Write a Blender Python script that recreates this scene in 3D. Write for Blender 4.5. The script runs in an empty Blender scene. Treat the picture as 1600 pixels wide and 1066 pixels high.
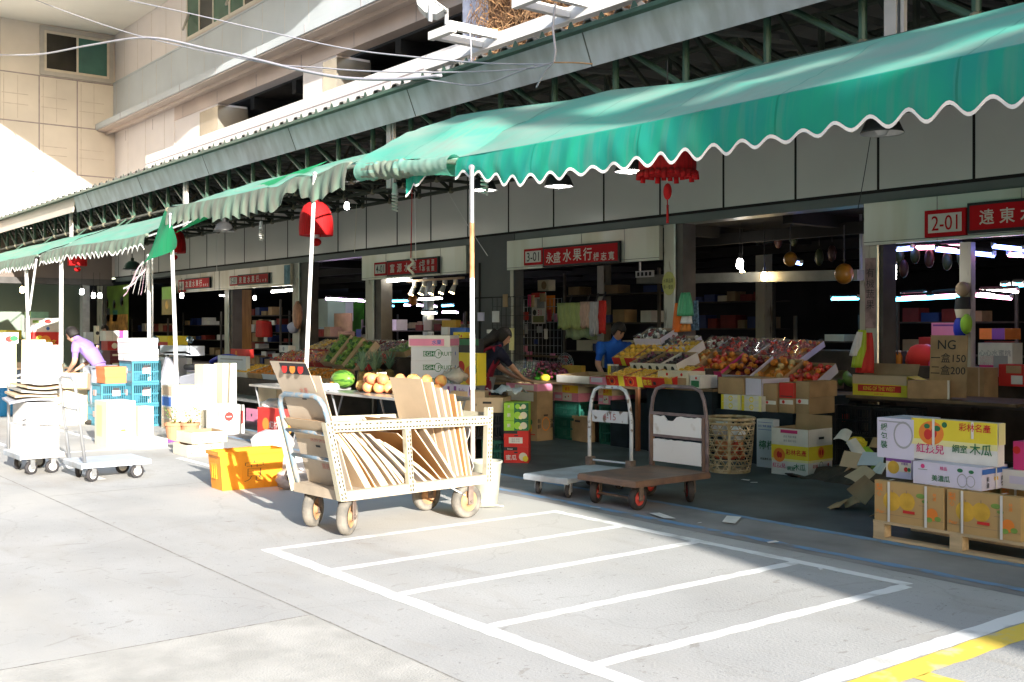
import bpy, math, random
from mathutils import Matrix, Vector, Euler
random.seed(7)
R = math.radians
S = bpy.context.scene
COL = S.collection
# ------------------------------------------------------------------ camera
H = 1.5; F = 1700.0; CX = 800.0; CY = 513.0      # eye height, focal length and horizon in photo pixels
FW = (-0.7902, 0.6129); RT = (0.6129, 0.7902)    # looking along the arcade
cam_d = bpy.data.cameras.new("Camera"); cam = bpy.data.objects.new("Camera", cam_d); COL.objects.link(cam)
cam.location = (0, 0, H)
cam.rotation_euler = (R(90), 0, math.atan2(FW[1], FW[0]) - R(90))
cam_d.sensor_width = 36; cam_d.lens = 36 * F / 1600; cam_d.shift_y = -20 / 1600
cam_d.clip_end = 600; cam_d.clip_start = 0.05
S.camera = cam
# ------------------------------------------------------------------ sky, sun, exposure
SUN = Vector((-1, 0.235, -0.298)).normalized()   # the way the light travels
w = bpy.data.worlds.new("World"); S.world = w; w.use_nodes = True
nt = w.node_tree; bg = nt.nodes["Background"]; sky = nt.nodes.new("ShaderNodeTexSky")
sky.sky_type = 'NISHITA'; sky.sun_disc = False
sky.sun_elevation = math.asin(-SUN.z); sky.sun_rotation = math.atan2(-SUN.x, -SUN.y)
sky.air_density = 1.0; sky.dust_density = 1.5
nt.links.new(sky.outputs[0], bg.inputs[0]); bg.inputs[1].default_value = 0.12
sl = bpy.data.lights.new("Sun", 'SUN'); sl.energy = 4.2; sl.angle = R(0.5); sl.color = (1, 0.95, 0.87)
so = bpy.data.objects.new("Sun", sl); COL.objects.link(so)
so.rotation_euler = SUN.to_track_quat('-Z', 'Y').to_euler(); so.location = (30, -8, 15)
S.view_settings.view_transform = 'Standard'; S.view_settings.look = 'None'
S.view_settings.exposure = 1.85; S.view_settings.gamma = 1
S.cycles.max_bounces = 7; S.cycles.diffuse_bounces = 4; S.cycles.glossy_bounces = 3
S.cycles.transmission_bounces = 4; S.cycles.transparent_max_bounces = 8
S.cycles.sample_clamp_indirect = 4; S.cycles.caustics_reflective = False; S.cycles.caustics_refractive = False
S.cycles.use_denoising = True

# ------------------------------------------------------------------ survey: photo pixel -> point on a real plane
def ray(u, v):
    r = (u - CX) / F
    return (FW[0] + r * RT[0], FW[1] + r * RT[1], (CY - v) / F)
def gp(u, v, z=0.0):
    d = ray(u, v); t = (z - H) / d[2]
    return Vector((d[0] * t, d[1] * t, z))
def yp(u, v, Y):
    d = ray(u, v); t = Y / d[1]
    return Vector((d[0] * t, Y, H + d[2] * t))
def xp(u, v, X):
    d = ray(u, v); t = X / d[0]
    return Vector((X, d[1] * t, H + d[2] * t))
def ux(u, Y):
    return yp(u, 0, Y).x
def pix(p):
    d = FW[0] * p[0] + FW[1] * p[1]; l = RT[0] * p[0] + RT[1] * p[1]
    return (CX + F * l / d, CY - F * (p[2] - H) / d)

# ------------------------------------------------------------------ materials
def lin(c):
    if isinstance(c, str):
        c = [int(c[i:i + 2], 16) / 255 for i in (0, 2, 4)]
        c = [x / 12.92 if x <= 0.04045 else ((x + 0.055) / 1.055) ** 2.4 for x in c]
    return tuple(c[:3])
MC = {}
def mat(name, col, rough=0.6, var=0.12, scale=6, metal=0.0, bump=0.0, bscale=40, emit=0, trans=0, col2=None, stretch=None, spec=0.3, alpha=1, detail=5, contrast=(0.35, 0.65)):
    """a procedural surface: base colour varied by a noise, fine bump"""
    if name in MC: return MC[name]
    m = bpy.data.materials.new(name); m.use_nodes = True; MC[name] = m
    t = m.node_tree; b = t.nodes["Principled BSDF"]; L = t.links
    c = lin(col)
    b.inputs["Roughness"].default_value = rough; b.inputs["Metallic"].default_value = metal
    b.inputs["Specular IOR Level"].default_value = spec
    tc = t.nodes.new("ShaderNodeTexCoord"); mp = t.nodes.new("ShaderNodeMapping"); L.new(tc.outputs["Object"], mp.inputs[0])
    if stretch: mp.inputs["Scale"].default_value = stretch
    n = t.nodes.new("ShaderNodeTexNoise"); n.inputs["Scale"].default_value = scale; n.inputs["Detail"].default_value = detail
    L.new(mp.outputs[0], n.inputs[0])
    r = t.nodes.new("ShaderNodeValToRGB"); L.new(n.outputs[0], r.inputs[0])
    a = tuple(max(0, x * (1 - var)) for x in c); d = tuple(min(1, x * (1 + var)) for x in c)
    if col2: d = c; a = lin(col2)
    r.color_ramp.elements[0].position = contrast[0]; r.color_ramp.elements[1].position = contrast[1]
    r.color_ramp.elements[0].color = a + (1,); r.color_ramp.elements[1].color = d + (1,)
    L.new(r.outputs[0], b.inputs["Base Color"])
    if bump:
        n2 = t.nodes.new("ShaderNodeTexNoise"); n2.inputs["Scale"].default_value = bscale; n2.inputs["Detail"].default_value = 4
        L.new(mp.outputs[0], n2.inputs[0])
        bp = t.nodes.new("ShaderNodeBump"); bp.inputs["Strength"].default_value = bump; bp.inputs["Distance"].default_value = 0.01
        L.new(n2.outputs[0], bp.inputs["Height"]); L.new(bp.outputs[0], b.inputs["Normal"])
    if emit:
        b.inputs["Emission Color"].default_value = c + (1,); b.inputs["Emission Strength"].default_value = emit
    if trans: b.inputs["Transmission Weight"].default_value = trans
    if alpha < 1: b.inputs["Alpha"].default_value = alpha
    return m
def cloth(name, col, col2, tcol, tr=0.45, scale=2.0, stretch=(1, 1, 1)):
    """thin fabric that lets light through"""
    m = mat(name, col, 0.75, 0.1, scale, col2=col2, bump=0.25, bscale=9, stretch=stretch)
    t = m.node_tree; b = t.nodes["Principled BSDF"]; o = t.nodes["Material Output"]
    L = t.links; src = b.inputs["Base Color"].links[0].from_socket; tc = t.nodes.new("ShaderNodeTexCoord")
    mp = t.nodes.new("ShaderNodeMapping"); mp.inputs["Scale"].default_value = (9, 0.7, 0.7); L.new(tc.outputs["Object"], mp.inputs[0]); n = t.nodes.new("ShaderNodeTexNoise"); n.inputs["Scale"].default_value = 1.6; n.inputs["Detail"].default_value = 8; L.new(mp.outputs[0], n.inputs[0])
    r2 = t.nodes.new("ShaderNodeMapRange"); r2.inputs[1].default_value = 0.5; r2.inputs[2].default_value = 0.72; r2.inputs[4].default_value = 0.55; L.new(n.outputs[0], r2.inputs[0])
    m1 = t.nodes.new("ShaderNodeMix"); m1.data_type = 'RGBA'; L.new(r2.outputs[0], m1.inputs[0]); L.new(src, m1.inputs[6]); m1.inputs[7].default_value = tuple(0.55 * x + 0.45 * y for x, y in zip(lin(col2), (0.3, 0.28, 0.24))) + (1,)
    sx = t.nodes.new("ShaderNodeSeparateXYZ"); L.new(tc.outputs["Object"], sx.inputs[0]); md = t.nodes.new("ShaderNodeMath"); md.operation = 'PINGPONG'; md.inputs[1].default_value = 0.62; L.new(sx.outputs[0], md.inputs[0])
    lt = t.nodes.new("ShaderNodeMath"); lt.operation = 'LESS_THAN'; lt.inputs[1].default_value = 0.008; L.new(md.outputs[0], lt.inputs[0]); ml = t.nodes.new("ShaderNodeMath"); ml.operation = 'MULTIPLY'; ml.inputs[1].default_value = 0.5; L.new(lt.outputs[0], ml.inputs[0])
    m2 = t.nodes.new("ShaderNodeMix"); m2.data_type = 'RGBA'; L.new(ml.outputs[0], m2.inputs[0]); L.new(m1.outputs[2], m2.inputs[6]); m2.inputs[7].default_value = tuple(0.35 * x for x in lin(col)) + (1,); L.new(m2.outputs[2], b.inputs["Base Color"])
    ts = t.nodes.new("ShaderNodeBsdfTranslucent"); ts.inputs[0].default_value = lin(tcol) + (1,)
    mx = t.nodes.new("ShaderNodeMixShader"); mx.inputs[0].default_value = tr
    t.links.new(b.outputs[0], mx.inputs[1]); t.links.new(ts.outputs[0], mx.inputs[2]); t.links.new(mx.outputs[0], o.inputs[0])
    return m

# ------------------------------------------------------------------ mesh builder
class MB:
    def __init__(s): s.v = []; s.f = []; s.m = []; s.mats = []; s.T = None
    def mi(s, m):
        if m not in s.mats: s.mats.append(m)
        return s.mats.index(m)
    def pt(s, p):
        p = Vector(p)
        s.v.append(tuple(s.T @ p) if s.T else tuple(p)); return len(s.v) - 1
    def face(s, pts, m):
        s.f.append([s.pt(p) for p in pts]); s.m.append(s.mi(m)); return s
    def idx(s, ids, m): s.f.append(list(ids)); s.m.append(s.mi(m))
    def box(s, x0, x1, y0, y1, z0, z1, m, M=None, ms=None):
        """ms: optional dict of face -> material, faces named l r f b t d"""
        P = [Vector(p) for p in ((x0, y0, z0), (x1, y0, z0), (x1, y1, z0), (x0, y1, z0), (x0, y0, z1), (x1, y0, z1), (x1, y1, z1), (x0, y1, z1))]
        if M: P = [M @ p for p in P]
        i = [s.pt(p) for p in P]
        for k, q in (('d', (0, 3, 2, 1)), ('t', (4, 5, 6, 7)), ('f', (0, 1, 5, 4)), ('r', (1, 2, 6, 5)), ('b', (2, 3, 7, 6)), ('l', (3, 0, 4, 7))):
            s.idx([i[j] for j in q], (ms or {}).get(k, m))
        return s
    def tube(s, pts, r, m, n=8, r2=None, caps=True, closed=False):
        pts = [Vector(p) for p in pts]; rings = []; N = len(pts); up = None
        for k, p in enumerate(pts):
            a = pts[k - 1] if (k or closed) else p; b = pts[(k + 1) % N] if (k < N - 1 or closed) else p
            d = (b - a).normalized() if (b - a).length > 1e-9 else Vector((0, 0, 1))
            if up is None: up = Vector((0, 0, 1)) if abs(d.z) < 0.9 else Vector((1, 0, 0))
            x = d.cross(up).normalized(); y = x.cross(d).normalized(); up = y
            rr = r if not isinstance(r, (list, tuple)) else r[k]
            if r2 is not None: rr = r + (r2 - r) * k / max(1, N - 1)
            rings.append([s.pt(p + (x * math.cos(t) + y * math.sin(t)) * rr) for t in [2 * math.pi * j / n + math.pi / n for j in range(n)]])
        for k in range(N - 1 + (1 if closed else 0)):
            A = rings[k]; B = rings[(k + 1) % N]
            for j in range(n): s.idx([A[j], A[(j + 1) % n], B[(j + 1) % n], B[j]], m)
        if caps and not closed:
            s.idx(rings[0][::-1], m); s.idx(rings[-1], m)
        return s
    def beam(s, a, b, w, h, m, roll=None):
        """rectangular bar from a to b"""
        a = Vector(a); b = Vector(b); d = (b - a).normalized()
        up = Vector(roll) if roll else (Vector((0, 0, 1)) if abs(d.z) < 0.95 else Vector((0, 1, 0)))
        x = d.cross(up).normalized() * w / 2; y = x.cross(d).normalized() * h / 2
        i = [s.pt(p) for p in (a - x - y, a + x - y, a + x + y, a - x + y, b - x - y, b + x - y, b + x + y, b - x + y)]
        for q in ((0, 3, 2, 1), (4, 5, 6, 7), (0, 1, 5, 4), (1, 2, 6, 5), (2, 3, 7, 6), (3, 0, 4, 7)): s.idx([i[j] for j in q], m)
        return s
    def lathe(s, prof, m, n=20, c=(0, 0, 0), M=None, close=False, mf=None):
        rings = []
        for r, z in prof:
            ring = []
            for j in range(n):
                t = 2 * math.pi * j / n; p = Vector((r * math.cos(t), r * math.sin(t), z))
                if M: p = M @ p
                ring.append(s.pt(p + Vector(c)))
            rings.append(ring)
        for k in range(len(rings) - 1):
            for j in range(n):
                s.idx([rings[k][j], rings[k][(j + 1) % n], rings[k + 1][(j + 1) % n], rings[k + 1][j]], mf(k, j) if mf else m)
        if close: s.idx(rings[0][::-1], m); s.idx(rings[-1], m)
        return s
    def ball(s, c, r, m, n=12, k=8, M=None, jit=0):
        r = (r, r, r) if not isinstance(r, (tuple, list)) else r
        prof = []; top = None; c = Vector(c); rings = []
        for i in range(1, k):
            a = math.pi * i / k; ring = []
            for j in range(n):
                t = 2 * math.pi * j / n; q = 1 + jit * (random.random() - .5)
                p = Vector((r[0] * math.sin(a) * math.cos(t) * q, r[1] * math.sin(a) * math.sin(t) * q, r[2] * math.cos(a) * q))
                if M: p = M @ p
                ring.append(s.pt(p + c))
            rings.append(ring)
        a = Vector((0, 0, r[2])); b = Vector((0, 0, -r[2]))
        if M: a = M @ a; b = M @ b
        ia = s.pt(a + c); ib = s.pt(b + c)
        for j in range(n):
            s.idx([ia, rings[0][j], rings[0][(j + 1) % n]], m); s.idx([ib, rings[-1][(j + 1) % n], rings[-1][j]], m)
        for i in range(len(rings) - 1):
            for j in range(n): s.idx([rings[i][j], rings[i + 1][j], rings[i + 1][(j + 1) % n], rings[i][(j + 1) % n]], m)
        return s
    def slab(s, pts, th, m, nrm, ms=None):
        """polygon of points given a thickness against its normal"""
        nrm = Vector(nrm).normalized() * th; n = len(pts)
        a = [s.pt(p) for p in pts]; b = [s.pt(Vector(p) - nrm) for p in pts]
        s.idx(a, m); s.idx(b[::-1], ms or m)
        for k in range(n): s.idx([a[k], b[k], b[(k + 1) % n], a[(k + 1) % n]], ms or m)
        return s
    def grid(s, fn, nu, nv, m, th=0):
        """surface fn(u,v) with u,v in 0..1"""
        g = [[s.pt(fn(i / nu, j / nv)) for j in range(nv + 1)] for i in range(nu + 1)]
        for i in range(nu):
            for j in range(nv): s.idx([g[i][j], g[i + 1][j], g[i + 1][j + 1], g[i][j + 1]], m(i / nu, j / nv) if callable(m) else m)
        return s
    def text(s, txt, o, ex, ey, size, m, off=0.0, align='C', vert=False, squeeze=1.0):
        """flat lettering: o is the centre, ex / ey the reading and up directions"""
        ex = Vector(ex).normalized(); ey = Vector(ey).normalized(); o = Vector(o); en = ex.cross(ey)
        if vert:
            n = len(txt)
            for k, ch in enumerate(txt): s.text(ch, o + ey * size * 1.1 * ((n - 1) / 2 - k), ex, ey, size, m, off)
            return s
        V, Fc = glyphs(txt, off)
        if not V: return s
        x0 = min(p[0] for p in V); x1 = max(p[0] for p in V); y0 = min(p[1] for p in V); y1 = max(p[1] for p in V)
        cx = (x0 + x1) / 2 if align == 'C' else x0; cy = (y0 + y1) / 2
        ids = [s.pt(o + ex * (p[0] - cx) * size * squeeze + ey * (p[1] - cy) * size + en * 0.002) for p in V]
        for f in Fc: s.idx([ids[i] for i in f], m)
        return s
    def build(s, name, parent=None, loc=None, rz=0, smooth=False, bevel=0, sub=0, solid=0, auto=None):
        me = bpy.data.meshes.new(name); me.from_pydata(s.v, [], s.f)
        for m in s.mats: me.materials.append(m)
        me.polygons.foreach_set("material_index", s.m)
        if smooth: me.polygons.foreach_set("use_smooth", [True] * len(s.f))
        me.update(); me.validate()
        o = bpy.data.objects.new(name, me); COL.objects.link(o)
        if parent: o.parent = parent
        if loc is not None: o.location = loc
        o.rotation_euler.z = rz
        if solid: q = o.modifiers.new("solid", 'SOLIDIFY'); q.thickness = solid; q.offset = 0
        if bevel: q = o.modifiers.new("bevel", 'BEVEL'); q.width = bevel; q.segments = 2; q.limit_method = 'ANGLE'
        if sub: q = o.modifiers.new("sub", 'SUBSURF'); q.levels = sub; q.render_levels = sub
        if auto is not None:
            me.set_sharp_from_angle(angle=R(auto)) if hasattr(me, 'set_sharp_from_angle') else None
        return o
GC = {}
def glyphs(txt, off=0.0):
    k = (txt, off)
    if k in GC: return GC[k]
    c = bpy.data.curves.new("t", 'FONT'); c.body = txt; c.size = 1; c.resolution_u = 3; c.offset = off; c.fill_mode = 'FRONT'
    o = bpy.data.objects.new("t", c); COL.objects.link(o)
    dg = bpy.context.evaluated_depsgraph_get(); me = o.evaluated_get(dg).to_mesh()
    GC[k] = ([tuple(v.co) for v in me.vertices], [list(p.vertices) for p in me.polygons]) if me else ([], [])
    o.evaluated_get(dg).to_mesh_clear(); bpy.data.objects.remove(o); bpy.data.curves.remove(c)
    return GC[k]
def thing(name, label, cat, loc=(0, 0, 0), rz=0, group=None):
    o = bpy.data.objects.new(name, None); COL.objects.link(o); o.empty_display_size = 0.1
    o.location = loc; o.rotation_euler.z = rz
    return tag(o, label, cat, group)
def tag(o, label, cat, group=None):
    o["label"] = label; o["category"] = cat
    if group: o["group"] = group
    return o
def struct(o, kind='structure'):
    o["kind"] = kind; return o
def kids(o): return [c for c in COL.objects if c.parent == o]
def dup(o, loc=None, rz=None, label=None, group=None, scale=None):
    """a copy of a thing with copies of its parts and sub-parts"""
    def cp(q, par):
        c = q.copy(); COL.objects.link(c)
        if par: c.parent = par
        for h in q.children: cp(h, c)
        return c
    c = cp(o, None)
    if loc is not None: c.location = loc
    if rz is not None: c.rotation_euler.z = rz
    if scale is not None: c.scale = (scale,) * 3 if not isinstance(scale, (tuple, list)) else scale
    if label: c["label"] = label
    if group: c["group"] = group
    return c
def catenary(a, b, sag, n=14):
    a = Vector(a); b = Vector(b)
    return [a.lerp(b, i / n) - Vector((0, 0, sag * 4 * (i / n) * (1 - i / n))) for i in range(n + 1)]
# ================================================================== SETTING
YB = 10.8; YF = 7.1; XW = -33.75
m_ground = mat("concrete_paving", (0.43, 0.424, 0.41), 0.85, 0.12, 0.9, bump=0.25, bscale=60, detail=9)
def ground_nodes():
    t = m_ground.node_tree; b = t.nodes["Principled BSDF"]; L = t.links
    src = b.inputs["Base Color"].links[0].from_socket
    tc = t.nodes.new("ShaderNodeTexCoord")
    def noise(sc, lo, hi, st=(1, 1, 1), det=6, dist=0):
        mp = t.nodes.new("ShaderNodeMapping"); mp.inputs["Scale"].default_value = st; L.new(tc.outputs["Object"], mp.inputs[0])
        n = t.nodes.new("ShaderNodeTexNoise"); n.inputs["Scale"].default_value = sc; n.inputs["Detail"].default_value = det; n.inputs["Distortion"].default_value = dist
        L.new(mp.outputs[0], n.inputs[0]); mr = t.nodes.new("ShaderNodeMapRange"); mr.inputs[1].default_value = lo; mr.inputs[2].default_value = hi
        L.new(n.outputs[0], mr.inputs[0]); return mr.outputs[0]
    def mixc(fac, a, col, k):
        mx = t.nodes.new("ShaderNodeMix"); mx.data_type = 'RGBA'; mul = t.nodes.new("ShaderNodeMath"); mul.operation = 'MULTIPLY'; mul.inputs[1].default_value = k
        L.new(fac, mul.inputs[0]); L.new(mul.outputs[0], mx.inputs[0]); L.new(a, mx.inputs[6]); mx.inputs[7].default_value = col + (1,); return mx.outputs[2]
    c = mixc(noise(2.2, 0.56, 0.72, (0.35, 1, 1), 8, 1.5), src, (0.36, 0.33, 0.29), 0.6)     # tyre and spill stains
    c = mixc(noise(5.5, 0.64, 0.70, (1, 0.5, 1), 6, 3), c, (0.27, 0.25, 0.22), 0.6)          # small dark marks
    c = mixc(noise(38, 0.66, 0.72, (1, 1, 1), 3, 1), c, (0.12, 0.11, 0.1), 0.6)          # specks
    c = mixc(noise(160, 0.45, 0.7), c, (0.3, 0.29, 0.27), 0.5)                            # aggregate
    c = mixc(noise(0.35, 0.52, 0.6), c, (0.49, 0.475, 0.44), 0.7)
    ns = t.nodes.new("ShaderNodeTexNoise"); ns.inputs["Scale"].default_value = 1.3; ns.inputs["Detail"].default_value = 5; L.new(tc.outputs["Object"], ns.inputs[0])
    ma = t.nodes.new("ShaderNodeVectorMath"); ma.operation = 'MULTIPLY_ADD'; ma.inputs[1].default_value = (0.8, 0.8, 0); L.new(ns.outputs["Color"], ma.inputs[0]); L.new(tc.outputs["Object"], ma.inputs[2])
    vo = t.nodes.new("ShaderNodeTexVoronoi"); vo.feature = 'DISTANCE_TO_EDGE'; vo.inputs["Scale"].default_value = 0.42; L.new(ma.outputs[0], vo.inputs[0])
    cr = t.nodes.new("ShaderNodeMapRange"); cr.inputs[1].default_value = 0.0015; cr.inputs[2].default_value = 0.005; cr.inputs[3].default_value = 1; cr.inputs[4].default_value = 0; L.new(vo.outputs["Distance"], cr.inputs[0])
    c = mixc(cr.outputs[0], c, (0.27, 0.255, 0.23), 0.22)
    c = mixc(noise(0.9, 0.5, 0.75, (0.12, 2.2, 1), 7, 0.6), c, (0.40, 0.38, 0.35), 0.5)
    L.new(c, b.inputs["Base Color"])
ground_nodes()
m_yard = mat("asphalt_strip", (0.25, 0.24, 0.235), 0.8, 0.3, 1.5, bump=0.3, bscale=70, detail=9, contrast=(0.3, 0.7))
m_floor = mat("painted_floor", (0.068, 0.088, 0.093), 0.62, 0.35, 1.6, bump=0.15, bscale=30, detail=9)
m_line = mat("line_paint", (0.80, 0.80, 0.78), 0.7, 0.1, 5, col2=(0.56, 0.55, 0.52), contrast=(0.34, 0.48), detail=12, bump=0.2, bscale=80)
m_blue = mat("blue_line_paint", (0.16, 0.29, 0.46), 0.7, 0.1, 7, col2=(0.22, 0.23, 0.24), contrast=(0.36, 0.52), detail=9)
m_yel = mat("yellow_line_paint", (0.83, 0.60, 0.10), 0.7, 0.1, 6, col2=(0.62, 0.54, 0.36), contrast=(0.34, 0.46), detail=9)
m_joint = mat("joint_filler", (0.27, 0.255, 0.23), 0.9, 0.3, 30, bump=0.4)
m_patch = mat("rough_concrete", (0.45, 0.435, 0.40), 0.9, 0.12, 4, bump=0.5, bscale=90, detail=9)
g = MB(); g.face([(-300, -200, 0), (300, -200, 0), (300, 400, 0), (-300, 400, 0)], m_ground); struct(g.build("ground"))
def sheet(name, x0, x1, y0, y1, z, m):
    b = MB(); b.face([(x0, y0, z), (x1, y0, z), (x1, y1, z), (x0, y1, z)], m); return struct(b.build(name))
sheet("pavement", -60, 12, 5.98, 6.74, 0.0015, m_yard)
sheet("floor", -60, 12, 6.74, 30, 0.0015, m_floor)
def ragged(b, x0, x1, y0, y1, z, m, j=0.006, n=None):
    """a painted stripe with slightly worn, uneven edges"""
    along = abs(x1 - x0) > abs(y1 - y0); n = n or max(4, int(max(abs(x1 - x0), abs(y1 - y0)) / 0.08)); A = []; B = []
    for k in range(n + 1):
        t = k / n
        if along: A.append((x0 + (x1 - x0) * t, y0 + random.uniform(-j, j), z)); B.append((x0 + (x1 - x0) * t, y1 + random.uniform(-j, j), z))
        else: A.append((x1 + random.uniform(-j, j), y0 + (y1 - y0) * t, z)); B.append((x0 + random.uniform(-j, j), y0 + (y1 - y0) * t, z))
    for k in range(n): b.face([A[k], A[k + 1], B[k + 1], B[k]], m)
b = MB()
ragged(b, -60, 12, 6.70, 6.78, 0.004, m_blue, 0.01); ragged(b, -60, 12, 6.08, 6.16, 0.004, m_blue, 0.012)
b.build("blue_line")["kind"] = "structure"
b = MB()
ragged(b, -60, 12, 2.657, 2.667, 0.0015, m_joint, 0.003)
for x in (-5.15, -10.2, -15.3, -20.4): ragged(b, x, x + 0.012, -8 if x == -5.15 else 2.67, 2.655 if x == -5.15 else 5.98, 0.0015, m_joint if x == -5.15 else m_joint, 0.003)
struct(b.build("pavement_joint"))
sheet("pavement_patch", -5.14, 12, -8, 2.655, 0.0012, m_patch)
b = MB(); z = 0.002
ragged(b, -6.86, -1.2, 3.165, 3.27, z, m_line); ragged(b, -6.86, -3.6, 5.69, 5.775, z, m_line)
for x in (-6.86, -6.05, -5.28, -4.43, -3.64): ragged(b, x, x + 0.085, 3.27, 5.69, z, m_line)
ragged(b, -19.0, -13.6, 4.5, 4.6, z, m_line); ragged(b, -13.7, -13.6, 3.4, 4.5, z, m_line)
ragged(b, -20, -11.0, 3.36, 3.44, z, m_line); ragged(b, -12.3, -9, 4.62, 4.7, z, m_line)
p = gp(1250, 1066); q = gp(1600, 975)
struct(b.build("bay_line"))
b = MB(); ragged(b, -2.9, -2.785, 2.4, 5.75, z, m_line)
struct(b.build("white_bay_line"))
b = MB(); ragged(b, -2.775, -2.63, 2.2, 5.75, z, m_yel); ragged(b, -2.63, -1.2, 4.22, 4.34, z, m_yel); struct(b.build("yellow_bay_line"))

# ================================================================== SIDE BUILDING (cream wall at the end of the yard)
m_cream = mat("cream_stone", (0.70, 0.655, 0.60), 0.6, 0.08, 0.7, bump=0.05)
m_seam = mat("panel_seam", (0.34, 0.30, 0.31), 0.7)
m_seam2 = mat("faint_seam", (0.56, 0.51, 0.46), 0.7)
m_soffit = mat("eave_paint", (0.80, 0.785, 0.73), 0.7, 0.05, 0.5)
m_alu = mat("window_aluminium", (0.45, 0.44, 0.42), 0.4, 0.05)
m_cframe = mat("cream_frame", (0.62, 0.58, 0.5), 0.5, 0.05)
m_gdark = mat("dark_glass", (0.035, 0.032, 0.025), 0.08, 0.5, 0.6)
m_gteal = mat("teal_glass", (0.06, 0.16, 0.14), 0.1, 0.2, 1)
m_ggreen = mat("green_glass", (0.05, 0.12, 0.075), 0.1, 0.2, 1)
t = thing("side_building", "cream stone clad wing closing the far end of the yard", "building", (XW, 7, 0))
o = MB(); T0 = Matrix.Translation((-XW, -7, 0)); o.T = T0
o.box(XW - 6, XW, -4, 10.8, 3.05, 10.5, m_cream); o.box(XW - 6, XW - 2.5, -4, 10.8, 0, 3.05, mat("wing_back_wall", (0.20, 0.25, 0.20), 0.8, 0.1, 0.6))
o.build("wall", t)
b = MB(); b.T = T0
for z in (8.9, 7.5, 6.07, 5.04, 4.0): b.box(XW, XW + 0.004, -4, 10.8, z, z + 0.035, m_seam)
for y in (8.59, 9.67, 7.51, 6.43, 5.35): b.box(XW, XW + 0.005, y, y + 0.035, 3.05, 8.9 if y > 8.5 else 10.4, m_seam)
for k in range(5):
    y0 = 8.59 + 1.08 * (k % 2) - 2.16 * (k // 2)
    for z in (8.3, 8.0, 6.85, 6.6): b.box(XW, XW + 0.003, y0 + 0.08, y0 + 0.8, z, z + 0.02, m_seam2)
    b.box(XW, XW + 0.003, y0 + 0.12, y0 + 0.14, 5.1, 8.85, m_seam2); b.box(XW, XW + 0.003, y0 + 0.5, y0 + 0.515, 7.6, 8.85, m_seam2)
b.build("panel_joint", t)
wn = MB(); wn.T = T0
for y0, y1, z0, z1 in ((8.62, 10.75, 10.28, 10.4), (8.62, 10.75, 8.95, 9.08), (8.62, 8.74, 9.08, 10.28), (10.63, 10.75, 9.08, 10.28)): wn.box(XW - 0.2, XW + 0.06, y0, y1, z0, z1, m_alu)
wo = wn.build("window", t)
b = MB(); b.T = T0
for y0, y1, z0, z1 in ((8.74, 10.63, 10.2, 10.28), (8.74, 10.63, 9.08, 9.16), (8.74, 8.81, 9.16, 10.2), (10.56, 10.63, 9.16, 10.2), (9.66, 9.72, 9.16, 10.2)): b.box(XW - 0.1, XW + 0.03, y0, y1, z0, z1, m_cframe)
b.build("window_frame", wo)
b = MB(); b.T = T0; b.box(XW - 0.02, XW + 0.008, 8.81, 9.66, 9.16, 10.2, m_gdark); b.box(XW - 0.02, XW + 0.008, 9.72, 10.56, 9.16, 10.2, m_gteal); b.build("pane", wo)
b = MB(); b.T = T0
b.slab([(XW - 1, 2.5, 10.45), (XW, 2.5, 10.45), (-16.7, 6.8, 10.45), (-14.6, 8.2, 10.45), (-13, 9.1, 10.45), (-10, 10.78, 10.45), (XW - 1, 10.78, 10.45)], -0.6, m_soffit, (0, 0, 1)); b.build("eave", t)  # outer edge, out of view, shaped to cast the slanting wall shadow
# the wing's open ground floor
b = MB(); b.T = T0; m_wbeam = mat("brown_panel", (0.16, 0.13, 0.11), 0.4, 0.1, 1)
b.box(XW + 0.002, XW + 0.1, 4, 10.68, 2.98, 4.2, m_wbeam); b.box(XW - 0.4, XW + 0.14, 4, 10.66, 2.80, 2.98, mat("dark_lintel", (0.075, 0.07, 0.065), 0.5)); b.build("lintel", t)
b = MB(); b.T = T0
b.box(XW - 0.3, XW + 0.0, 9.85, 10.05, 0, 2.8, mat("grey_post", (0.3, 0.31, 0.31), 0.5)); b.build("post", t)

# ================================================================== MARKET BUILDING
m_pink = mat("pale_cladding", (0.72, 0.68, 0.67), 0.45, 0.05, 0.8)
m_band = mat("blue_grey_cladding", (0.50, 0.545, 0.575), 0.4, 0.06, 0.8)
m_parapet = mat("white_cladding", (0.78, 0.75, 0.74), 0.45, 0.05, 0.8)
m_lav = mat("lavender_cladding", (0.60, 0.62, 0.76), 0.45, 0.05, 0.8)
m_brown = mat("pinkish_beam_cladding", (0.54, 0.45, 0.40), 0.35, 0.1, 0.8)
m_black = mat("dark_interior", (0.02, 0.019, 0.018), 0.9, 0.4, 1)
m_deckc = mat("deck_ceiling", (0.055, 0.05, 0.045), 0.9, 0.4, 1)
t = thing("market_building", "long clad market hall above the stalls with an open parking deck", "building", (-15, YB, 0)); MK = t
T1 = Matrix.Translation((15, -YB, 0))
def part(name, fn, par=None, **k):
    b = MB(); b.T = T1; fn(b); return b.build(name, par or MK, **k)
def f(b):
    b.box(XW, 4, YB, YB + 0.3, 8.95, 11.5, m_pink)
    b.box(XW, -28.8, YB, YB + 0.3, 4.3, 7.5, m_pink)
    for k in range(6): b.box(XW + 1.14 * k + 0.9, XW + 1.14 * k + 0.92, YB - 0.004, YB, 8.98, 10.4, m_seam2)
    for k in range(3): b.box(XW + 1.5 * k + 1.2, XW + 1.5 * k + 1.22, YB - 0.004, YB, 4.3, 7.5, m_seam2)
    b.box(XW, -28.8, YB - 0.004, YB, 6.05, 6.08, m_seam)
part("wall", f)
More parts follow.
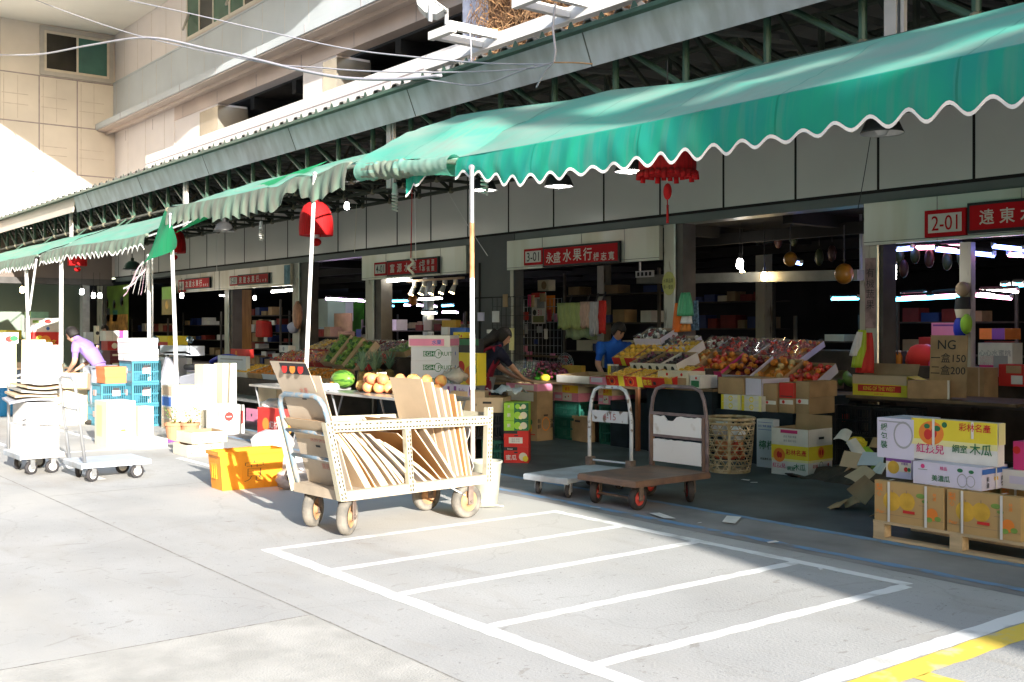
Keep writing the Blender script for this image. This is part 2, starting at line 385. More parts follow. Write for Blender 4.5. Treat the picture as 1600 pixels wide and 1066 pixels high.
def f(b):
    b.box(XW + .01, 4, YB - .05, YB - .002, 7.67, 8.98, m_band)
    b.box(XW - 0, 4, 10.22, YB - .05, 7.5, 7.67, m_band)
    for k in range(30): b.box(XW + 1.14 * k + 0.3, XW + 1.14 * k + 0.312, YB - 0.053, YB - .05, 7.67, 8.98, m_seam2)
    b.box(XW + .01, 4, YB - .08, YB - .05, 8.94, 8.98, m_band)
    for k in range(16): b.box(XW + 2.28 * k, XW + 2.28 * k + 0.02, 10.216, 10.22, 7.5, 7.67, m_seam)
part("band_course", f)
def f(b):
    b.box(XW + 0.02, 4, 10.26, 10.8, 7.46, 7.498, m_brown); b.box(XW + 0.02, 4, 10.5, 10.56, 7.38, 7.46, m_brown)
    b.box(-28.8, 4, 10.8, 11.1, 7.1, 7.5, m_brown)
    for k in range(16): b.box(XW + 2.28 * k + 1, XW + 2.28 * k + 1.02, 10.796, 10.8, 7.1, 7.4, m_seam)
part("beam", f)
def col(x0, x1): return lambda b: (b.box(x0, x1, YB + 0.02, YB + 0.8, 4.3, 7.1, m_pink), b.box(x1 - (x1 - x0) * .4, x1 + 0.004, YB + 0.012, YB + 0.82, 4.3, 7.05, mat("steel_column_cover", (0.55, 0.5, 0.42), 0.25, 0.15, 1.5, metal=0.7)))
part("column", col(-28.8, -25.9)); part("column", col(-21.3, -19.8))
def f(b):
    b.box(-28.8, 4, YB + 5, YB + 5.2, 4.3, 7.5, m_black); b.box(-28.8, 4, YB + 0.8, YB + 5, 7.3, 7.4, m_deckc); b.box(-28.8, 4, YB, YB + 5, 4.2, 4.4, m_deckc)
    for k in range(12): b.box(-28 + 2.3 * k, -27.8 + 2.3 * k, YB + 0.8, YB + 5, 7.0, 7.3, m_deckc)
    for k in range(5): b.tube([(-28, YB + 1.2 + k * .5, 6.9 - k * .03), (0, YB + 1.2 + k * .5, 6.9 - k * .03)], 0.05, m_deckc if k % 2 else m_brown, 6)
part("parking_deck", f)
def f(b):
    b.box(-29.6, -14.6, 10.3, 10.5, 4.3, 6.2, m_parapet)
    b.box(-29.6, -14.6, 10.294, 10.3, 5.96, 5.985, m_seam)
    for k in range(7):
        x = -29.6 + 2.25 * k + 0.4; b.box(x, x + 0.02, 10.295, 10.3, 5.985, 6.2, m_seam2); b.box(x + 1.1, x + 1.12, 10.295, 10.3, 4.5, 5.96, m_seam2)
part("parapet", f)
def f(b):
    b.box(-14.6, 4, 10.3, 10.5, 4.3, 8.0, m_lav); b.box(-14.0, -13.98, 10.295, 10.3, 4.3, 7.5, m_seam)
part("end_wall", f)
for k in range(4):                      # upper windows with open green sashes
    x0 = -27.9 + k * 2.75
    wn = part("window", lambda b: [b.box(*q, m_cframe) for q in ((x0, x0 + 2.7, YB - 0.03, YB + 0.05, 9.05, 9.14), (x0, x0 + 0.09, YB - 0.03, YB + 0.05, 9.14, 10.44), (x0 + 0.86, x0 + 0.93, YB - 0.03, YB + 0.05, 9.14, 10.44), (x0 + 1.76, x0 + 1.83, YB - 0.03, YB + 0.05, 9.14, 10.44))] )
    part("pane", lambda b: (b.box(x0 + 0.09, x0 + 0.86, YB - 0.015, YB - 0.005, 9.14, 10.44, m_ggreen), b.box(x0 + 0.93, x0 + 1.76, YB - 0.012, YB - 0.004, 9.14, 10.44, m_gdark), b.box(x0 + 1.83, x0 + 2.7, YB - 0.015, YB - 0.005, 9.14, 10.44, m_ggreen)), wn)
    part("sash", lambda b: (b.beam((x0 + .2, YB - 0.02, 9.75), (x0 + .5, YB - 0.3, 9.2), 0.05, 0.04, m_alu), b.beam((x0 + 1.95, YB - 0.02, 10.2), (x0 + 2.2, YB - 0.3, 9.7), 0.05, 0.04, m_alu)), wn)
part("sill", lambda b: b.box(-27.95, 4, YB - 0.02, YB + 0.0, 8.98, 9.05, m_brown))

# stall front under the canopy
m_panel = mat("grey_metal_panel", (0.60, 0.605, 0.575), 0.22, 0.06, 0.5, spec=0.6)
m_lint = mat("dark_green_lintel", (0.13, 0.155, 0.15), 0.4, 0.1, 1)
def f(b):
    b.box(XW, 4, YB, YB + 0.12, 3.05, 4.3, m_panel)
    k = 0; x = -6.05 - 1.14 * 25
    while x < 4: b.box(x, x + 0.03, YB - 0.004, YB, 3.05, 4.3, m_black); x += 1.14
    b.box(XW, 4, YB - 0.003, YB + 0.1, 3.03, 3.065, m_black)
part("fascia_panel", f)
part("lintel", lambda b: b.box(XW, 4, YB + 0.02, YB + 0.3, 2.92, 3.03, m_lint))
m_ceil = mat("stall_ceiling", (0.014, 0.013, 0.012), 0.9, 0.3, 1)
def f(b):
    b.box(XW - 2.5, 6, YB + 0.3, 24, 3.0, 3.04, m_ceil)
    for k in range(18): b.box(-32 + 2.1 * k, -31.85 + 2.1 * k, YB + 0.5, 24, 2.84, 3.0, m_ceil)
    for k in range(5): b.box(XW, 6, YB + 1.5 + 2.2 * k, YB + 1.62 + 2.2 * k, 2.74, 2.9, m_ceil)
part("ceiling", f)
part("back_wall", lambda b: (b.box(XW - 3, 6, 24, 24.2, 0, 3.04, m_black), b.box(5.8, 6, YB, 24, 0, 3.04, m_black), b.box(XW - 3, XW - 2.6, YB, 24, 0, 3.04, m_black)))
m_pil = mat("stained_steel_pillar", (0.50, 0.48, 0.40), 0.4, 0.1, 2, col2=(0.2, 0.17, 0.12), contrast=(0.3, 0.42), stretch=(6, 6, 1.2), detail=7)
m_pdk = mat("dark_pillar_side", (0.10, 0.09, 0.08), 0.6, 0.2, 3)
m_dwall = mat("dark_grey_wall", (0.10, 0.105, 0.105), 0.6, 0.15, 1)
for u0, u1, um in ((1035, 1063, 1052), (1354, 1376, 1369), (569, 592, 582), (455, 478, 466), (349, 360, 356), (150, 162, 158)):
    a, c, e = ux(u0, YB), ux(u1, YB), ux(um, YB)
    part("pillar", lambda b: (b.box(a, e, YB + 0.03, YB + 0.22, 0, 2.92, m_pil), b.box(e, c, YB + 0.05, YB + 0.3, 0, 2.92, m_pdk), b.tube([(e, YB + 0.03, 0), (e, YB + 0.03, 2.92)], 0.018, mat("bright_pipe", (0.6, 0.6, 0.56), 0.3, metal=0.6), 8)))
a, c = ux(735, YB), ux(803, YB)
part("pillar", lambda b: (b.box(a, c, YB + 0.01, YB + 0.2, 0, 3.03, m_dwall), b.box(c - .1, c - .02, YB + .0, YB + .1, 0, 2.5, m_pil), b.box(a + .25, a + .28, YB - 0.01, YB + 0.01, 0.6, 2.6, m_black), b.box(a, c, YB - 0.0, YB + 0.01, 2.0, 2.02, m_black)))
for x0, y0 in ((-12.4, 15), (-6.9, 14.0), (-16.5, 15), (-4.2, 15), (-23, 15), (-9.2, 13.4)):
    part("inner_post", lambda b: b.box(x0, x0 + 0.2, y0, y0 + 0.2, 0, 3.0, m_pil))

# ------------------------------------------------------------------ the neighbour across the yard, whose shadow falls on the right of the scene
m_nb = mat("neighbour_render", (0.5, 0.49, 0.46), 0.8, 0.1, 0.3)
t = thing("neighbour_building", "tall plain building across the yard behind the viewer", "building", (14, 1.05, 0))
b = MB(); X0, X1, Y0, Y1 = 0, 8, 0, 40
b.box(X0, X1, Y0, Y0 + 1.65, 0, 8.25, m_nb); b.box(X0, X1, Y0 + 2.75, Y1, 0, 8.25, m_nb); b.box(X0, X1, Y0 + 1.65, Y0 + 2.75, 0, 6.75, m_nb)
for z0, z1 in ((7.0, 7.25), (7.45, 7.7), (8.0, 8.25)): b.box(X0, X0 + .3, Y0 + 1.65, Y0 + 2.75, z0, z1, m_nb)  # bars leave gaps placed to throw sun streaks on the awning
for z0, z1 in ((8.52, 8.9), (9.12, 9.5), (9.9, 10.3), (10.52, 11.2)): b.box(X0, X0 + 0.3, Y0, Y1, z0, z1, m_nb)
for k in range(7): b.box(X0, X0 + 0.29, Y0 + [0, 1.1, 2.6, 4.7, 7, 12, 39][k], Y0 + [.3, 1.5, 3.0, 5.0, 7.3, 12.3, 40][k], 8.25, 10.6, m_nb)
b.box(X0, X1, Y0, Y1, 11.2, 11.5, m_nb); b.build("wall", t)
for k in range(10):
    for z in (1, 4.2): b = MB(); b.box(X0 - 0.03, X0 + 0.02, Y0 + 1.5 + 4 * k, Y0 + 3.5 + 4 * k, z, z + 1.6, m_gdark); b.build("window", t)

t = thing("sky_block_building", "long grey block added unseen behind the viewer to hold back sky light", "building", (0, -11, 0))  # added out of view to keep sky light off the stalls
b = MB(); b.box(-48, 24, -8, 0, 0, 13.5, mat("sky_block_render", (0.26, 0.255, 0.25), 0.85, 0.15, 0.4)); b.build("wall", t)
w0 = None
for k in range(22):
    for z in (1, 4.4, 7.8, 10.9):
        if not w0: b = MB(); b.box(-.9, .9, -0.02, 0.03, 0, 1.7, m_gdark); w0 = q = b.build("window", t)
        else: q = w0.copy(); COL.objects.link(q)
        q.location = (-45.1 + 3.1 * k, 0, z)

# ================================================================== CANOPY: truss roof over the pavement
m_fas = mat("weathered_fascia", (0.55, 0.58, 0.62), 0.5, 0.08, 1.2, col2=(0.40, 0.415, 0.43), stretch=(4, 4, 0.4), contrast=(0.35, 0.62), detail=10)
m_fas_sun = mat("sunlit_fascia", (0.52, 0.46, 0.40), 0.55, 0.06, 1)  # sunlit end of the fascia, its light put into a cream colour
m_grn = mat("green_steel", (0.045, 0.095, 0.065), 0.45, 0.2, 3)
m_tru = mat("darkened_green_tube", (0.045, 0.055, 0.042), 0.5, 0.3, 4)  # darker green: shade under the roof put into the tubes further in
m_node = mat("truss_joint", (0.2, 0.19, 0.13), 0.5, 0.3, 6)
m_roof = mat("roof_sheet", (0.13, 0.13, 0.12), 0.5, 0.2, 1)
t = thing("canopy_roof", "space frame canopy with grey fascia over the shop fronts", "canopy", (-15, YF, 0)); T2 = Matrix.Translation((15, -YF, 0))
b = MB(); b.T = T2
b.slab([(-25.1, YF + 0.10, 4.08), (4, YF + 0.10, 4.08), (4, YF - 0.03, 4.40), (-24.9, YF - 0.03, 4.40)], 0.03, m_fas, (0, -0.32, -0.22))  # leaned inward so this length takes less sun than the end
x = -24
while x < 4: b.slab([(x, YF + 0.095, 4.08), (x + 0.014, YF + 0.095, 4.08), (x + 0.014, YF - 0.035, 4.40), (x, YF - 0.035, 4.40)], 0.01, m_seam2 if 0 else m_roof, (0, -0.32, -0.22)); x += 3.2
b.slab([(-33.7, YF, 4.08), (-25.1, YF, 4.08), (-24.9, YF, 4.40), (-33.7, YF, 4.40)], 0.03, m_fas_sun, (0, -1, 0)); b.build("fascia", t)
b = MB(); b.T = T2; n = 0; x = -33.7; pw = 0.2
prof = [(0, 0), (0.28, 0), (0.32, 0.05), (0.4, 0.05), (0.44, 0)]; xs = []
while x < 4:
    for dx, dz in prof[:-1]: xs.append((x + dx, dz))
    x += 0.44
for k in range(len(xs) - 1):
    (xa, za), (xb, zb) = xs[k], xs[k + 1]
    b.face([(xa, YF - 0.12, 4.42 + za), (xb, YF - 0.12, 4.42 + zb), (xb, YB, 4.44 + zb), (xa, YB, 4.44 + za)], m_roof)
b.build("roof_sheet", t, solid=0.01)
b = MB(); b.T = T2; b.box(-33.7, 4, YF - 0.14, YF - 0.05, 4.385, 4.425, m_grn)
for k in range(86): x = -33.6 + k * 0.44; b.face([(x, YF - 0.145, 4.425), (x + 0.1, YF - 0.145, 4.425), (x + 0.06, YF - 0.145, 4.485), (x + 0.03, YF - 0.145, 4.485)], m_grn)
b.build("eave_trim", t)
b = MB(); b.T = T2; dx = 0.9375; ys = (YF + 0.30, 8.15, 9.05, 9.95); zb, zt = 3.72, 4.3
nodes = [-6.93 + dx * k for k in range(-28, 10)]
for j, y in enumerate(ys):
    n = 8 if j == 0 else 6
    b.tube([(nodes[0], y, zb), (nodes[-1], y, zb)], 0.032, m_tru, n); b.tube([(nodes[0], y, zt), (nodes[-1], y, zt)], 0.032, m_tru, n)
    for i, x in enumerate(nodes):
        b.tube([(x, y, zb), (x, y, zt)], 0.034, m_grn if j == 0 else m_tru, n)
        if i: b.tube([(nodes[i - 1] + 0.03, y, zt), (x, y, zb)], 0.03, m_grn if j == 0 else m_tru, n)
        b.ball((x, y, zb), 0.055, m_node, 8, 6)
        if j < 3:
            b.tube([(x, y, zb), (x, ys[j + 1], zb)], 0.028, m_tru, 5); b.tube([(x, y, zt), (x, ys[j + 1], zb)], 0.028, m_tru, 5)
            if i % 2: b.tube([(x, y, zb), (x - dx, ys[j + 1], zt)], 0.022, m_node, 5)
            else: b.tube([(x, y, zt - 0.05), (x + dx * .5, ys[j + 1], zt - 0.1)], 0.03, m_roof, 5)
b.build("truss", t)
b = MB(); b.T = T2
for x in (-4.75, -12.0, -19, -26): b.box(x - 0.05, x + 0.05, YF + 0.2, YF + 0.26, 3.3, 4.3, m_alu); b.box(x + 0.09, x + 0.12, YF + 0.2, YF + 0.24, 3.3, 4.3, m_alu)
b.build("hanger", t)
# ================================================================== AWNINGS
m_aw = cloth("green_awning_fabric", (0.13, 0.50, 0.385), (0.30, 0.43, 0.37), (0.05, 0.62, 0.40), 0.32, 1.6, stretch=(0.5, 1.6, 2))
m_awd = cloth("faded_awning_fabric", (0.13, 0.48, 0.355), (0.29, 0.42, 0.355), (0.12, 0.5, 0.3), 0.22, 2.0, stretch=(0.6, 1.5, 2))
m_val = cloth("emerald_valance", (0.02, 0.42, 0.27), (0.02, 0.34, 0.29), (0.01, 0.55, 0.31), 0.35, 3, stretch=(1.5, 1, 0.6))
m_vald = cloth("grey_dirty_valance", (0.20, 0.31, 0.235), (0.17, 0.175, 0.145), (0.08, 0.36, 0.18), 0.2, 3.5, stretch=(3, 1, 0.7))
m_flap = cloth("bright_green_flap", (0.03, 0.50, 0.22), (0.03, 0.42, 0.2), (0.02, 0.75, 0.28), 0.5, 2)
m_trim = mat("white_trim", (0.8, 0.79, 0.76), 0.7, 0.1, 8)
m_pole = mat("white_pole", (0.78, 0.77, 0.76), 0.45, 0.05, 3)
m_rust = mat("rusty_pole", (0.42, 0.22, 0.10), 0.6, 0.35, 8); m_bpole = mat("brownish_pole", (0.40, 0.30, 0.26), 0.6, 0.2, 8)
m_steel = mat("galvanised_steel", (0.42, 0.43, 0.44), 0.35, 0.15, 6, metal=0.6)
def nz(x, k=1.0): return math.sin(3.1 * x * k + 1.3) + 0.6 * math.sin(7.7 * x * k + 0.4) + 0.4 * math.sin(17.3 * x * k)
def awning(name, label, X0, X1, zf, zb, fab, val, vh, scal=0.245, amp=0.035, yf=5.65, yb=6.98, bulge=0.05, wrinkle=0.012, trim=True, gather=0.0, vfun=None, nx=None, top=True):
    t = thing("awning", label, "awning", ((X0 + X1) / 2, yb, zb(X0)), group="green awnings along the canopy edge"); b = MB(); b.T = Matrix.Translation(-t.location)
    nx = nx or int((X1 - X0) * 14)
    def fn(u, v):
        x = X0 + (X1 - X0) * u; y = yf + (yb - yf) * v; z = zf(x) + (zb(x) - zf(x)) * v
        z += (bulge(x) if callable(bulge) else bulge) * math.sin(math.pi * v) * (0.6 + 0.4 * math.sin(x * 2.1)) + wrinkle * nz(x * 0.9 + v * 2.2) * math.sin(math.pi * min(1, v + .12)) + 0.5 * wrinkle * math.sin(14 * v + 2 * x)
        return (x, y, z)
    b.grid(fn, nx, 14, fab); b.build("canopy", t, smooth=True)
    b = MB(); b.T = Matrix.Translation(-t.location); per = scal
    nv = 7; n = int((X1 - X0) / per) * 12; g = []; edge = []
    for i in range(n + 1):
        x = X0 + (X1 - X0) * i / n; h = (vfun(x) if vfun else vh) + amp * math.cos(2 * math.pi * (x - X0) / per) * (1 + 0.25 * math.sin(x * 3.3))
        row = []
        for j in range(nv + 1):
            q = j / nv
            y = yf - 0.035 * math.sin(q * 2.2) + 0.009 * q * nz(x * 1.3) + gather * q * math.sin(x * 21 + 2 * math.sin(x * 3))
            z = zf(x) - 0.015 - h * q + wrinkle * 0.3 * nz(x)
            row.append((x, y - 0.03, z))
        g.append(row); edge.append(row[-1])
    ids = [[b.pt(p) for p in r] for r in g]
    for i in range(n):
        for j in range(nv): b.idx([ids[i][j], ids[i][j + 1], ids[i + 1][j + 1], ids[i + 1][j]], val)
    v = b.build("valance", t, smooth=True)
    if trim:
        b = MB(); b.T = Matrix.Translation(-t.location)
        e2 = [(x, y - 0.006, z) for x, y, z in edge]
        for i in range(n): a, c = e2[i], e2[i + 1]; b.face([(a[0], a[1], a[2] - 0.006), (c[0], c[1], c[2] - 0.006), (c[0], c[1], c[2] + 0.017), (a[0], a[1], a[2] + 0.017)], m_trim)
        b.build("trim", v, solid=0.004)
    b = MB(); b.T = Matrix.Translation(-t.location)
    b.tube([(X0 + (X1 - X0) * k / 12, yf, zf(X0 + (X1 - X0) * k / 12) - 0.02) for k in range(13)], 0.024, fab if not top else val, 8); b.build("front_bar", t, smooth=True)
    b = MB(); b.T = Matrix.Translation(-t.location); n = max(2, round((X1 - X0) / 2.4))
    for k in range(n + 1):
        x = X0 + 0.08 + (X1 - X0 - 0.16) * k / n
        b.tube([(x, yf, zf(x) - 0.05), (x, yb, zb(x) - 0.12)], 0.016, m_steel, 6); b.tube([(x, yb, zb(x) - 0.12), (x, yb + 0.4, 3.72)], 0.016, m_grn, 6)
    b.tube([(X0, yb + .03, zb(X0) - 0.09), (X1, yb + .03, zb(X1) - 0.09)], 0.022, m_grn, 8); b.build("arm_frame", t)
    return t
def lerp(x, a, za, c, zc): return za + (zc - za) * (x - a) / (c - a)
A = awning("awning", "long emerald awning with white scalloped trim, nearest and longest of the row", -8.05, 1.6, lambda x: 3.0 + 0.02 * max(0, -6 - x), lambda x: 3.62 + (0.12 if x < -6.5 else 0.0) * min(1, (-6.5 - x)), m_aw, m_val, 0.285, vfun=lambda x: 0.285 if x > -7.2 else 0.285 - 0.12 * min(1, (-7.2 - x) / 0.6), bulge=0.02, wrinkle=0.014)
B = awning("awning", "sunlit mint awning with its valance rolled up, beside the longest awning", -10.0, -8.04, lambda x: lerp(x, -10, 3.22, -8.05, 3.035), lambda x: lerp(x, -10, 3.88, -8.05, 3.74), m_aw, m_vald, 0.05, amp=0.005, bulge=lambda x: .02 + .16 * max(0, min(1, (-8.0 - x) / 1.0)), wrinkle=0.015, trim=False, top=False)
b = MB(); b.T = Matrix.Translation(-B.location)         # the rolled-up valance
def roll(u, v):
    x = -9.75 + 1.68 * u; r = 0.078 + 0.008 * nz(x * 0.8) + (.25 + (.15 < u < .52)) * (0.006 * math.sin(31 * x + 9 * v + 2 * math.sin(5 * x)) + 0.005 * math.sin(55 * x - 14 * v)); a = 2 * math.pi * v
    return (x, 5.60 + r * math.cos(a), lerp(x, -10, 3.12, -8.07, 2.97) + r * 1.15 * math.sin(a))
b.grid(roll, 130, 20, lambda u, v: m_vald if 0.15 + 0.1 * math.sin(40 * v) < u < 0.52 + .1 * math.sin(12 * v) else m_aw); b.build("rolled_valance", B, smooth=True)
b = MB(); b.T = Matrix.Translation(-B.location)
def scrap(u, v):
    x = -8.93 + 0.42 * u; h = 0.20 * (1 - 0.72 * u) + 0.03 * math.cos(u * 11)
    return (x, 5.63 + 0.02 * math.sin(9 * u), 3.0 - h * v)
b.grid(scrap, 16, 4, m_val); e = MB(); e.T = b.T
e.grid(lambda u, v: (scrap(u, 1)[0], scrap(u, 1)[1] - 0.005, scrap(u, 1)[2] - 0.008 + 0.022 * v), 16, 1, m_trim); sc = b.build("loose_valance", B, smooth=True); e.build("trim", sc)
C = awning("awning", "dirty grey-green awning on two poles, hanging over the fruit tables", -15.2, -10.02, lambda x: 3.23 - 0.05 * math.sin(math.pi * (x + 15.2) / 5.2) + (0.03 * math.sin(x * 6) if x > -12 else 0), lambda x: 3.70, m_awd, m_vald, 0.3, amp=0.022, bulge=-0.03, wrinkle=0.02, trim=False, gather=0.02, vfun=lambda x: 0.28 - 0.13 * math.exp(-((x + 11.25) / 0.3) ** 2) - 0.05 * (x < -13.5))
b = MB(); b.T = Matrix.Translation(-C.location)         # loose side flap at its far end
P = [(-15.6, 5.66, 3.20), (-15.22, 5.62, 3.20), (-15.12, 5.6, 2.90), (-14.85, 5.52, 2.70), (-16.35, 5.6, 2.42), (-15.95, 5.7, 2.85)]
def flap(u, v):
    a = Vector(yp(258, 328, 5.75)).lerp(Vector(yp(268, 345, 5.6)), v); c = Vector(yp(221, 417, 5.62)).lerp(Vector(yp(273, 386, 5.45)), v)
    p = a.lerp(c, u); p.y += 0.06 * math.sin(6 * v + 3 * u) * u; return p
b.grid(flap, 12, 12, m_flap); b.build("side_flap", C, smooth=True)
b = MB(); b.T = Matrix.Translation(-C.location)
b.grid(lambda u, v: Vector((-15.2 + 2.9 * u, 5.7 + 0.9 * v, lerp(u, 0, 3.0, 1, 3.12) - 0.3 * (1 - u) * (1 - v) * 0.5 + .5 * v)), 10, 5, m_flap); b.build("lining", C, smooth=True)
D = awning("awning", "sunlit pale awning with sawtooth grey valance, second from the far end", -21.9, -16.15, lambda x: 2.93 - 0.03 * math.sin(x), lambda x: 3.5, m_awd, m_vald, 0.2, scal=0.24, amp=0.04, bulge=0.03, wrinkle=0.012, gather=0.012, trim=True)
E = awning("awning", "sunlit pale awning at the far end of the row by the wing", -30.5, -22.25, lambda x: 2.93, lambda x: 3.5, m_awd, m_vald, 0.22, scal=0.24, amp=0.04, bulge=0.02, wrinkle=0.012, gather=0.01, trim=True)

def pole(label, a, c, r=0.021, mats=None):
    b = MB(); a = Vector(a); c = Vector(c); M = Matrix.Translation(-Vector((c.x, c.y, 0)))
    b.T = M
    pts = [c.lerp(a, k / 6) for k in range(7)]
    for k in range(6): b.tube([pts[k], pts[k + 1]], r + (0.002 if k == 2 else 0), (mats or [m_pole] * 6)[k], 10)
    b.lathe([(0.06, 0), (0.06, 0.02), (r + 0.01, 0.03)], m_steel, 12, c=(c.x, c.y, c.z), close=True)
    b.ball(a, r + 0.008, m_steel, 8, 6)
    return tag(b.build("awning_pole", loc=(c.x, c.y, 0), smooth=False), label, "pole", "thin poles propping up the awnings")
PW = [m_pole, m_pole, m_rust, m_pole, m_pole, m_steel]
pole("rust-streaked white pole behind the big cardboard cart, under the rolled-up valance", yp(737, 262, 5.55), (yp(739, 784, 5.5).xy.to_3d()), mats=[m_bpole, m_bpole, m_pole, m_pole, m_rust, m_steel])
def pp(u0, v0, u1, Y0, Y1): return yp(u0, v0, Y0), Vector((ux(u1, Y1), Y1, 0))
pole("leaning white pole under the dirty grey awning near the red lantern", *pp(492, 272, 472, 5.62, 5.5))
pole("white pole at the flapping green end of the dirty awning", *pp(267, 336, 279, 5.6, 5.6), r=0.026)
pole("thick white pole behind the blue crates", *pp(232, 400, 234, 5.9, 5.9), r=0.026)
pole("thin white pole standing just beside the thick one behind the blue crates", *pp(238, 405, 238, 6.2, 6.2), r=0.013)
pole("stout white pole beside the bending man", *pp(96, 405, 95, 5.66, 5.6), r=0.036)
pole("white pole left of the bending man with a prop leaning on it", *pp(41, 415, 48, 5.66, 5.6), r=0.034)
b = MB(); a = yp(57, 405, 5.6); c = yp(46, 485, 5.58); b.tube([a, c], 0.02, m_pole, 8); tag(b.build("prop_bar"), "thin slanting white bar lashed to the far left awning pole", "pole")
# ribbons from the flap
b = MB()
for k in range(9):
    o = yp(222 + k * 1.2, 414 + (k % 3), 5.6); e = yp(190 + 5 * k + random.uniform(-3, 3), 458 + random.uniform(-8, 6), 5.55)
    q = [o.lerp(e, i / 6) + Vector((0, 0, 0.05 * math.sin(i + k))) for i in range(7)]
    for i in range(6): b.face([q[i], q[i + 1], q[i + 1] + Vector((0.01, 0.0, 0.025)), q[i] + Vector((0.01, 0, 0.025))], m_trim if k % 3 else mat("pink_ribbon", (0.75, 0.5, 0.6), 0.6))
tag(b.build("ribbons", solid=0.002), "white and pink plastic ribbons fluttering from the torn green flap", "ribbons")

# ================================================================== LANTERNS AND LAMPS
m_red = mat("red_lantern_cloth", (0.50, 0.008, 0.010), 0.8, 0.25, 8, stretch=(6, 6, 0.5))
m_redd = mat("red_tassel", (0.42, 0.012, 0.015), 0.7, 0.2, 20)
m_lblack = mat("black_metal", (0.03, 0.03, 0.03), 0.4, 0.2, 4)
m_wht = mat("white_enamel", (0.7, 0.7, 0.68), 0.4, 0.05, 4)
m_bulb = mat("lit_bulb", (1, 0.97, 0.92), 0.5, 0, emit=14); m_bulbw = mat("lit_warm_bulb", (1, 0.72, 0.35), 0.5, 0, emit=20)
m_cfl = mat("unlit_spiral", (0.68, 0.66, 0.6), 0.4, 0.05)
def lantern(label, p, fringe=False, s=1.0, drop=0.8):
    t = thing("red_lantern", label, "lantern", p, group="red lanterns under the canopy")
    b = MB(); n = 32
    prof = [(0.03, 0.30), (0.12, 0.285), (0.19, 0.23), (0.235, 0.12), (0.25, 0.0), (0.255, -0.12), (0.25, -0.2), (0.24, -0.205), (0.02, -0.17)]
    prof = [(r * s, z * s) for r, z in prof]
    b.lathe(prof, m_red, n, mf=None)
    b.build("lantern_body", t, smooth=True)
    b = MB()
    b.tube([(0, 0, 0.3 * s), (0, 0, 0.3 * s + drop)], 0.006, m_lblack, 5); b.lathe([(0.05 * s, 0.28 * s), (0.05 * s, 0.33 * s)], m_redd, 12, close=True); b.build("hook", t)
    b = MB()
    if fringe:
        for k in range(28):
            a = 2 * math.pi * k / 28; r = 0.25 * s; l = 0.035 + 0.03 * (k % 3 == 0) + random.uniform(0, .01)
            b.tube([(r * math.cos(a), r * math.sin(a), -0.19 * s), (r * 1.03 * math.cos(a), r * 1.03 * math.sin(a), -0.19 * s - l)], 0.024, m_red, 5)
        b.ball((0, 0, -0.36 * s), (0.05, 0.02, 0.075), m_red, 14, 8); b.tube([(0, 0, -0.42 * s), (0, 0, -0.48 * s)], 0.006, m_redd, 5); b.tube([(0, 0, -0.48 * s), (0, 0, -0.64 * s)], 0.012, m_redd, 8)
    else:
        b.tube([(0, 0, -0.17 * s), (0, 0, -0.24 * s)], 0.05, m_wht, 8); b.ball((0, 0, -0.30 * s), (0.08, 0.08, 0.06), m_red, 14, 8)
    b.build("tassel", t, smooth=True); return t
lantern("big red bell-shaped lantern hanging behind the leaning awning pole", yp(494, 347, 7.6), drop=0.5)
lantern("red fringed lantern half hidden behind the long awning's scallops", yp(1043, 236, 7.0), True, drop=0.5)
lantern("red lantern behind the pole at the torn green flap", yp(272, 381, 8.8), drop=0.4)
lantern("red lantern peeping out below the pale awning at the far end", yp(121, 404, 8.0), s=.9, drop=0.3)
def pendant(label, p, lit=True, s=1.0, drop=0.6):
    t = thing("pendant_lamp", label, "lamp", p, group="dark dome pendant lamps under the canopy")
    b = MB(); b.lathe([(0.03 * s, 0.17 * s), (0.07 * s, 0.165 * s), (0.13 * s, 0.12 * s), (0.17 * s, 0.03 * s), (0.185 * s, 0), (0.17 * s, 0.005), (0.12 * s, 0.105 * s), (0.03 * s, 0.15 * s)], m_lblack, 24, mf=lambda k, j: m_wht if k >= 4 else m_lblack); b.build("lamp_shade", t, smooth=True)
    b = MB(); b.tube([(0, 0, 0.15 * s), (0, 0, 0.15 * s + drop)], 0.008, m_lblack, 6); b.tube([(0, 0, 0.16 * s), (0, 0, 0.23 * s)], 0.03 * s, m_lblack, 8); b.build("cord", t)
    b = MB(); b.lathe([(0.02, 0.14 * s), (0.045 * s, 0.08 * s), (0.06 * s, 0.03 * s), (0.04 * s, -0.01), (0.005, -0.02)], m_bulb if lit else m_wht, 14); b.build("bulb", t, smooth=True)
    return t
pendant("dark dome lamp, lit, hanging next to the rust-streaked pole", yp(755, 298, 8.2))
pendant("dark dome lamp, lit, in front of the grey panels left of the fringed lantern's neighbour", yp(873, 292, 8.4))
pendant("dark dome lamp, lit, tucked behind the scallops beside the fringed lantern", yp(985, 269, 8.4))
pendant("dome lamp with pale underside, unlit, below the long awning at the right", yp(1378, 209, 8.6), False, 1.05)
pendant("dark dome lamp above the fruit shop's small red boards", yp(350, 362, 7.6), False)
pendant("dark dome lamp under the pale awning beside the torn flap", yp(207, 432 - 10, 7.0), False)
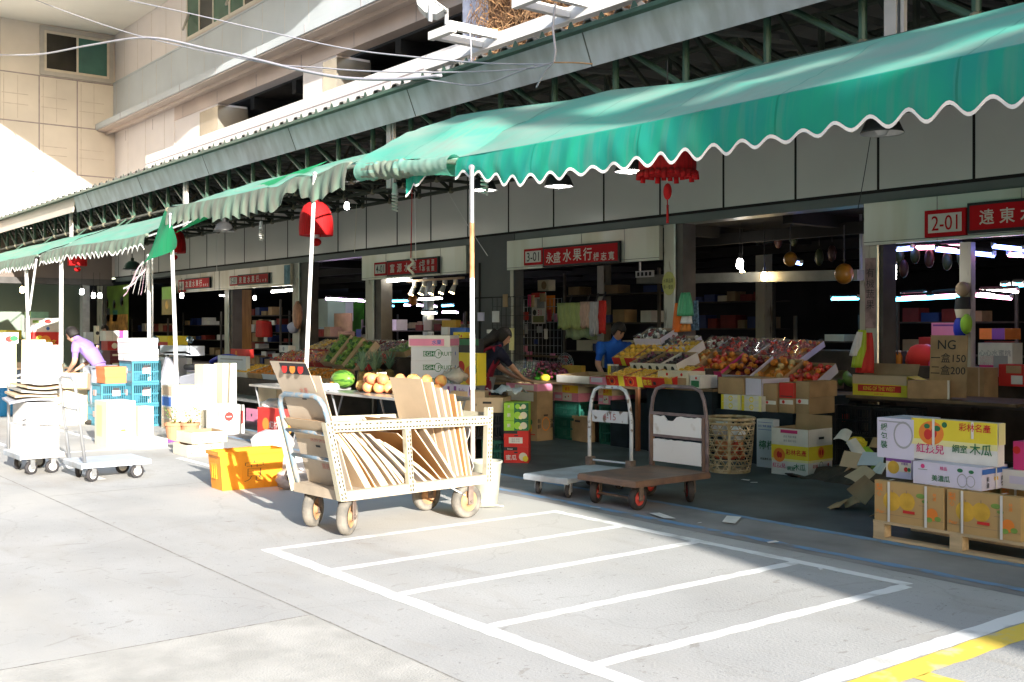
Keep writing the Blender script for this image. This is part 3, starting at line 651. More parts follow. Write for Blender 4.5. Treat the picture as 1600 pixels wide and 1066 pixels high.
def spiral(label, p, drop=0.5, lit=False):
    t = thing("spiral_bulb", label, "light bulb", p, group="spiral bulbs on cords")
    b = MB(); m = m_bulb if lit else m_cfl
    b.tube([(0.032 * math.cos(a) * (0.8 + 0.2 * math.sin(math.pi * k / 60)), 0.032 * math.sin(a), 0.06 - 0.2 * k / 60) for k, a in [(k, k * 0.55) for k in range(61)]], 0.011, m, 6); b.build("tube", t, smooth=True)
    b = MB(); b.lathe([(0.02, 0.2), (0.03, 0.17), (0.035, 0.09), (0.045, 0.07), (0.03, 0.055)], m_wht, 14, close=True); b.build("socket", t, smooth=True)
    b = MB(); b.tube([(0, 0, 0.2), (0.01, 0, 0.2 + drop)], 0.006, m_lblack, 5); b.build("cord", t); return t
spiral("unlit white spiral bulb hanging left of the red cord", yp(617, 312, 7.0))
spiral("unlit white spiral bulb in front of the dome lamp by the rust-streaked pole", yp(757, 282, 6.4), 0.3)
spiral("small spiral bulb left of the big red lantern", yp(408, 364, 8.0), 0.3)
def bulb(label, p, warm=False, s=1.0, drop=0.5, cat="light bulb"):
    s *= .78
    t = thing("hanging_bulb", label, cat, p, group="lit bulbs hanging in the stalls")
    b = MB(); m = m_bulbw if warm else m_bulb
    b.lathe([(0.022 * s, 0.06 * s), (0.045 * s, 0.03 * s), (0.05 * s, -0.04 * s), (0.042 * s, -0.075 * s), (0.005, -0.085 * s)], m, 14); b.build("bulb", t, smooth=True)
    b = MB(); b.lathe([(0.02 * s, 0.14 * s), (0.03 * s, 0.06 * s)], m_lblack, 10, close=True); b.tube([(0, 0, 0.13 * s), (0, 0, 0.13 * s + drop)], 0.006, m_lblack, 5); b.build("cord", t); return t
bulb("bright white bulb right of the big red lantern", yp(542, 321, 8.2))
bulb("brightest bare bulb in the dark opening right of the steel pillar", yp(1156, 411, 12.0), s=1.3, drop=0.8)
bulb("warm yellow bulb just below the brightest bare bulb", yp(1160, 427, 12.6), True, 1.0, 0.8)
bulb("warm yellow bulb right of the other two in the dark opening", yp(1194, 431, 12.2), True, 1.1, 0.8)
bulb("warm orange bulb at the far left behind the sawtooth valance", yp(35, 452, 7.5), True, 1.5, 0.7)
bulb("white bulb between the stout pole and the grey post", yp(128, 455, 9.5), s=1.5)
bulb("white bulb of a pair in front of the green poster, left one", yp(146, 461, 9.6), s=1.4)
bulb("white bulb of a pair in front of the green poster, right one", yp(156, 461, 9.8), s=1.4)
bulb("small white bulb beside the pole at the torn flap", yp(284, 461, 10.2), s=1.2, drop=.3)
bulb("white bulb under the short tube in the shop with the wooden pillar", yp(398, 465, 12.0), s=1.0, drop=.3)

# fluorescent tubes of the stalls
TC = {'c': ("cyan_tube", (0.10, 0.62, 1.0)), 'p': ("pink_tube", (1.0, 0.35, 0.55)), 'b': ("blue_tube", (0.2, 0.3, 1.0)), 'w': ("white_tube", (1, 0.96, 0.85)), 'v': ("violet_tube", (0.85, 0.6, 1.0))}
tubes = [(1300, 467, 1341, 466, 14, 'c', "short cyan tube left of the stained pillar"), (1400, 468, 1500, 463, 13, 'c', "long cyan tube below the number board 2-01"), (1410, 463, 1445, 461, 13.3, 'p', "short pink tube directly above the long cyan tube"), (1460, 462, 1504, 459, 13.3, 'p', "pink tube above the right half of the long cyan tube"),
         (1525, 461, 1580, 466, 13.6, 'p', "pink tube right of the small post with the dotted toy"), (1402, 390, 1425, 388, 12.5, 'b', "short blue tube under the steel sign box"), (1420, 388, 1503, 385, 12.6, 'p', "pink tube under the steel sign box"), (1463, 390, 1553, 399, 12.4, 'b', "long blue tube slanting under the red board"), (1552, 385, 1600, 390, 12.2, 'b', "blue tube at the right edge under the red board"), (1576, 398, 1600, 399, 12.4, 'p', "pink tube at the right edge below the blue one"),
         (1566, 448, 1576, 447, 14, 'c', "tiny cyan tube deep in the right stall"), (1585, 446, 1600, 445, 14, 'c', "cyan tube at the right edge deep in the stall"), (1310, 326, 1340, 322, 13, 'b', "pair of blue tubes high in the dark opening"),
         (603, 471, 638, 470, 14, 'c', "cyan tube left of the amber lamp in the number 4-01 stall"), (655, 468, 690, 466, 14, 'w', "white tube right of the amber lamp in the number 4-01 stall"), (605, 478, 615, 478, 16, 'c', "tiny cyan tube under the left cyan tube"), (632, 477, 640, 477, 16, 'v', "tiny violet tube in the number 4-01 stall"), (652, 477, 682, 479, 15.5, 'v', "violet tube below the white tube in the number 4-01 stall"), (660, 489, 682, 489, 15, 'w', "short white tube low in the number 4-01 stall"), (691, 478, 708, 477, 15, 'c', "cyan tube at the right of the number 4-01 stall"), (692, 488, 715, 488, 14, 'v', "violet tube above the glass case in the number 4-01 stall"),
         (589, 440, 642, 437, 11.0, 'w', "warm white tube fixed under the number 4-01 sign box"), (510, 467, 569, 470, 12.2, 'v', "white-violet tube above the tall crate of cherries"), (502, 428, 545, 427, 13, 'w', "dim tube high in the stall beside the leaning pole"), (425, 456, 459, 453, 11.0, 'w', "warm tube under the second small red board"), (344, 462, 362, 462, 13, 'w', "short tube behind the steel post of the small boards"), (1533, 460 - 3, 1590, 455, 13.8, 'w', "thin white tube right of the post with the toy"), (1242, 410, 1252, 412, 13, 'b', "dim blue tube behind the bright bulbs")]
for u0, v0, u1, v1, Y, c, l in tubes:
    a, d = yp(u0, v0, Y), yp(u1, v1, Y); t = thing("tube_light", l, "tube light", (a + d) / 2, group="fluorescent tubes in the stalls"); o = (a + d) / 2
    nm, cc = TC[c]; m = mat(nm, cc, 0.5, 0, emit=9 if c in "wv" else 4.5)
    b = MB(); b.T = Matrix.Translation(-o); b.tube([a, d], 0.028, m, 8); b.build("tube", t)
    b = MB(); b.T = Matrix.Translation(-o); b.beam(a + Vector((0, 0, 0.055)), d + Vector((0, 0, 0.055)), 0.07, 0.035, m_ceil); b.tube([a, a + Vector((0, 0, 0.05))], 0.03, m_wht, 6); b.tube([d, d + Vector((0, 0, 0.05))], 0.03, m_wht, 6); b.build("holder", t)

# ================================================================== SHOP SIGNS
m_stain = mat("stainless_sign_box", (0.62, 0.61, 0.56), 0.30, 0.1, 1.2, metal=0.3, col2=(0.42, 0.36, 0.22), stretch=(1, 1, 0.15), contrast=(0.3, 0.55))
m_sred = mat("sign_red", (0.46, 0.006, 0.012), 0.55, 0.06, 2, spec=.12); m_swhite = mat("sign_white", (0.62, 0.61, 0.56), 0.5, 0.04, 2); m_sblk = mat("sign_black", (0.02, 0.018, 0.02), 0.5)
m_letter = mat("sign_letter", (0.66, 0.62, 0.55), 0.5, 0.05, 3)
def signbox(label, u0, u1, num, nu, nm, mu, texts, z0=2.44, z1=2.91, end=None):
    x0, x1 = ux(u0, YB), (ux(u1, YB) if u1 < 1700 else -3.2)
    t = thing("shop_sign", label, "sign", (x0, YB, z0)); M = Matrix.Translation((-x0, -YB, -z0))
    b = MB(); b.T = M; b.box(x0, x1, YB - 0.05, YB + 0.02, z0, z1, m_stain); b.box(x0, x1, YB - 0.055, YB - 0.05, z0 + 0.03, z0 + 0.036, m_sblk)
    k = x0 + 0.9
    while k < x1: b.box(k, k + 0.008, YB - 0.054, YB - 0.05, z0, z1, m_seam); k += 0.92
    if end: b.box(x1 - 0.3, x1 - 0.02, YB - 0.055, YB - 0.05, z0 + .02, z1 - .02, mat("faded_blue_poster", (0.12, 0.26, 0.32), 0.6, 0.4, 6))
    b.build("backboard", t)
    Yn = YB - 0.09
    def rect(uv): a = yp(uv[0], uv[1], Yn); c = yp(uv[2], uv[3], Yn); return a.x, c.x, min(a.z, c.z), max(a.z, c.z)
    if num:
        a, c, d, e = rect(nu); b = MB(); b.T = M; b.box(a, c, Yn - 0.005, YB - 0.05, d, e, m_sred); w = 0.045 * (e - d) / .3
        b.box(a + w, c - w, Yn - 0.008, Yn - 0.005, d + w, e - w, m_swhite)
        b.text(num, ((a + c) / 2, Yn - 0.009, (d + e) / 2), (1, 0, 0), (0, 0, 1), (e - d) * 0.78, m_sred if num[0] == '2' else m_sblk, off=0.004, squeeze=(c - a - 2 * w) * 0.78 / ((e - d) * 0.78 * (max(q[0] for q in glyphs(num, .004)[0]) - min(q[0] for q in glyphs(num, .004)[0])))); b.build("number_plate", t)
    a, c, d, e = rect(mu); b = MB(); b.T = M; b.box(a, c, Yn - 0.01, YB - 0.05, d, e, m_sblk); w = 0.03
    b.box(a + w, c - w, Yn - 0.014, Yn - 0.01, d + w, e - w, m_sred); br = b.build("name_board", t)
    b = MB(); b.T = M
    for s_, fx, fz, size, sp in texts:
        for i, ch in enumerate(s_): b.text(ch, (a + (c - a) * (fx + sp * i), Yn - 0.015, d + (e - d) * fz), (1, 0, 0), (0, 0, 1), (e - d) * size * 1.15, m_letter, off=0.012)
    b.build("lettering", br)
    return t
signbox("steel sign box with number 2-01 and a red board lettered in white", 1354, 1800, "2-01", (1445, 330, 1509, 367), None, (1512, 318, 1790, 345), [("遠東水果行", 0.125, 0.5, 0.46, 0.125), ], z1=2.915)
signbox("steel sign box with number 3-01 and a red name board with seven characters and more", 796, 1034, "3-01", (819, 390, 848, 413), None, (849, 387, 968, 410), [("永盛", 0.1, 0.46, 0.5, 0.1), ("水果行", 0.34, 0.5, 0.56, 0.135), ("楊志寬", 0.72, 0.34, 0.36, 0.095)])
signbox("steel sign box with number 4-01 above the stall with coloured tubes", 569, 732, "4-01", (585, 411, 604, 430), None, (605, 408, 685, 427), [("富源水果行", 0.12, 0.5, 0.5, 0.145), ("陸春源", 0.74, 0.7, 0.28, 0.085), ("馮佩圓", 0.74, 0.3, 0.28, 0.085)])
signbox("sign box with a small number plate and red board, poster at its right end", 346, 457, "5-01", (359, 432, 371.5, 446), None, (372, 430, 420, 443), [("東建水果行", 0.1, 0.5, 0.55, 0.14), ("陳金發", 0.76, 0.32, 0.24, 0.08)], end=True)
signbox("leftmost sign box with worn number plate and small red board", 275, 345, "6-01", (279, 438, 288.5, 456), None, (289, 436, 328, 450), [("友建水果行", 0.1, 0.5, 0.55, 0.14), ("林金生", 0.78, 0.3, 0.24, 0.075)])
# ================================================================== BUILDERS: cartons, crates, wheels
m_kraft = mat("kraft_card", (0.40, 0.27, 0.15), 0.8, 0.16, 5, bump=0.15, bscale=25)
m_kraft2 = mat("pale_kraft_card", (0.56, 0.43, 0.29), 0.8, 0.08, 3, bump=0.15, bscale=25)
m_kraft3 = mat("orange_kraft_card", (0.48, 0.25, 0.09), 0.8, 0.1, 3)
m_kin = mat("carton_inside", (0.34, 0.24, 0.14), 0.85, 0.15, 4)
m_wcard = mat("white_card", (0.72, 0.71, 0.69), 0.6, 0.09, 5, bump=0.08)
m_ivory = mat("ivory_card", (0.72, 0.66, 0.52), 0.65, 0.06, 3)
m_bluew = mat("bluish_white_card", (0.60, 0.66, 0.74), 0.6, 0.05, 3)
m_lilac = mat("lilac_white_card", (0.62, 0.60, 0.76), 0.6, 0.05, 3)
m_lemon = mat("yellow_print", (0.78, 0.64, 0.05), 0.6, 0.06, 3)
m_ypale = mat("pale_yellow_print", (0.78, 0.73, 0.36), 0.6, 0.06, 3)
m_orange = mat("orange_print", (0.80, 0.24, 0.04), 0.6, 0.1, 3)
m_redp = mat("red_print", (0.60, 0.035, 0.03), 0.6, 0.1, 3)
m_mag = mat("magenta_print", (0.65, 0.05, 0.22), 0.6, 0.1, 3)
m_pinkp = mat("pink_print", (0.75, 0.28, 0.45), 0.6, 0.08, 3)
m_greenp = mat("green_print", (0.03, 0.16, 0.07), 0.6, 0.1, 3)
m_lime = mat("lime_print", (0.32, 0.60, 0.06), 0.6, 0.1, 3)
m_bluep = mat("blue_print", (0.05, 0.15, 0.50), 0.6, 0.1, 3)
m_dk = mat("black_print", (0.035, 0.035, 0.04), 0.6, 0.1, 3)
m_purple = mat("purple_print", (0.22, 0.08, 0.30), 0.6, 0.1, 3)
m_tape = mat("packing_tape", (0.70, 0.68, 0.64), 0.3, 0.05, 5)
m_pear = mat("printed_pear", (0.66, 0.40, 0.05), 0.6, 0.25, 5)
m_grey = mat("grey_print", (0.35, 0.36, 0.4), 0.6, 0.1, 3)
def solve(u, v, uL, uR, vT, z0=0.0, rz=0.0, C=None, hh=None):
    """carton from the photo: nearest bottom corner on its support, and where its two faces and its top end"""
    C = Vector(C) if C else gp(u, v, z0); c, s = math.cos(rz), math.sin(rz); ex = (c, s); ey = (-s, c)
    dot = lambda a, b: a[0] * b[0] + a[1] * b[1]
    def ext(uu, e):
        r = (uu - CX) / F; return (dot(RT, C) - r * dot(FW, C)) / (dot(RT, e) - r * dot(FW, e))
    w = ext(uL, ex); d = -ext(uR, ey); h = hh or (H - (vT - CY) / F * dot(FW, C) - C.z)
    return C, max(0.04, w), max(0.04, d), max(0.03, h)
def carton(label, C, w, d, h, rz=0, m=None, prints=(), open_=False, flaps=(), mats=None, name="carton", cat="box", group="cartons of the fruit market", lid=None, tilt=None):
    m = m or m_kraft; b = MB(); w, d, h = w - 0.004, d - 0.004, h - 0.002
    th = 0.006; hw, hd = w / 2, d / 2
    if open_:
        for q in ((-hw, hw, -hd, -hd + th), (-hw, hw, hd - th, hd), (-hw, -hw + th, -hd + th, hd - th), (hw - th, hw, -hd + th, hd - th)): b.box(*q, 0, h, m_kin, ms={'f': m if q[2] == -hd else m_kin, 'r': m if q[1] == hw and q[0] > 0 else m_kin, 'l': m if q[0] == -hw and q[1] < 0 else m_kin, 'b': m if q[3] == hd else m_kin})
        b.box(-hw + th, hw - th, -hd + th, hd - th, 0, th, m_kin)
    else:
        b.box(-hw, hw, -hd, hd, 0, h, m, ms=mats)
        b.box(-hw, hw, -0.002, 0.002, h, h + 0.0015, m_kin)
        if lid: b.box(-hw - 0.006, hw + 0.006, -hd - 0.006, hd + 0.006, h * (1 - lid[1]), h + 0.004, lid[0])
    for side, ang, ln in flaps:      # f, r, b, l  opened by an angle from upright
        ca, sa = math.cos(ang), math.sin(ang)
        if side == 'f': P = [(-hw, -hd, h), (hw, -hd, h), (hw * 0.97, -hd - ln * sa, h + ln * ca), (-hw * .97, -hd - ln * sa, h + ln * ca)]; n = (0, -ca, sa)
        if side == 'b': P = [(hw, hd, h), (-hw, hd, h), (-hw * .97, hd + ln * sa, h + ln * ca), (hw * .97, hd + ln * sa, h + ln * ca)]; n = (0, ca, sa)
        if side == 'r': P = [(hw, -hd, h), (hw, hd, h), (hw + ln * sa, hd * .97, h + ln * ca), (hw + ln * sa, -hd * .97, h + ln * ca)]; n = (ca, 0, sa)
        if side == 'l': P = [(-hw, hd, h), (-hw, -hd, h), (-hw - ln * sa, -hd * .97, h + ln * ca), (-hw - ln * sa, hd * .97, h + ln * ca)]; n = (-ca, 0, sa)
        b.slab(P, 0.005, m, n, ms=m_kin)
    def fr(face):
        if face == 'f': return Vector((-hw, -hd - 0.0015, 0)), Vector((1, 0, 0)), w
        if face == 'r': return Vector((hw + 0.0015, -hd, 0)), Vector((0, 1, 0)), d
        if face == 't': return Vector((-hw, -hd, h + 0.003)), Vector((1, 0, 0)), w
    lay = 0
    for p in prints:
        lay += 1; o, ex, L = fr(p[1]); ey = Vector((0, 1, 0)) if p[1] == 't' else Vector((0, 0, 1)); hh = d if p[1] == 't' else h
        nrm = ex.cross(ey); off = nrm * 0.0004 * lay
        if p[0] == 'rect':
            _, _, x0, y0, x1, y1, mm = p; b.face([o + off + ex * L * a + ey * hh * c for a, c in ((x0, y0), (x1, y0), (x1, y1), (x0, y1))], mm)
        elif p[0] == 'disc':
            _, _, cx, cy, r, mm = p[:6]; asp = p[6] if len(p) > 6 else 1.0
            b.face([o + off + ex * (L * cx + r * hh * asp * math.cos(t)) + ey * (hh * cy + r * hh * math.sin(t)) for t in [2 * math.pi * k / 20 for k in range(20)]], mm)
        elif p[0] == 'ring':
            _, _, cx, cy, r, mm = p[:6]
            for k in range(20):
                q = []
                for t, rr in ((k, r), (k + 1, r), (k + 1, r * .85), (k, r * .85)): a = 2 * math.pi * t / 20; q.append(o + off + ex * (L * cx + rr * hh * .8 * math.cos(a)) + ey * (hh * cy + rr * hh * math.sin(a)))
                b.face(q, mm)
        elif p[0] == 'text':
            _, _, s_, cx, cy, size, mm = p[:7]; b.text(s_, o + off + ex * L * cx + ey * hh * cy, ex, ey, hh * size, mm, off=0.01, vert=len(p) > 7 and p[7] == 'v', squeeze=p[8] if len(p) > 8 else 1)
    c, s = math.cos(rz), math.sin(rz)
    ctr = Vector(C) + Vector((c, s, 0)) * (-(w + .004) / 2) + Vector((-s, c, 0)) * ((d + .004) / 2)
    o = b.build(name, loc=ctr, rz=rz, bevel=.004)
    if tilt: o.rotation_euler.x = tilt
    return tag(o, label, cat, group)
def pc(label, u, v, uL, uR, vT, z0=0.0, rz=0.0, hh=None, **k):
    C, w, d, h = solve(u, v, uL, uR, vT, z0, rz, hh=hh); o = carton(label, C, w, d, h, rz, **k); return o, C.z + h
def yc(label, u, v, uL, uR, vT, Y, z0=None, rz=0.0, hh=None, dmax=None, **k):
    """same, for goods whose depth is known: nearest corner on the plane Y"""
    C = yp(u, v, Y)
    if z0 is not None: C.z = z0
    C, w, d, h = solve(u, v, uL, uR, vT, C=C, rz=rz, hh=hh)
    if dmax: d = min(d, dmax)
    o = carton(label, C, w, d, h, rz, **k); return o, C.z + h

m_cblue = mat("blue_crate_plastic", (0.045, 0.19, 0.26), 0.45, 0.1, 4); m_cblk = mat("black_crate_plastic", (0.018, 0.019, 0.022), 0.5, 0.2, 4)
m_cgrn = mat("green_crate_plastic", (0.015, 0.10, 0.075), 0.5, 0.15, 4); m_cnavy = mat("navy_crate_plastic", (0.02, 0.04, 0.16), 0.5, 0.15, 4); m_croy = mat("royal_blue_plastic", (0.02, 0.045, 0.55), 0.45, 0.1, 3)
def crate_mesh(w, d, h, m, lab=None):
    b = MB(); hw, hd = w / 2, d / 2; t = 0.018
    for z0, z1, g in ((0, 0.03, 0.006), (h - 0.035, h, 0.0), (h * 0.5 - .01, h * 0.5 + .012, 0.004)):
        b.box(-hw + g, hw - g, -hd + g, -hd + t, z0, z1, m); b.box(-hw + g, hw - g, hd - t, hd - g, z0, z1, m)
        b.box(-hw + g, -hw + t, -hd + t, hd - t, z0, z1, m); b.box(hw - t, hw - g, -hd + t, hd - t, z0, z1, m)
    b.box(-hw + t, hw - t, -hd + t, hd - t, 0.004, 0.012, m)
    for sx in (-1, 1):
        for sy in (-1, 1): b.box(sx * hw - 0.03 * (sx > 0) - 0 * sx, sx * hw + 0.03 * (sx < 0), sy * hd - 0.03 * (sy > 0), sy * hd + 0.03 * (sy < 0), 0.03, h - 0.035, m)
    n = int(w / 0.028)
    for k in range(1, n):
        x = -hw + w * k / n
        for y0, y1 in ((-hd + 0.005, -hd + 0.013), (hd - 0.013, hd - 0.005)): b.box(x - 0.006, x + 0.006, y0, y1, 0.03, h - 0.035, m)
    n = int(d / 0.028)
    for k in range(1, n):
        y = -hd + d * k / n
        for x0, x1 in ((-hw + 0.005, -hw + 0.013), (hw - 0.013, hw - 0.005)): b.box(x0, x1, y - 0.006, y + 0.006, 0.03, h - 0.035, m)
    if lab:
        b.box(hw - 0.004, hw + 0.002, -0.06, 0.06, h * 0.42, h * 0.68, lab); b.box(-0.07, 0.07, -hd - 0.002, -hd + 0.004, h * 0.42, h * 0.68, lab)
    b.box(hw - 0.004, hw + 0.001, -0.05, 0.05, h - 0.10, h - 0.065, m_dk)
    return b
def crate(label, C, w, d, h, m, rz=0, lab=None):
    c, s = math.cos(rz), math.sin(rz); ctr = Vector(C) + Vector((c, s, 0)) * (-w / 2) + Vector((-s, c, 0)) * (d / 2)
    return tag(crate_mesh(w - 0.004, d - 0.004, h - 0.003, m, lab).build("plastic_crate", loc=ctr, rz=rz), label, "crate", "slatted plastic crates")
def pcr(label, u, v, uL, uR, vT, m, z0=0.0, rz=0.0, lab=None, hh=None):
    C, w, d, h = solve(u, v, uL, uR, vT, z0, rz, hh=hh); crate(label, C, w, d, h, m, rz, lab); return C.z + h
m_rub = mat("worn_rubber", (0.10, 0.095, 0.085), 0.85, 0.4, 9, bump=0.4, bscale=50, col2=(0.22, 0.20, 0.17)); m_rubd = mat("dark_rubber", (0.035, 0.033, 0.035), 0.8, 0.3, 9, bump=0.3)
m_hubo = mat("rusty_hub", (0.42, 0.22, 0.10), 0.6, 0.3, 12, col2=(0.25, 0.16, 0.10)); m_hubr = mat("red_hub", (0.45, 0.06, 0.05), 0.5, 0.2, 9); m_hubg = mat("grey_hub", (0.5, 0.5, 0.48), 0.4, 0.1, 9)
def wheel(par, p, r, w, yaw, mt, mh, fork=None, name="wheel", ztop=None):
    """wheel with tyre and hub; axis horizontal, turned by yaw"""
    M = Matrix.Rotation(yaw, 4, 'Z') @ Matrix.Rotation(R(90), 4, 'Y')
    b = MB(); hw = w / 2
    b.lathe([(r * 0.62, -hw), (r * 0.86, -hw * 1.05), (r * 0.96, -hw * 0.8), (r, -hw * 0.3), (r, hw * 0.3), (r * 0.96, hw * 0.8), (r * 0.86, hw * 1.05), (r * 0.62, hw), (r * .62, -hw)], mt, 28, M=M)
    wh = b.build(name, par, loc=p, smooth=True)
    b = MB(); b.lathe([(r * 0.64, -hw * 0.75), (r * 0.5, -hw * 0.55), (r * 0.25, -hw * 0.6), (r * .22, -hw * 1.15), (0.001, -hw * 1.2)], mh, 20, M=M); b.lathe([(0.001, hw * 1.2), (r * .22, hw * 1.15), (r * 0.25, hw * 0.6), (r * 0.5, hw * 0.55), (r * 0.64, hw * 0.75)], mh, 20, M=M)
    b.build("rim", wh, smooth=True)
    if fork:
        zt = ztop - p[2]; b = MB(); A = Matrix.Rotation(yaw, 3, 'Z')
        for sx in (-1, 1): b.beam(A @ Vector((sx * hw * 1.5, 0, -r * 0.18)), A @ Vector((sx * hw * 1.5, 0.0, zt)), 0.008, 0.05, fork, roll=A @ Vector((0, 1, 0)))
        b.beam(A @ Vector((-hw * 1.6, 0, zt - 0.006)), A @ Vector((hw * 1.6, 0, zt - 0.006)), 0.06, 0.012, fork); b.tube([A @ Vector((-hw * 1.9, 0, 0)), A @ Vector((hw * 1.9, 0, 0))], 0.01, fork, 8)
        b.build("fork", wh)
    return wh

# ================================================================== BIG CARDBOARD CART
m_perf = mat("cream_slotted_angle", (0.43, 0.40, 0.30), 0.5, 0.12, 9, col2=(0.30, 0.25, 0.17), contrast=(.25, .45)); m_hole = mat("slot_hole", (0.06, 0.05, 0.035), 0.9)
m_bpipe = mat("chipped_blue_pipe", (0.16, 0.23, 0.29), 0.5, 0.1, 14, col2=(0.30, 0.26, 0.22), contrast=(0.38, 0.5), detail=6)
m_wood = mat("dusty_plywood", (0.40, 0.33, 0.25), 0.8, 0.15, 5, stretch=(1, 6, 1)); m_rfork = mat("rusty_fork", (0.16, 0.12, 0.10), 0.7, 0.3, 15)
CARTP = Vector((-6.86, 3.80, 0)); CZ = R(4.5)
t = thing("cardboard_cart", "home-made cart of cream slotted angle with blue pipe handle, full of cardboard", "cart", CARTP, CZ); W, L, zd = 0.66, 1.38, 0.335
b = MB(); b.box(-W, 0, 0, L, zd - 0.035, zd, m_wood); b.box(-W - .004, 0.006, -0.006, 0.012, zd - .07, zd - .002, m_wood); b.box(-0.012, 0.012, 0.012, L, zd - .07, zd - .003, m_wood); b.box(-W - .012, -W + .012, 0.012, L, zd - .07, zd - .003, m_perf); b.build("deck", t)
def angle_iron(b, p, q, w, nrm, side):
    """slotted angle: a flange facing nrm, and one along side, with rows of slots"""
    p = Vector(p); q = Vector(q); nrm = Vector(nrm).normalized(); d = (q - p).normalized(); ac = nrm.cross(d).normalized()
    b.beam(p, q, w, 0.004, m_perf, roll=nrm); b.beam(p - nrm * w / 2 + ac * side * w / 2, q - nrm * w / 2 + ac * side * w / 2, 0.004, w, m_perf, roll=nrm)
    n = int((q - p).length / 0.03)
    for k in range(n):
        for r_ in (-0.25, 0.25):
            if (k % 3 == 2) and r_ > 0: continue
            c = p.lerp(q, (k + 0.5) / n) + ac * w * r_ + nrm * 0.0035; e = d * 0.010; a_ = ac * 0.006
            b.face([c - e - a_, c + e - a_, c + e + a_, c - e + a_], m_hole)
N = (1, 0, 0)
def ai(name, p, q, w, nrm=N, side=1): b = MB(); angle_iron(b, p, q, w, nrm, side); return b.build(name, t)
ai("post", (0.016, 0.0, zd - .06), (0.016, -0.13, 0.84), 0.055); ai("post", (0.016, 0.60, zd - .06), (0.016, 0.56, 0.80), 0.045); ai("post", (0.016, L - .02, zd - .06), (0.016, L, 0.87), 0.05)
ai("post", (-W - 0.01, 0.0, zd - .06), (-W - 0.01, -0.13, 0.84), 0.05, (-1, 0, 0)); ai("post", (-W - 0.01, L - .02, zd - .06), (-W - .01, L, 0.87), 0.05, (-1, 0, 0))
ai("rail", (0.021, -0.10, 0.80), (0.021, L, 0.765), 0.07); ai("rail", (-W - 0.015, -0.10, 0.80), (-W - .015, L, 0.765), 0.05, (-1, 0, 0)); ai("rail", (-W, L + 0.012, 0.80), (0, L + .012, 0.80), 0.05, (0, 1, 0)); ai("post", (-0.05, L + .02, 0.34), (-0.05, L + .03, 0.86), 0.045, (0, 1, 0))
b = MB(); r_ = 0.02
def hp(x, s): return Vector((x, 0.02 - 0.18 * s, zd + 0.68 * s))
pts = [hp(-W + 0.02, k / 10) for k in range(9)] + [hp(-W + 0.03, .9), hp(-W + 0.07, 0.97), hp(-W + 0.13, 1.0)] + [hp(-0.13, 1.0), hp(-0.07, 0.97), hp(-0.03, .9)] + [hp(-0.02, k / 10) for k in range(8, -1, -1)]
b.tube(pts, r_, m_bpipe, 10); b.build("handle", t, smooth=True)
for s in (0.32, 0.60): b = MB(); b.tube([hp(-W + 0.02, s), hp(-0.02, s)], 0.014, m_bpipe, 8); b.build("crossbar", t, smooth=True)
b = MB(); b.lathe([(0.05, 0), (0.05, 0.03), (0.02, 0.045)], m_rfork, 12, M=Matrix.Rotation(R(-90), 4, 'Y'), c=(-W - .02, -0.01, zd + 0.05)); b.build("hinge", t)
rw = 0.137
for p, yaw in (((-0.10, 0.10, rw), R(35)), ((-0.56, 0.10, rw), R(35)), ((-0.07, 1.20, rw), 0), ((-0.56, 1.18, rw), R(4))): wheel(t, p, rw, 0.075, yaw, m_rub, m_hubo, m_rfork, ztop=zd - .036)
ordi = ["first", "second", "third", "fourth", "fifth", "sixth", "seventh", "eighth", "ninth", "tenth", "eleventh", "twelfth", "thirteenth", "fourteenth", "fifteenth", "sixteenth", "seventeenth", "eighteenth", "nineteenth", "twentieth", "twenty-first", "twenty-second"]
cm = Matrix.Translation(CARTP) @ Matrix.Rotation(CZ, 4, 'Z')
def sheet_card(label, x0, x1, y, lean, ln, m, bend=0.0, cut=0.0, extra=None, th=0.007):
    """flattened carton standing on the deck; lean = angle from upright towards the handle"""
    b = MB(); n = 8; ctr = cm @ Vector(((x0 + x1) / 2, y, zd + 0.001)); cl = []
    def P(x, s):
        a = lean * (1 + bend * s); return Vector((x - (x0 + x1) / 2, -ln * s * math.sin(a) , ln * s * math.cos(a)))
    nx = Vector((0, 1, 0.0)) * th
    for k in range(n):
        s0, s1 = k / n, (k + 1) / n; xa = x0 + (0.0 if k < n - 1 else cut)
        A = [P(x0, s0), P(x1, s0), P(x1, s1), P(xa if k == n - 1 else x0, s1)]
        b.face([A[0], A[3], A[2], A[1]], m); b.face([q + nx for q in A], m)
        b.face([A[1], A[2], A[2] + nx, A[1] + nx], m_kraft2); b.face([A[0], A[0] + nx, A[3] + nx, A[3]], m_kraft2)
    b.face([P(x0, 0), P(x1, 0), P(x1, 0) + nx, P(x0, 0) + nx], m_kraft2); b.face([P(x0 + cut, 1), P(x0 + cut, 1) + nx, P(x1, 1) + nx, P(x1, 1)], m_kraft2)
    if extra: extra(b, P)
    return tag(b.build("cardboard_sheet", loc=ctr, rz=CZ), label, "cardboard", "flattened cartons standing in the big cart")
def tomato(b, P):
    for k, (x, s, r1, mm) in enumerate(((-0.08, 0.955, 0.05, m_redp), (0.02, 0.95, 0.055, m_orange), (0.1, .957, 0.045, m_redp))):
        pass
    e = Vector((0, -0.002, -0.001))
    b.face([P(-0.5, .90) + e, P(-0.13, .90) + e, P(-0.13, .99) + e, P(-0.5, .99) + e], m_dk)
    for x in (-0.44, -0.33, -0.22): b.face([P(x, .945) + e * 2 + Vector((0.04 * math.cos(q), 0, 0.035 * math.sin(q))) + Vector((0, -0.006, 0)) for q in [k * .524 for k in range(12)]], m_redp if x != -.33 else m_orange)
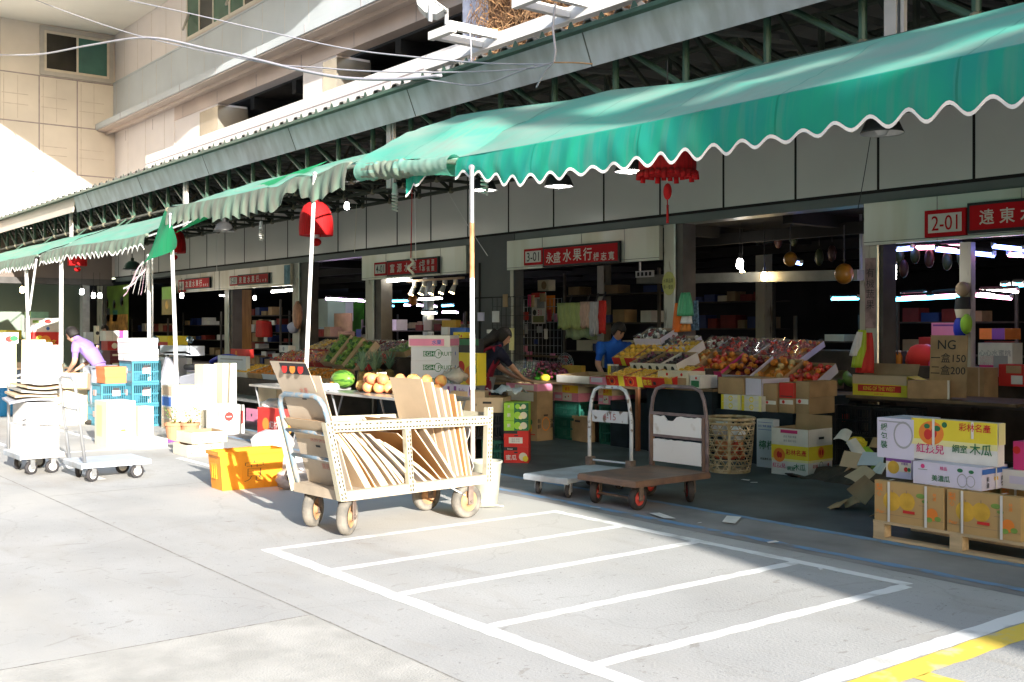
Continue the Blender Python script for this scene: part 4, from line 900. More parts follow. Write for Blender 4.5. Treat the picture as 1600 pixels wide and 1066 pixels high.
def reds(b, P):
    e = Vector((0, -0.003, -0.001))
    for tx, s, sz in (("保鮮果品", 0.43, .06), ("嚴選", 0.18, .05), ("水果", 0.86, .06)):
        a = P(-0.3, s); up = (P(-.3, s + .05) - a); b.text(tx, a + e, (1, 0, 0), up, sz, mat("faded_red_print", (0.5, 0.2, 0.17), 0.7))
    for s in (.35, .55, .78): b.face([P(-0.36, s) + e, P(-.30, s) + e, P(-.30, s + .02) + e, P(-.36, s + .02) + e], m_dk)
m_card = [m_kraft2, mat("dusty_card", (0.50, 0.42, 0.33), 0.85, 0.1, 3), m_kraft3, m_kraft2, mat("grey_white_card", (0.58, 0.55, 0.56), 0.7, 0.1, 2)]
sheet_card("printed carton with tomatoes sticking out highest above the cart's handle", -0.63, -0.14, 0.128, R(17), 0.99, m_card[1], .25, extra=tomato)
sheet_card("big dusty sheet with faded red lettering leaning on the cart's handle", -0.62, -0.04, 0.098, R(18), 0.87, m_card[1], extra=reds)
k = 0
for y, lean, ln, mi, x0, x1, bend in ((0.17, 24, .62, 0, -.6, -.03, .1), (0.20, 24, .60, 1, -.62, -.04, .1), (0.25, 25, .66, 2, -.6, -.02, .2), (0.31, 27, .64, 0, -.62, -.03, .2), (0.36, 27, .66, 3, -.55, -.05, .2), (0.42, 29, .62, 0, -.6, -.03, .2), (0.47, 31, .60, 1, -.58, -.02, .1), (0.53, 33, .55, 3, -.6, -.06, .2), (0.60, 36, .60, 4, -.62, -.02, .1), (0.70, 40, .58, 4, -.62, -.02, .1), (0.78, 44, .60, 0, -.55, -.02, .1), (0.86, 36, .58, 2, -.6, -.025, 0.1), (0.93, 32, .62, 2, -.6, -.02, 0), (1.0, 30, .60, 0, -.62, -.03, 0)):
    sheet_card(f"{ordi[k]} cardboard sheet from the handle inside the big cart", x0, x1, y + .04, R(lean + 7), ln * .97, m_card[mi], bend, cut=(0.1 if k % 4 == 1 else 0), th=(.022, .03, .012, .036, .03, .03, .02, .035, .03, .03, .04, .012, .012, .025)[k]); k += 1
for j, (y, lean, ln, mi, x0, x1) in enumerate(((1.07, 16, .80, 0, -.62, -.20), (1.10, 15, .77, 3, -.62, -.14), (1.13, 14, .72, 1, -.62, -.10), (1.165, 13, .70, 0, -.6, -.08), (1.19, 11, .66, 2, -.62, -.06), (1.22, 11, .60, 0, -.62, -.04))):
    sheet_card(f"{ordi[j]} sheet of the tall upright bundle at the cart's far end, counted from the handle", x0, x1, y, R(lean), ln, m_card[mi], th=(.008, .022, .02, .016, .016, .012)[j])
b = MB(); o = cm @ Vector((-.1, 1.25, zd))
def bagf(u, v): return (-0.30 * u + 0.02 * math.sin(9 * v), 0.08 * math.sin(math.pi * u) + 0.02 * nz(u + v), 0.42 * v * (1 - 0.15 * abs(u - .5)) + 0.01 * nz(u * 2))
b.grid(bagf, 10, 8, mat("clear_bag", (0.65, 0.62, 0.62), 0.25, 0.15, 6, alpha=0.75)); tag(b.build("plastic_bag", loc=o, rz=CZ, smooth=True, solid=.004), "crumpled clear bag stuffed at the cart's far end", "bag")
b = MB()
a = cm @ Vector((0.02, 0.95, zd - .05))
for e in (gp(765, 783, 0.05), gp(786, 791, 0.012)): b.tube(catenary(a, e, 0.03, 8), 0.006, m_trim, 5)
tag(b.build("tie_string"), "white tie strings hanging from the cart's deck to the ground", "string")

# ================================================================== TROLLEYS BY THE SHOP FRONT
m_gpl = mat("grey_trolley_deck", (0.42, 0.47, 0.52), 0.5, 0.1, 4, col2=(0.28, 0.29, 0.3)); m_bpl = mat("brown_rusty_deck", (0.11, 0.075, 0.065), 0.45, 0.3, 5, col2=(0.20, 0.12, 0.08), bump=.2)
m_gpipe = mat("worn_grey_pipe", (0.46, 0.50, 0.56), 0.4, 0.1, 16, col2=(0.14, 0.11, 0.10), contrast=(0.34, 0.42)); m_bpip = mat("brown_pipe", (0.15, 0.12, 0.13), 0.35, 0.3, 10)
m_foam = mat("dirty_foam", (0.66, 0.67, 0.70), 0.7, 0.08, 6, col2=(0.38, 0.33, 0.28), contrast=(0.24, 0.42), bump=.2)
def handle_pts(W, y, z0, z1, bow=0.06, inset=0.01, back=0.0, n=5):
    L = lambda s: Vector((-W + inset + (0.05 if s > .6 else 0) * (s - .6) / .4, y + back * s, z0 + (z1 - z0) * s)); Rr = lambda s: Vector((-inset - (0.05 if s > .6 else 0) * (s - .6) / .4, y + back * s, z0 + (z1 - z0) * s))
    c = W * 0.16; a = [L(0), L(.3), L(.6), L(.85)]; d = [Rr(.85), Rr(.6), Rr(.3), Rr(0)]; tl = L(1); tr = Rr(1)
    return a + [tl + Vector((0.02, 0, -0.03)), tl + Vector((c, 0, 0))] + [tr + Vector((-c, 0, 0)), tr + Vector((-0.02, 0, -0.03))] + d
t = thing("platform_trolley", "grey folding-handle platform trolley with number plate, partly behind the brown trolley", "trolley", (-7.2, 6.2, 0), R(8), group="platform trolleys"); W, L, zd = 0.53, 0.95, 0.185
b = MB(); b.box(-W, 0, 0, L, zd - .045, zd, m_gpl); b.box(-W - .006, .006, -.006, .012, zd - .055, zd - .004, m_gpl); b.build("deck", t, bevel=0.012)
b = MB(); b.tube(handle_pts(W, L - .04, zd, .94), 0.018, m_gpipe, 10); b.build("handle", t, smooth=True)
b = MB(); b.box(-W + .05, -.05, L - .05, L - .035, zd + .42, zd + .53, m_gpipe); b.text("4-15", (-W / 2, L - .051, zd + .475), (1, 0, 0), (0, 0, 1), .09, mat("faded_maroon", (.3, .1, .12), .7)); b.build("number_plate", t)
b = MB(); b.tube([(-W, L - .04, zd + .05), (0, L - .04, zd + .05)], 0.01, m_gpipe, 8); b.box(-W - .01, -W + .05, L - .08, L, zd, zd + .08, m_rfork); b.box(-.05, .01, L - .08, L, zd, zd + .08, m_rfork); b.build("hinge", t)
for p, yaw in (((-.08, .10, .062), R(20)), ((-.44, .10, .062), R(30)), ((-.08, .83, .062), 0), ((-.44, .83, .062), 0)): wheel(t, p, .062, .035, yaw, m_rubd, m_hubg, m_steel, ztop=zd - .046)
t = thing("platform_trolley", "brown rusty platform trolley with red-hubbed wheels and a white foam panel in its handle", "trolley", (-6.36, 6.20, 0), R(2), group="platform trolleys"); W, L, zd = 0.68, 0.93, 0.255
b = MB(); b.box(-W, 0, 0, L, zd - .035, zd, m_bpl); b.box(-W - .005, .005, -.006, L + .004, zd - .055, zd - .008, m_bpl); b.build("deck", t, bevel=0.008)
b = MB(); b.tube(handle_pts(W, L - .03, zd, .98), 0.017, m_bpip, 10); b.build("handle", t, smooth=True)
b = MB()
for z in (.30, .52, .72): b.box(-W + .03, -.03, L - .045, L - .03, z, z + .025, m_bpip)
for x in (-W + .02, -.05): b.box(x, x + .03, L - .05, L - .02, zd, .72, m_bpl)
b.build("crossbar", t)
b = MB()
for z0, z1 in ((.30, .505), (.545, .735)):
    n = 14; tp = [(-W + .06 + (W - .12) * k / n, z1 - (random.uniform(0, .03) if z0 > .5 else random.uniform(0, .008)) - (0.05 if z0 > .5 and 4 <= k <= 6 else 0)) for k in range(n + 1)]
    b.slab([(-W + .06, L - .05, z0), (-.06, L - .05, z0)] + [(x, L - .05, z) for x, z in tp[::-1]], .02, m_foam, (0, -1, 0))
b.build("foam_panel", t)
for p, yaw in (((-.09, .12, .098), R(3)), ((-.58, .12, .098), R(25)), ((-.10, .78, .098), R(50)), ((-.58, .78, .098), R(8))): wheel(t, p, .098, .055, yaw, m_rubd, m_hubr, m_rfork, ztop=zd - .056)
b = MB(); b.tube([(-.58, .12, .09), (-.09, .12, .09)], .012, m_rfork, 6); b.build("axle", t)
# ================================================================== FRUIT
m_peach = mat("peach_skin", (0.72, 0.20, 0.10), 0.45, 0.2, 10, col2=(0.80, 0.52, 0.16), contrast=(.4, .6)); m_apple = mat("red_apple_skin", (0.50, 0.05, 0.04), 0.35, 0.3, 12, col2=(0.6, 0.3, 0.12))
m_orng = mat("orange_peel", (0.58, 0.20, 0.025), 0.45, 0.1, 14, bump=.2, bscale=90); m_mango = mat("yellow_mango_skin", (0.70, 0.42, 0.06), 0.4, 0.15, 8); m_cher = mat("dark_cherry", (0.16, 0.012, 0.02), 0.15, 0.4, 9, spec=0.8)
m_tomato = mat("bright_red_fruit", (0.55, 0.04, 0.025), 0.2, 0.3, 9, spec=.8); m_guava = mat("green_guava", (0.20, 0.33, 0.07), 0.45, 0.25, 9); m_dgrn = mat("dark_green_skin", (0.04, 0.12, 0.03), 0.4, 0.4, 9); m_grape = mat("purple_grape", (0.10, 0.018, 0.05), 0.2, 0.4, 9, spec=.8)
m_lych = mat("pale_yellow_fruit", (0.62, 0.45, 0.2), 0.4, 0.3, 9); m_melon = mat("cream_melon", (0.55, 0.53, 0.36), 0.55, 0.1, 9, bump=.2); m_wmel = mat("watermelon_rind", (0.13, 0.27, 0.035), 0.35, 0.2, 3, col2=(0.04, 0.12, 0.02), stretch=(0.8, 9, 9), contrast=(.42, .5))
m_pine = mat("pineapple_skin", (0.22, 0.14, 0.04), 0.7, 0.4, 22, bump=.8, bscale=30); m_pleaf = mat("pineapple_leaf", (0.15, 0.24, 0.15), 0.5, 0.2, 9); m_clear = mat("clear_film", (0.8, 0.8, 0.8), 0.08, 0.05, 3, alpha=0.22, spec=1.0)
FK = {'peach': (m_peach, .048, 1.0), 'apple': (m_apple, .04, .92), 'orange': (m_orng, .04, .95), 'mango': (m_mango, .045, .8), 'guava': (m_guava, .045, 1.0), 'melon': (m_melon, .085, 1.0), 'persimmon': (m_orng, .042, .72), 'tomato': (m_tomato, .035, .95), 'greenpear': (m_lime, .045, 1.0), 'darkfruit': (m_cher, .045, .95)}
FP = {}
def fruit(kind, p, label, s=1.0, cat="fruit", group=None):
    m, r, q = FK[kind]
    if kind not in FP:
        b = MB(); b.lathe([(0.001, r * q * .86), (r * .25, r * q * .95), (r * .6, r * q * .82), (r * .9, r * q * .4), (r, 0), (r * .88, -r * q * .5), (r * .55, -r * q * .85), (0.001, -r * q * .93)], m, 14); b.tube([(0, 0, r * q * .84), (r * .05, 0, r * q * 1.12)], r * .05, m_pine, 5)
        o = b.build(kind if kind not in ('greenpear', 'darkfruit') else {'greenpear': 'green_pear', 'darkfruit': 'plum'}[kind], smooth=True); FP[kind] = o
    else: o = FP[kind].copy(); COL.objects.link(o)
    o.location = p; o.rotation_euler = (random.uniform(-.5, .5), random.uniform(-.5, .5), random.uniform(0, 6)); o.scale = (s,) * 3
    return tag(o, label, cat, group or label)
def tray(label, x, y, zs, w, d, h, tilt, m, prints=(), fill=None, rz=0, film=False, desc=""):
    """carton tray tipped towards the shopper; fill = (kind, nx, ny) or ('stuff', name, material, n, r)"""
    zc = zs + d / 2 * math.sin(tilt) + 0.001
    o = carton(label, (x + w / 2, y - d / 2, zc), w, d, h, 0, m=m, prints=prints, open_=True, group="fruit trays tipped towards the shopper"); o.location = (x, y, zc); o.rotation_euler = (tilt, 0, rz)
    M = Matrix.Translation((x, y, zc)) @ Matrix.Rotation(rz, 4, 'Z') @ Matrix.Rotation(tilt, 4, 'X')
    if fill and fill[0] == 'stuff':
        _, nm, mm, n, r = fill; b = MB(); b.T = M
        b.box(-w / 2 + .008, w / 2 - .008, -d / 2 + .008, d / 2 - .008, .008, h * .6, mm[0])
        for k in range(n): b.ball((random.uniform(-w / 2 + r, w / 2 - r), random.uniform(-d / 2 + r, d / 2 - r), h * .6 + random.uniform(0, r * 1.6)), r * random.uniform(.8, 1.15), random.choice(mm), 7, 5)
        q = b.build(nm, smooth=True); q["kind"] = "stuff"; q["label"] = f"{desc} in {label}"[:110]
    elif fill:
        kind, nx, ny = fill
        for i in range(nx):
            for j in range(ny):
                p = M @ Vector((-w / 2 + w * (i + .5) / nx + random.uniform(-.006, .006), -d / 2 + d * (j + .5) / ny + random.uniform(-.006, .006), h * .72)); fruit(kind, p, f"{desc}, {label}", group=f"{desc} in {label}")
    if film:
        b = MB(); b.T = M; b.grid(lambda u, v: (-w / 2 + w * u, -d / 2 + d * v, h * 1.12 + .012 * nz(u * 3 + v * 2 + x)), 10, 6, m_clear); q = b.build("clear_film", o, smooth=True); q.parent = None; q.parent = o; q.matrix_parent_inverse = o.matrix_basis.inverted()
    return o
def table(name, label, x0, x1, y0, y1, z, mt, ml, th=0.03, legs=True, front=None, cross=False, rz=0, lw=.045):
    t = thing(name, label, "table", ((x0 + x1) / 2, (y0 + y1) / 2, 0), rz); hx, hy = (x1 - x0) / 2, (y1 - y0) / 2
    b = MB(); b.box(-hx, hx, -hy, hy, z - th, z, mt); b.build("tabletop", t, bevel=.004)
    for sx in (-1, 1):
        for sy in (-1, 1):
            b = MB()
            if cross: b.tube([(sx * (hx - .1), sy * (hy - .05), z - th), (sx * (hx - .1) - sx * .35, sy * (hy - .05), .01)], .012, ml, 7)
            else: b.box(sx * hx - (lw if sx > 0 else 0), sx * hx + (lw if sx < 0 else 0), sy * hy - (lw if sy > 0 else 0), sy * hy + (lw if sy < 0 else 0), 0, z - th, ml)
            b.build("leg", t)
    if front:
        b = MB(); b.box(-hx + .05, hx - .002, -hy + .05, -hy + .055, 0.02, z - th, front); b.box(hx - .055, hx - .05, -hy + .055, hy - .05, .02, z - th, front); b.build("front_cloth", t)
    return t
m_tsteel = mat("steel_table_top", (0.40, 0.40, 0.39), 0.3, 0.15, 5, metal=.5); m_tdark = mat("dark_table_board", (0.06, 0.05, 0.045), 0.5, 0.3, 5, stretch=(1, 5, 1)); m_tleg = mat("reddish_wood", (0.22, 0.09, 0.045), 0.6, 0.2, 8, stretch=(6, 6, 1)); m_twood = mat("brown_board", (0.17, 0.115, 0.07), 0.6, 0.3, 4, stretch=(1, 6, 1)); m_cloth = mat("dark_table_cloth", (0.012, 0.02, 0.03), 0.8, 0.3, 4)

# ------------------------------------------------------------------ front folding tables with sunlit fruit
table("folding_table", "steel-topped folding table of peaches, melons and pineapples behind the big cart", -11.75, -9.7, 6.25, 7.0, .74, m_tsteel, m_steel, cross=True)
table("folding_table", "small steel folding table standing left of the fruit table", -13.9, -12.25, 6.25, 6.9, .74, m_tsteel, m_steel, cross=True)
for (u, v), n in (((553, 612), 1), ((573, 614), 6), ((590, 615), 6), ((640, 619), 6), ((664, 619), 5), ((622, 617), 5), ((606, 612), 3)):
    c = gp(u, v, .74)
    for k in range(n):
        a = k * 2.4; r = .09 + .03 * k if n > 1 else 0; lay = 1 if k >= n - 2 and n > 3 else 0
        fruit('peach', c + Vector((r * math.cos(a) * (1 - lay * .6), r * math.sin(a) * .6 + .1, 0.067 + .10 * lay)), "big sunlit peach heaped on the steel fruit table", 1.45, group="peaches on the steel fruit table")
for u, v in ((512, 606), (524, 606), (518, 599), (505, 607)): fruit('orange', gp(u, v, .74) + Vector((0, .12, .042 + (.06 if v < 600 else 0))), "orange next to the watermelon on the steel fruit table", 1.1, group="oranges on the steel fruit table")
for u, v in ((665, 600), (655, 598), (672, 600)): fruit('mango', gp(u, v, .74) + Vector((0, .2, .045)), "yellow mango at the right end of the steel fruit table", 1.2, group="mangoes on the steel fruit table")
def wmelon(label, p, rx, ry, rz=0.3):
    b = MB(); b.ball((0, 0, 0), (rx, ry, ry), m_wmel, 20, 12); b.tube([(rx * .97, 0, 0), (rx * 1.12, 0, .02)], .008, m_pine, 5); o = b.build("watermelon", loc=p, rz=rz, smooth=True); return tag(o, label, "watermelon", "watermelons on the fruit stands")
wmelon("light green watermelon at the left end of the steel fruit table", gp(497, 608, .74) + Vector((0, .35, .115)), .18, .115)
wmelon("green watermelon poking up just left of the rust-streaked pole", Vector(yp(690, 606, 7.6)), .24, .12, .6)
def pineapple(label, p, s=1.0):
    t = thing("pineapple", label, "pineapple", p, random.uniform(0, 6), group="pineapples on the steel fruit table"); b = MB()
    b.lathe([(.02, 0), (.05, .01), (.062, .06), (.06, .11), (.045, .15), (.02, .165)], m_pine, 14, close=True); b.build("pineapple_body", t, smooth=True); b = MB()
    for k in range(30):
        a = k * 2.4; l = .14 + .10 * (k / 30) + random.uniform(0, .05); sp = (1 - k / 30) * .9 + .12; w = .012
        d = Vector((math.cos(a), math.sin(a), 0)); q = Vector((-math.sin(a), math.cos(a), 0)); o = Vector((0, 0, .16)); m1 = o + d * l * .45 * sp + Vector((0, 0, l * .55)); e = o + d * l * sp * 1.05 + Vector((0, 0, l * (1.0 if sp < .6 else .72)))
        b.face([o - q * w, o + q * w, m1 + q * w * .8, m1 - q * w * .8], m_pleaf); b.face([m1 - q * w * .8, m1 + q * w * .8, e], m_pleaf)
    b.build("leaf_tuft", t); t.scale = (s,) * 3; return t
for k, (u, v) in enumerate(((543, 604), (553, 603), (563, 602), (535, 600), (570, 598), (578, 600))): pineapple(f"{ordi[k]} bushy-topped pineapple of the row between watermelon and peaches", gp(u, v, .74) + Vector((0.0, .22 + .09 * (k % 2), .001)), 1.15)
b = MB(); o = gp(597, 612, .74); b.box(-.012, .012, -.09, .09, 0, .004, m_wht); b.box(-.01, -.006, -.09, .09, .004, .23, m_wht); tag(b.build("price_card", loc=o, rz=R(20)), "white upright price card between the peach heaps", "price card")
for k in range(5):
    b = MB(); b.ball((0, 0, .045), (.055, .055, .05), m_foam if k % 2 else m_bluew, 10, 7, jit=.15); tag(b.build("wrapped_fruit", loc=gp(490 + 7 * k, 611, .74) + Vector((0, .05, 0)), smooth=True), "paper-wrapped fruit along the front of the steel table's left end", "fruit", "wrapped fruit on the steel table")

# ------------------------------------------------------------------ stepped counters of the stalls
def steps(label, x0, x1, rows, m):
    t = thing("display_counter", label, "display stand", ((x0 + x1) / 2, rows[0][0], 0))
    for y0, y1, z in rows:
        b = MB(); b.T = Matrix.Translation((-(x0 + x1) / 2, -rows[0][0], 0)); b.box(x0, x1, y0, y1, 0, z, m); b.build("step", t)
    return t
m_step = mat("dark_board", (0.07, 0.055, 0.045), 0.7, 0.3, 4)
steps("stepped display of red and orange fruit in the number 4-01 stall", -19.0, -15.2, ((8.0, 8.7, .62), (8.7, 9.4, .82), (9.4, 10.4, 1.02)), m_step)
steps("stepped display of tipped boxes in the dark opening beside the steel pillar", -10.2, -7.35, ((9.5, 10.2, .58), (10.2, 10.75, .75)), m_cloth)
steps("dark raised step behind the centre display beside the steel pillar", -10.2, -8.35, ((10.95, 11.7, 1.03),), m_cloth)
steps("long low counter of boxes under the small red boards", -28.5, -19.6, ((9.0, 10.3, .70),), m_step)
m_rtray = mat("red_tray_card", (0.42, 0.03, 0.03), 0.6, 0.1, 5)
K2 = [(8.35, .62, [('mango', 'yellow', m_wcard), ('persimmon', 'orange', m_kraft), ('orange', 'orange', m_bluew), ('mango', 'yellow', m_wcard), ('persimmon', 'deep orange', m_kraft), ('orange', 'orange', m_kraft)]),
      (9.05, .82, [('st', 'red', m_rtray, [m_tomato, m_orng]), ('st', 'red', m_rtray, [m_tomato, m_tomato, m_orng]), ('st', 'orange red', m_rtray, [m_tomato, m_orng, m_orng]), ('st', 'dark red', m_rtray, [m_cher, m_cher, m_tomato]), ('st', 'dark', m_wcard, [m_cher, m_dgrn]), ('st', 'red', m_rtray, [m_tomato])]),
      (9.75, 1.02, [('st', 'golden', m_rtray, [m_lych, m_mango]), ('st', 'golden', m_rtray, [m_lych, m_cher]), ('st', 'dark cherry', m_rtray, [m_cher, m_cher, m_wht]), ('st', 'dark cherry', m_wcard, [m_cher]), ('st', 'plum', m_kraft, [m_grape, m_cher]), ('st', 'green', m_kraft, [m_guava])])]
rn = ["front", "middle", "back"]
for r_, (y, z, L_) in enumerate(K2):
    for k, it in enumerate(L_):
        x = -18.7 + .31 + .6 * k; lab = f"{ordi[k]} tray from left, {rn[r_]} row of number 4-01 display"
        if it[0] == 'st': tray(lab, x, y, z, .57, .5, .1, R(20), it[2], fill=('stuff', "cherries" if 'cher' in it[1] or 'dark' in it[1] else "small_fruit", it[3], 90, .026), film=True, desc=f"shiny {it[1]} fruit")
        else: tray(lab, x, y, z, .57, .5, .1, R(16), it[2], fill=(it[0], 5, 4), desc=f"{it[1]} fruit")
for k, (x, y, z) in enumerate(((-16.35, 9.0, 1.1), (-15.95, 9.0, 1.06), (-15.55, 9.0, 1.0))):
    tray(f"{ordi[k]} steeply tipped pale box beside the green-banded cartons", x, y, z - .25, .36, .62, .13, R(48), m_kraft2, fill=('stuff', "green_fruit", [m_guava, m_dgrn, m_guava], 60, .035), desc="green fruit")
# stacked pale cartons with green band and lettering
z = .45; band = lambda: [('rect', 'f', .28, .28, .98, .72, m_bluew), ('rect', 'f', .30, .3, .6, .7, m_greenp), ('text', 'f', 'MEGHA', .45, .5, .42, m_bluew), ('ring', 'f', .68, .5, .34, m_greenp), ('text', 'f', 'FRUIT', .86, .5, .42, m_greenp), ('disc', 'r', .5, .5, .15, m_bluep)]
C = yp(704, 603, 7.45); sx = C.x; RZ = R(42)
b0 = carton("brown and red carton under the stack of pale green-banded cartons", (sx - .12, 7.36, 0.0), .52, .42, .78, RZ, m=m_kraft, prints=[('rect', 'f', .4, .1, .98, .95, m_redp), ('rect', 'f', .1, .2, .35, .8, m_greenp)]); zz = .78
for k in range(3): carton(f"pale carton with a dark green lettered band, {['lowest', 'middle', 'topmost'][k]} of three stacked alike", (sx + .008 * k, 7.45, zz), .50, .44, .165, RZ + R(k - 1), m=m_bluew, prints=band()); zz += .165
carton("pink and white carton topping the stack of pale green-banded cartons", (sx + .02, 7.43, zz), .52, .48, .14, RZ, m=m_wcard, prints=[('rect', 'f', .02, .1, .86, .7, m_pinkp), ('text', 'f', '水果', .68, .4, .45, m_bluep), ('rect', 'r', .0, .1, 1, .7, m_pinkp)])
# the goods around the rust-streaked pole
yc("yellow carton with red flowers left of the woman", 745, 592, 703, 760, 552, 8.0, z0=.78, m=m_lemon, prints=[('disc', 'f', .25, .3, .28, m_redp), ('disc', 'f', .42, .55, .2, m_redp), ('disc', 'f', .75, .3, .3, m_orange), ('disc', 'f', .86, .5, .2, m_greenp)], dmax=.4)
table("goods_stand", "dark stand behind the rust-streaked pole holding cartons and bags", -13.6, -11.6, 8.0, 8.9, .78, m_twood, m_tdark, front=m_cloth)
yc("black carton under the white triangular tray behind the pole", 748, 553, 712, 756, 530, 8.3, z0=1.09, m=m_dk, prints=[('rect', 'f', 0, .7, 1, 1, m_greenp)], dmax=.4)
yc("small yellow carton behind the pole beside the pink-topped stack", 724, 532, 708, 736, 519, 9.0, z0=1.36, m=m_lemon, prints=[('disc', 'f', .8, .3, .2, m_redp), ('rect', 'f', .5, .4, .65, .6, m_dk)], dmax=.3)
yc("blue carton lid on the shelf behind the pole", 728, 523, 702, 740, 512, 9.4, z0=1.40, m=m_bluep, dmax=.4)
yc("white notched carton beside the blue lid behind the pole", 700, 523, 689, 703, 511, 9.3, z0=1.40, m=m_wcard, dmax=.3)
yc("big ochre carton lid tilted on top of the goods behind the pole", 712, 512, 690, 720, 500, 9.6, z0=1.51, m=mat("ochre_card", (.45, .27, .04), .7), dmax=.5)
yc("white carton with purple bottles printed on it, low behind the pole", 732, 608, 682, 740, 591, 7.2, z0=.72, hh=.13, m=m_lilac, prints=[('rect', 'f', .35, .2, .42, .8, m_purple), ('rect', 'f', .55, .15, .63, .85, m_purple), ('text', 'f', 'Bella', .8, .5, .5, m_purple), ('rect', 'r', .1, .1, .9, .9, m_purple)], dmax=.35)
steps("low boarded stand between the fruit table and the woman", -11.3, -10.2, ((7.12, 7.5, .72),), m_step)
b = MB(); o = yp(712, 592, 7.3); o.z = .855
b.grid(lambda u, v: (.17 * math.cos(u * 6.28) * (.25 + .75 * math.sin(v * 2.9)), .15 * math.sin(u * 6.28) * (.25 + .75 * math.sin(v * 2.9)), .17 * v + .02 * nz(u * 3 + v)), 16, 8, mat("cloudy_bag", (0.55, 0.50, 0.42), .2, .2, 6, alpha=.6, spec=1)); tag(b.build("produce_bag", loc=o, smooth=True), "cloudy plastic bag of produce on the purple-printed carton", "bag")

# crates and boxes right of the cart
t_ = pcr("black slatted crate right of the cart, upper one of two", 790, 722, 752, 796, 690, m_cgrn, hh=.24, rz=R(40)); g_ = gp(790, 722)
COL.objects[-1]["label"] = "dark green slatted crate right of the cart, lower one of two"
C, w, d, h = solve(787, 721, 752, 796, 690, rz=R(40)); w = .5; crate("black slatted crate right of the cart, upper one of two", (C.x, C.y, .24), w, .36, .31, m_cblk, R(40)); 
carton("kraft tray with hand holes on top of the black crate by the pole", (C.x + .02, C.y - .02, .55), .85, .42, .17, R(40), m=m_kraft2, open_=True, prints=[('rect', 'f', .72, .58, .84, .72, m_dk), ('text', 'f', '+0', .62, .5, .2, m_dk)])
carton("brown wrapped goods lying in the kraft tray by the pole", (C.x - .22, C.y - .1, .56), .4, .28, .22, R(44), m=m_kraft2)
b = MB(); b.grid(lambda u, v: (.42 * (u - .5), .3 * (v - .5), .05 + .05 * math.sin(3.1 * u) * math.sin(3.1 * v) + .02 * nz(2 * u + 3 * v)), 14, 10, mat("white_film", (.6, .63, .68), .2, .15, 7, alpha=.8, spec=.9)); tag(b.build("plastic_wrap", loc=(C.x - .12, C.y + .14, .73), smooth=True, solid=.004), "crumpled white plastic wrap over the kraft tray by the woman", "plastic wrap")
x_, zt = pc("red carton with a white label, lower one of two by the black crate", 824, 722, 785, 826, 697, rz=R(-2), hh=.235, m=m_redp, prints=[('rect', 'f', 0, .78, .55, 1, m_dk), ('text', 'f', 'Sweet', .2, .89, .15, m_wcard), ('disc', 'f', .78, .4, .3, m_ivory), ('disc', 'f', .86, .3, .2, m_lemon), ('text', 'f', '蜜', .3, .35, .4, m_wcard), ('rect', 'f', .42, .62, .56, .72, m_dk)]); c0 = x_
zz = zt
pc0 = dict(rz=R(-2)); Cq, wq, dq, _ = solve(826, 724, 787, 830, 697, rz=R(47)); dq = .34
def stack(label, h, m, prints, z): return carton(label, (Cq.x, Cq.y, z), wq, dq, h, R(47), m=m, prints=prints)
COL.objects.unlink(c0); bpy.data.objects.remove(c0)
stack("red carton printed with a pale melon, lower one of two by the black crate", .18, m_redp, [('rect', 'f', 0, .78, .55, 1, m_dk), ('text', 'f', 'Sweet', .25, .89, .14, m_wcard), ('disc', 'f', .78, .4, .26, m_ivory), ('disc', 'f', .88, .28, .18, m_lemon), ('text', 'f', '蜜瓜', .3, .35, .35, m_wcard), ('rect', 'f', .42, .62, .56, .72, m_dk)], 0)
stack("red carton with a white printed label, upper one of two by the black crate", .18, m_redp, [('rect', 'f', 0, .82, .55, 1, m_dk), ('rect', 'f', .2, .22, .76, .6, m_wcard), ('text', 'f', '品名 果實', .48, .48, .12, m_grey), ('text', 'f', '產地 台灣', .48, .34, .12, m_grey), ('rect', 'f', .42, .66, .58, .74, m_dk)], .18)
for k in range(3): stack(f"lime green carton printed with pale fruit, {['lowest', 'middle', 'topmost'][k]} of three on the red cartons", .115 if k < 2 else .08, m_lime, [('rect', 'f', .42, 0, 1, 1, m_greenp), ('disc', 'f', .56, .5, .36, m_lime), ('disc', 'f', .8, .5, .34, m_ivory), ('disc', 'f', .68, .3, .2, m_ypale), ('text', 'f', '果', .2, .5, .4, m_wcard)], .36 + .115 * k)
pc("tall brown carton with a printed orange circle, in front of the woman", 839, 690, 790, 864, 612, rz=R(4), m=m_kraft, prints=[('rect', 'r', .0, .66, 1, .665, m_kin), ('ring', 'r', .55, .34, .14, m_orange), ('rect', 'r', .42, .5, .68, .53, m_dk), ('rect', 'f', .1, .12, .95, .14, m_redp), ('disc', 'f', .75, .25, .1, m_pear), ('disc', 'f', .8, .38, .06, m_greenp), ('text', 'f', '柑', .6, .5, .12, m_redp), ('text', 'r', '新鮮', .12, .35, .1, m_dk, 'v'), ('text', 'r', '水果', .92, .35, .1, m_dk, 'v'), ('rect', 'f', .08, .8, .9, .98, m_tape)])
b = MB(); o = gp(759, 790)
b.lathe([(.095, 0), (.10, .004), (.135, .36), (.143, .365), (.143, .38), (.128, .38), (.092, .01), (.001, .008)], mat("cloudy_grey_plastic", (.42, .42, .34), .4, .2, 5, alpha=.93), 24); tag(b.build("plastic_bin", loc=o, smooth=True), "cloudy grey-green plastic bin behind the cart's far wheel", "bin")

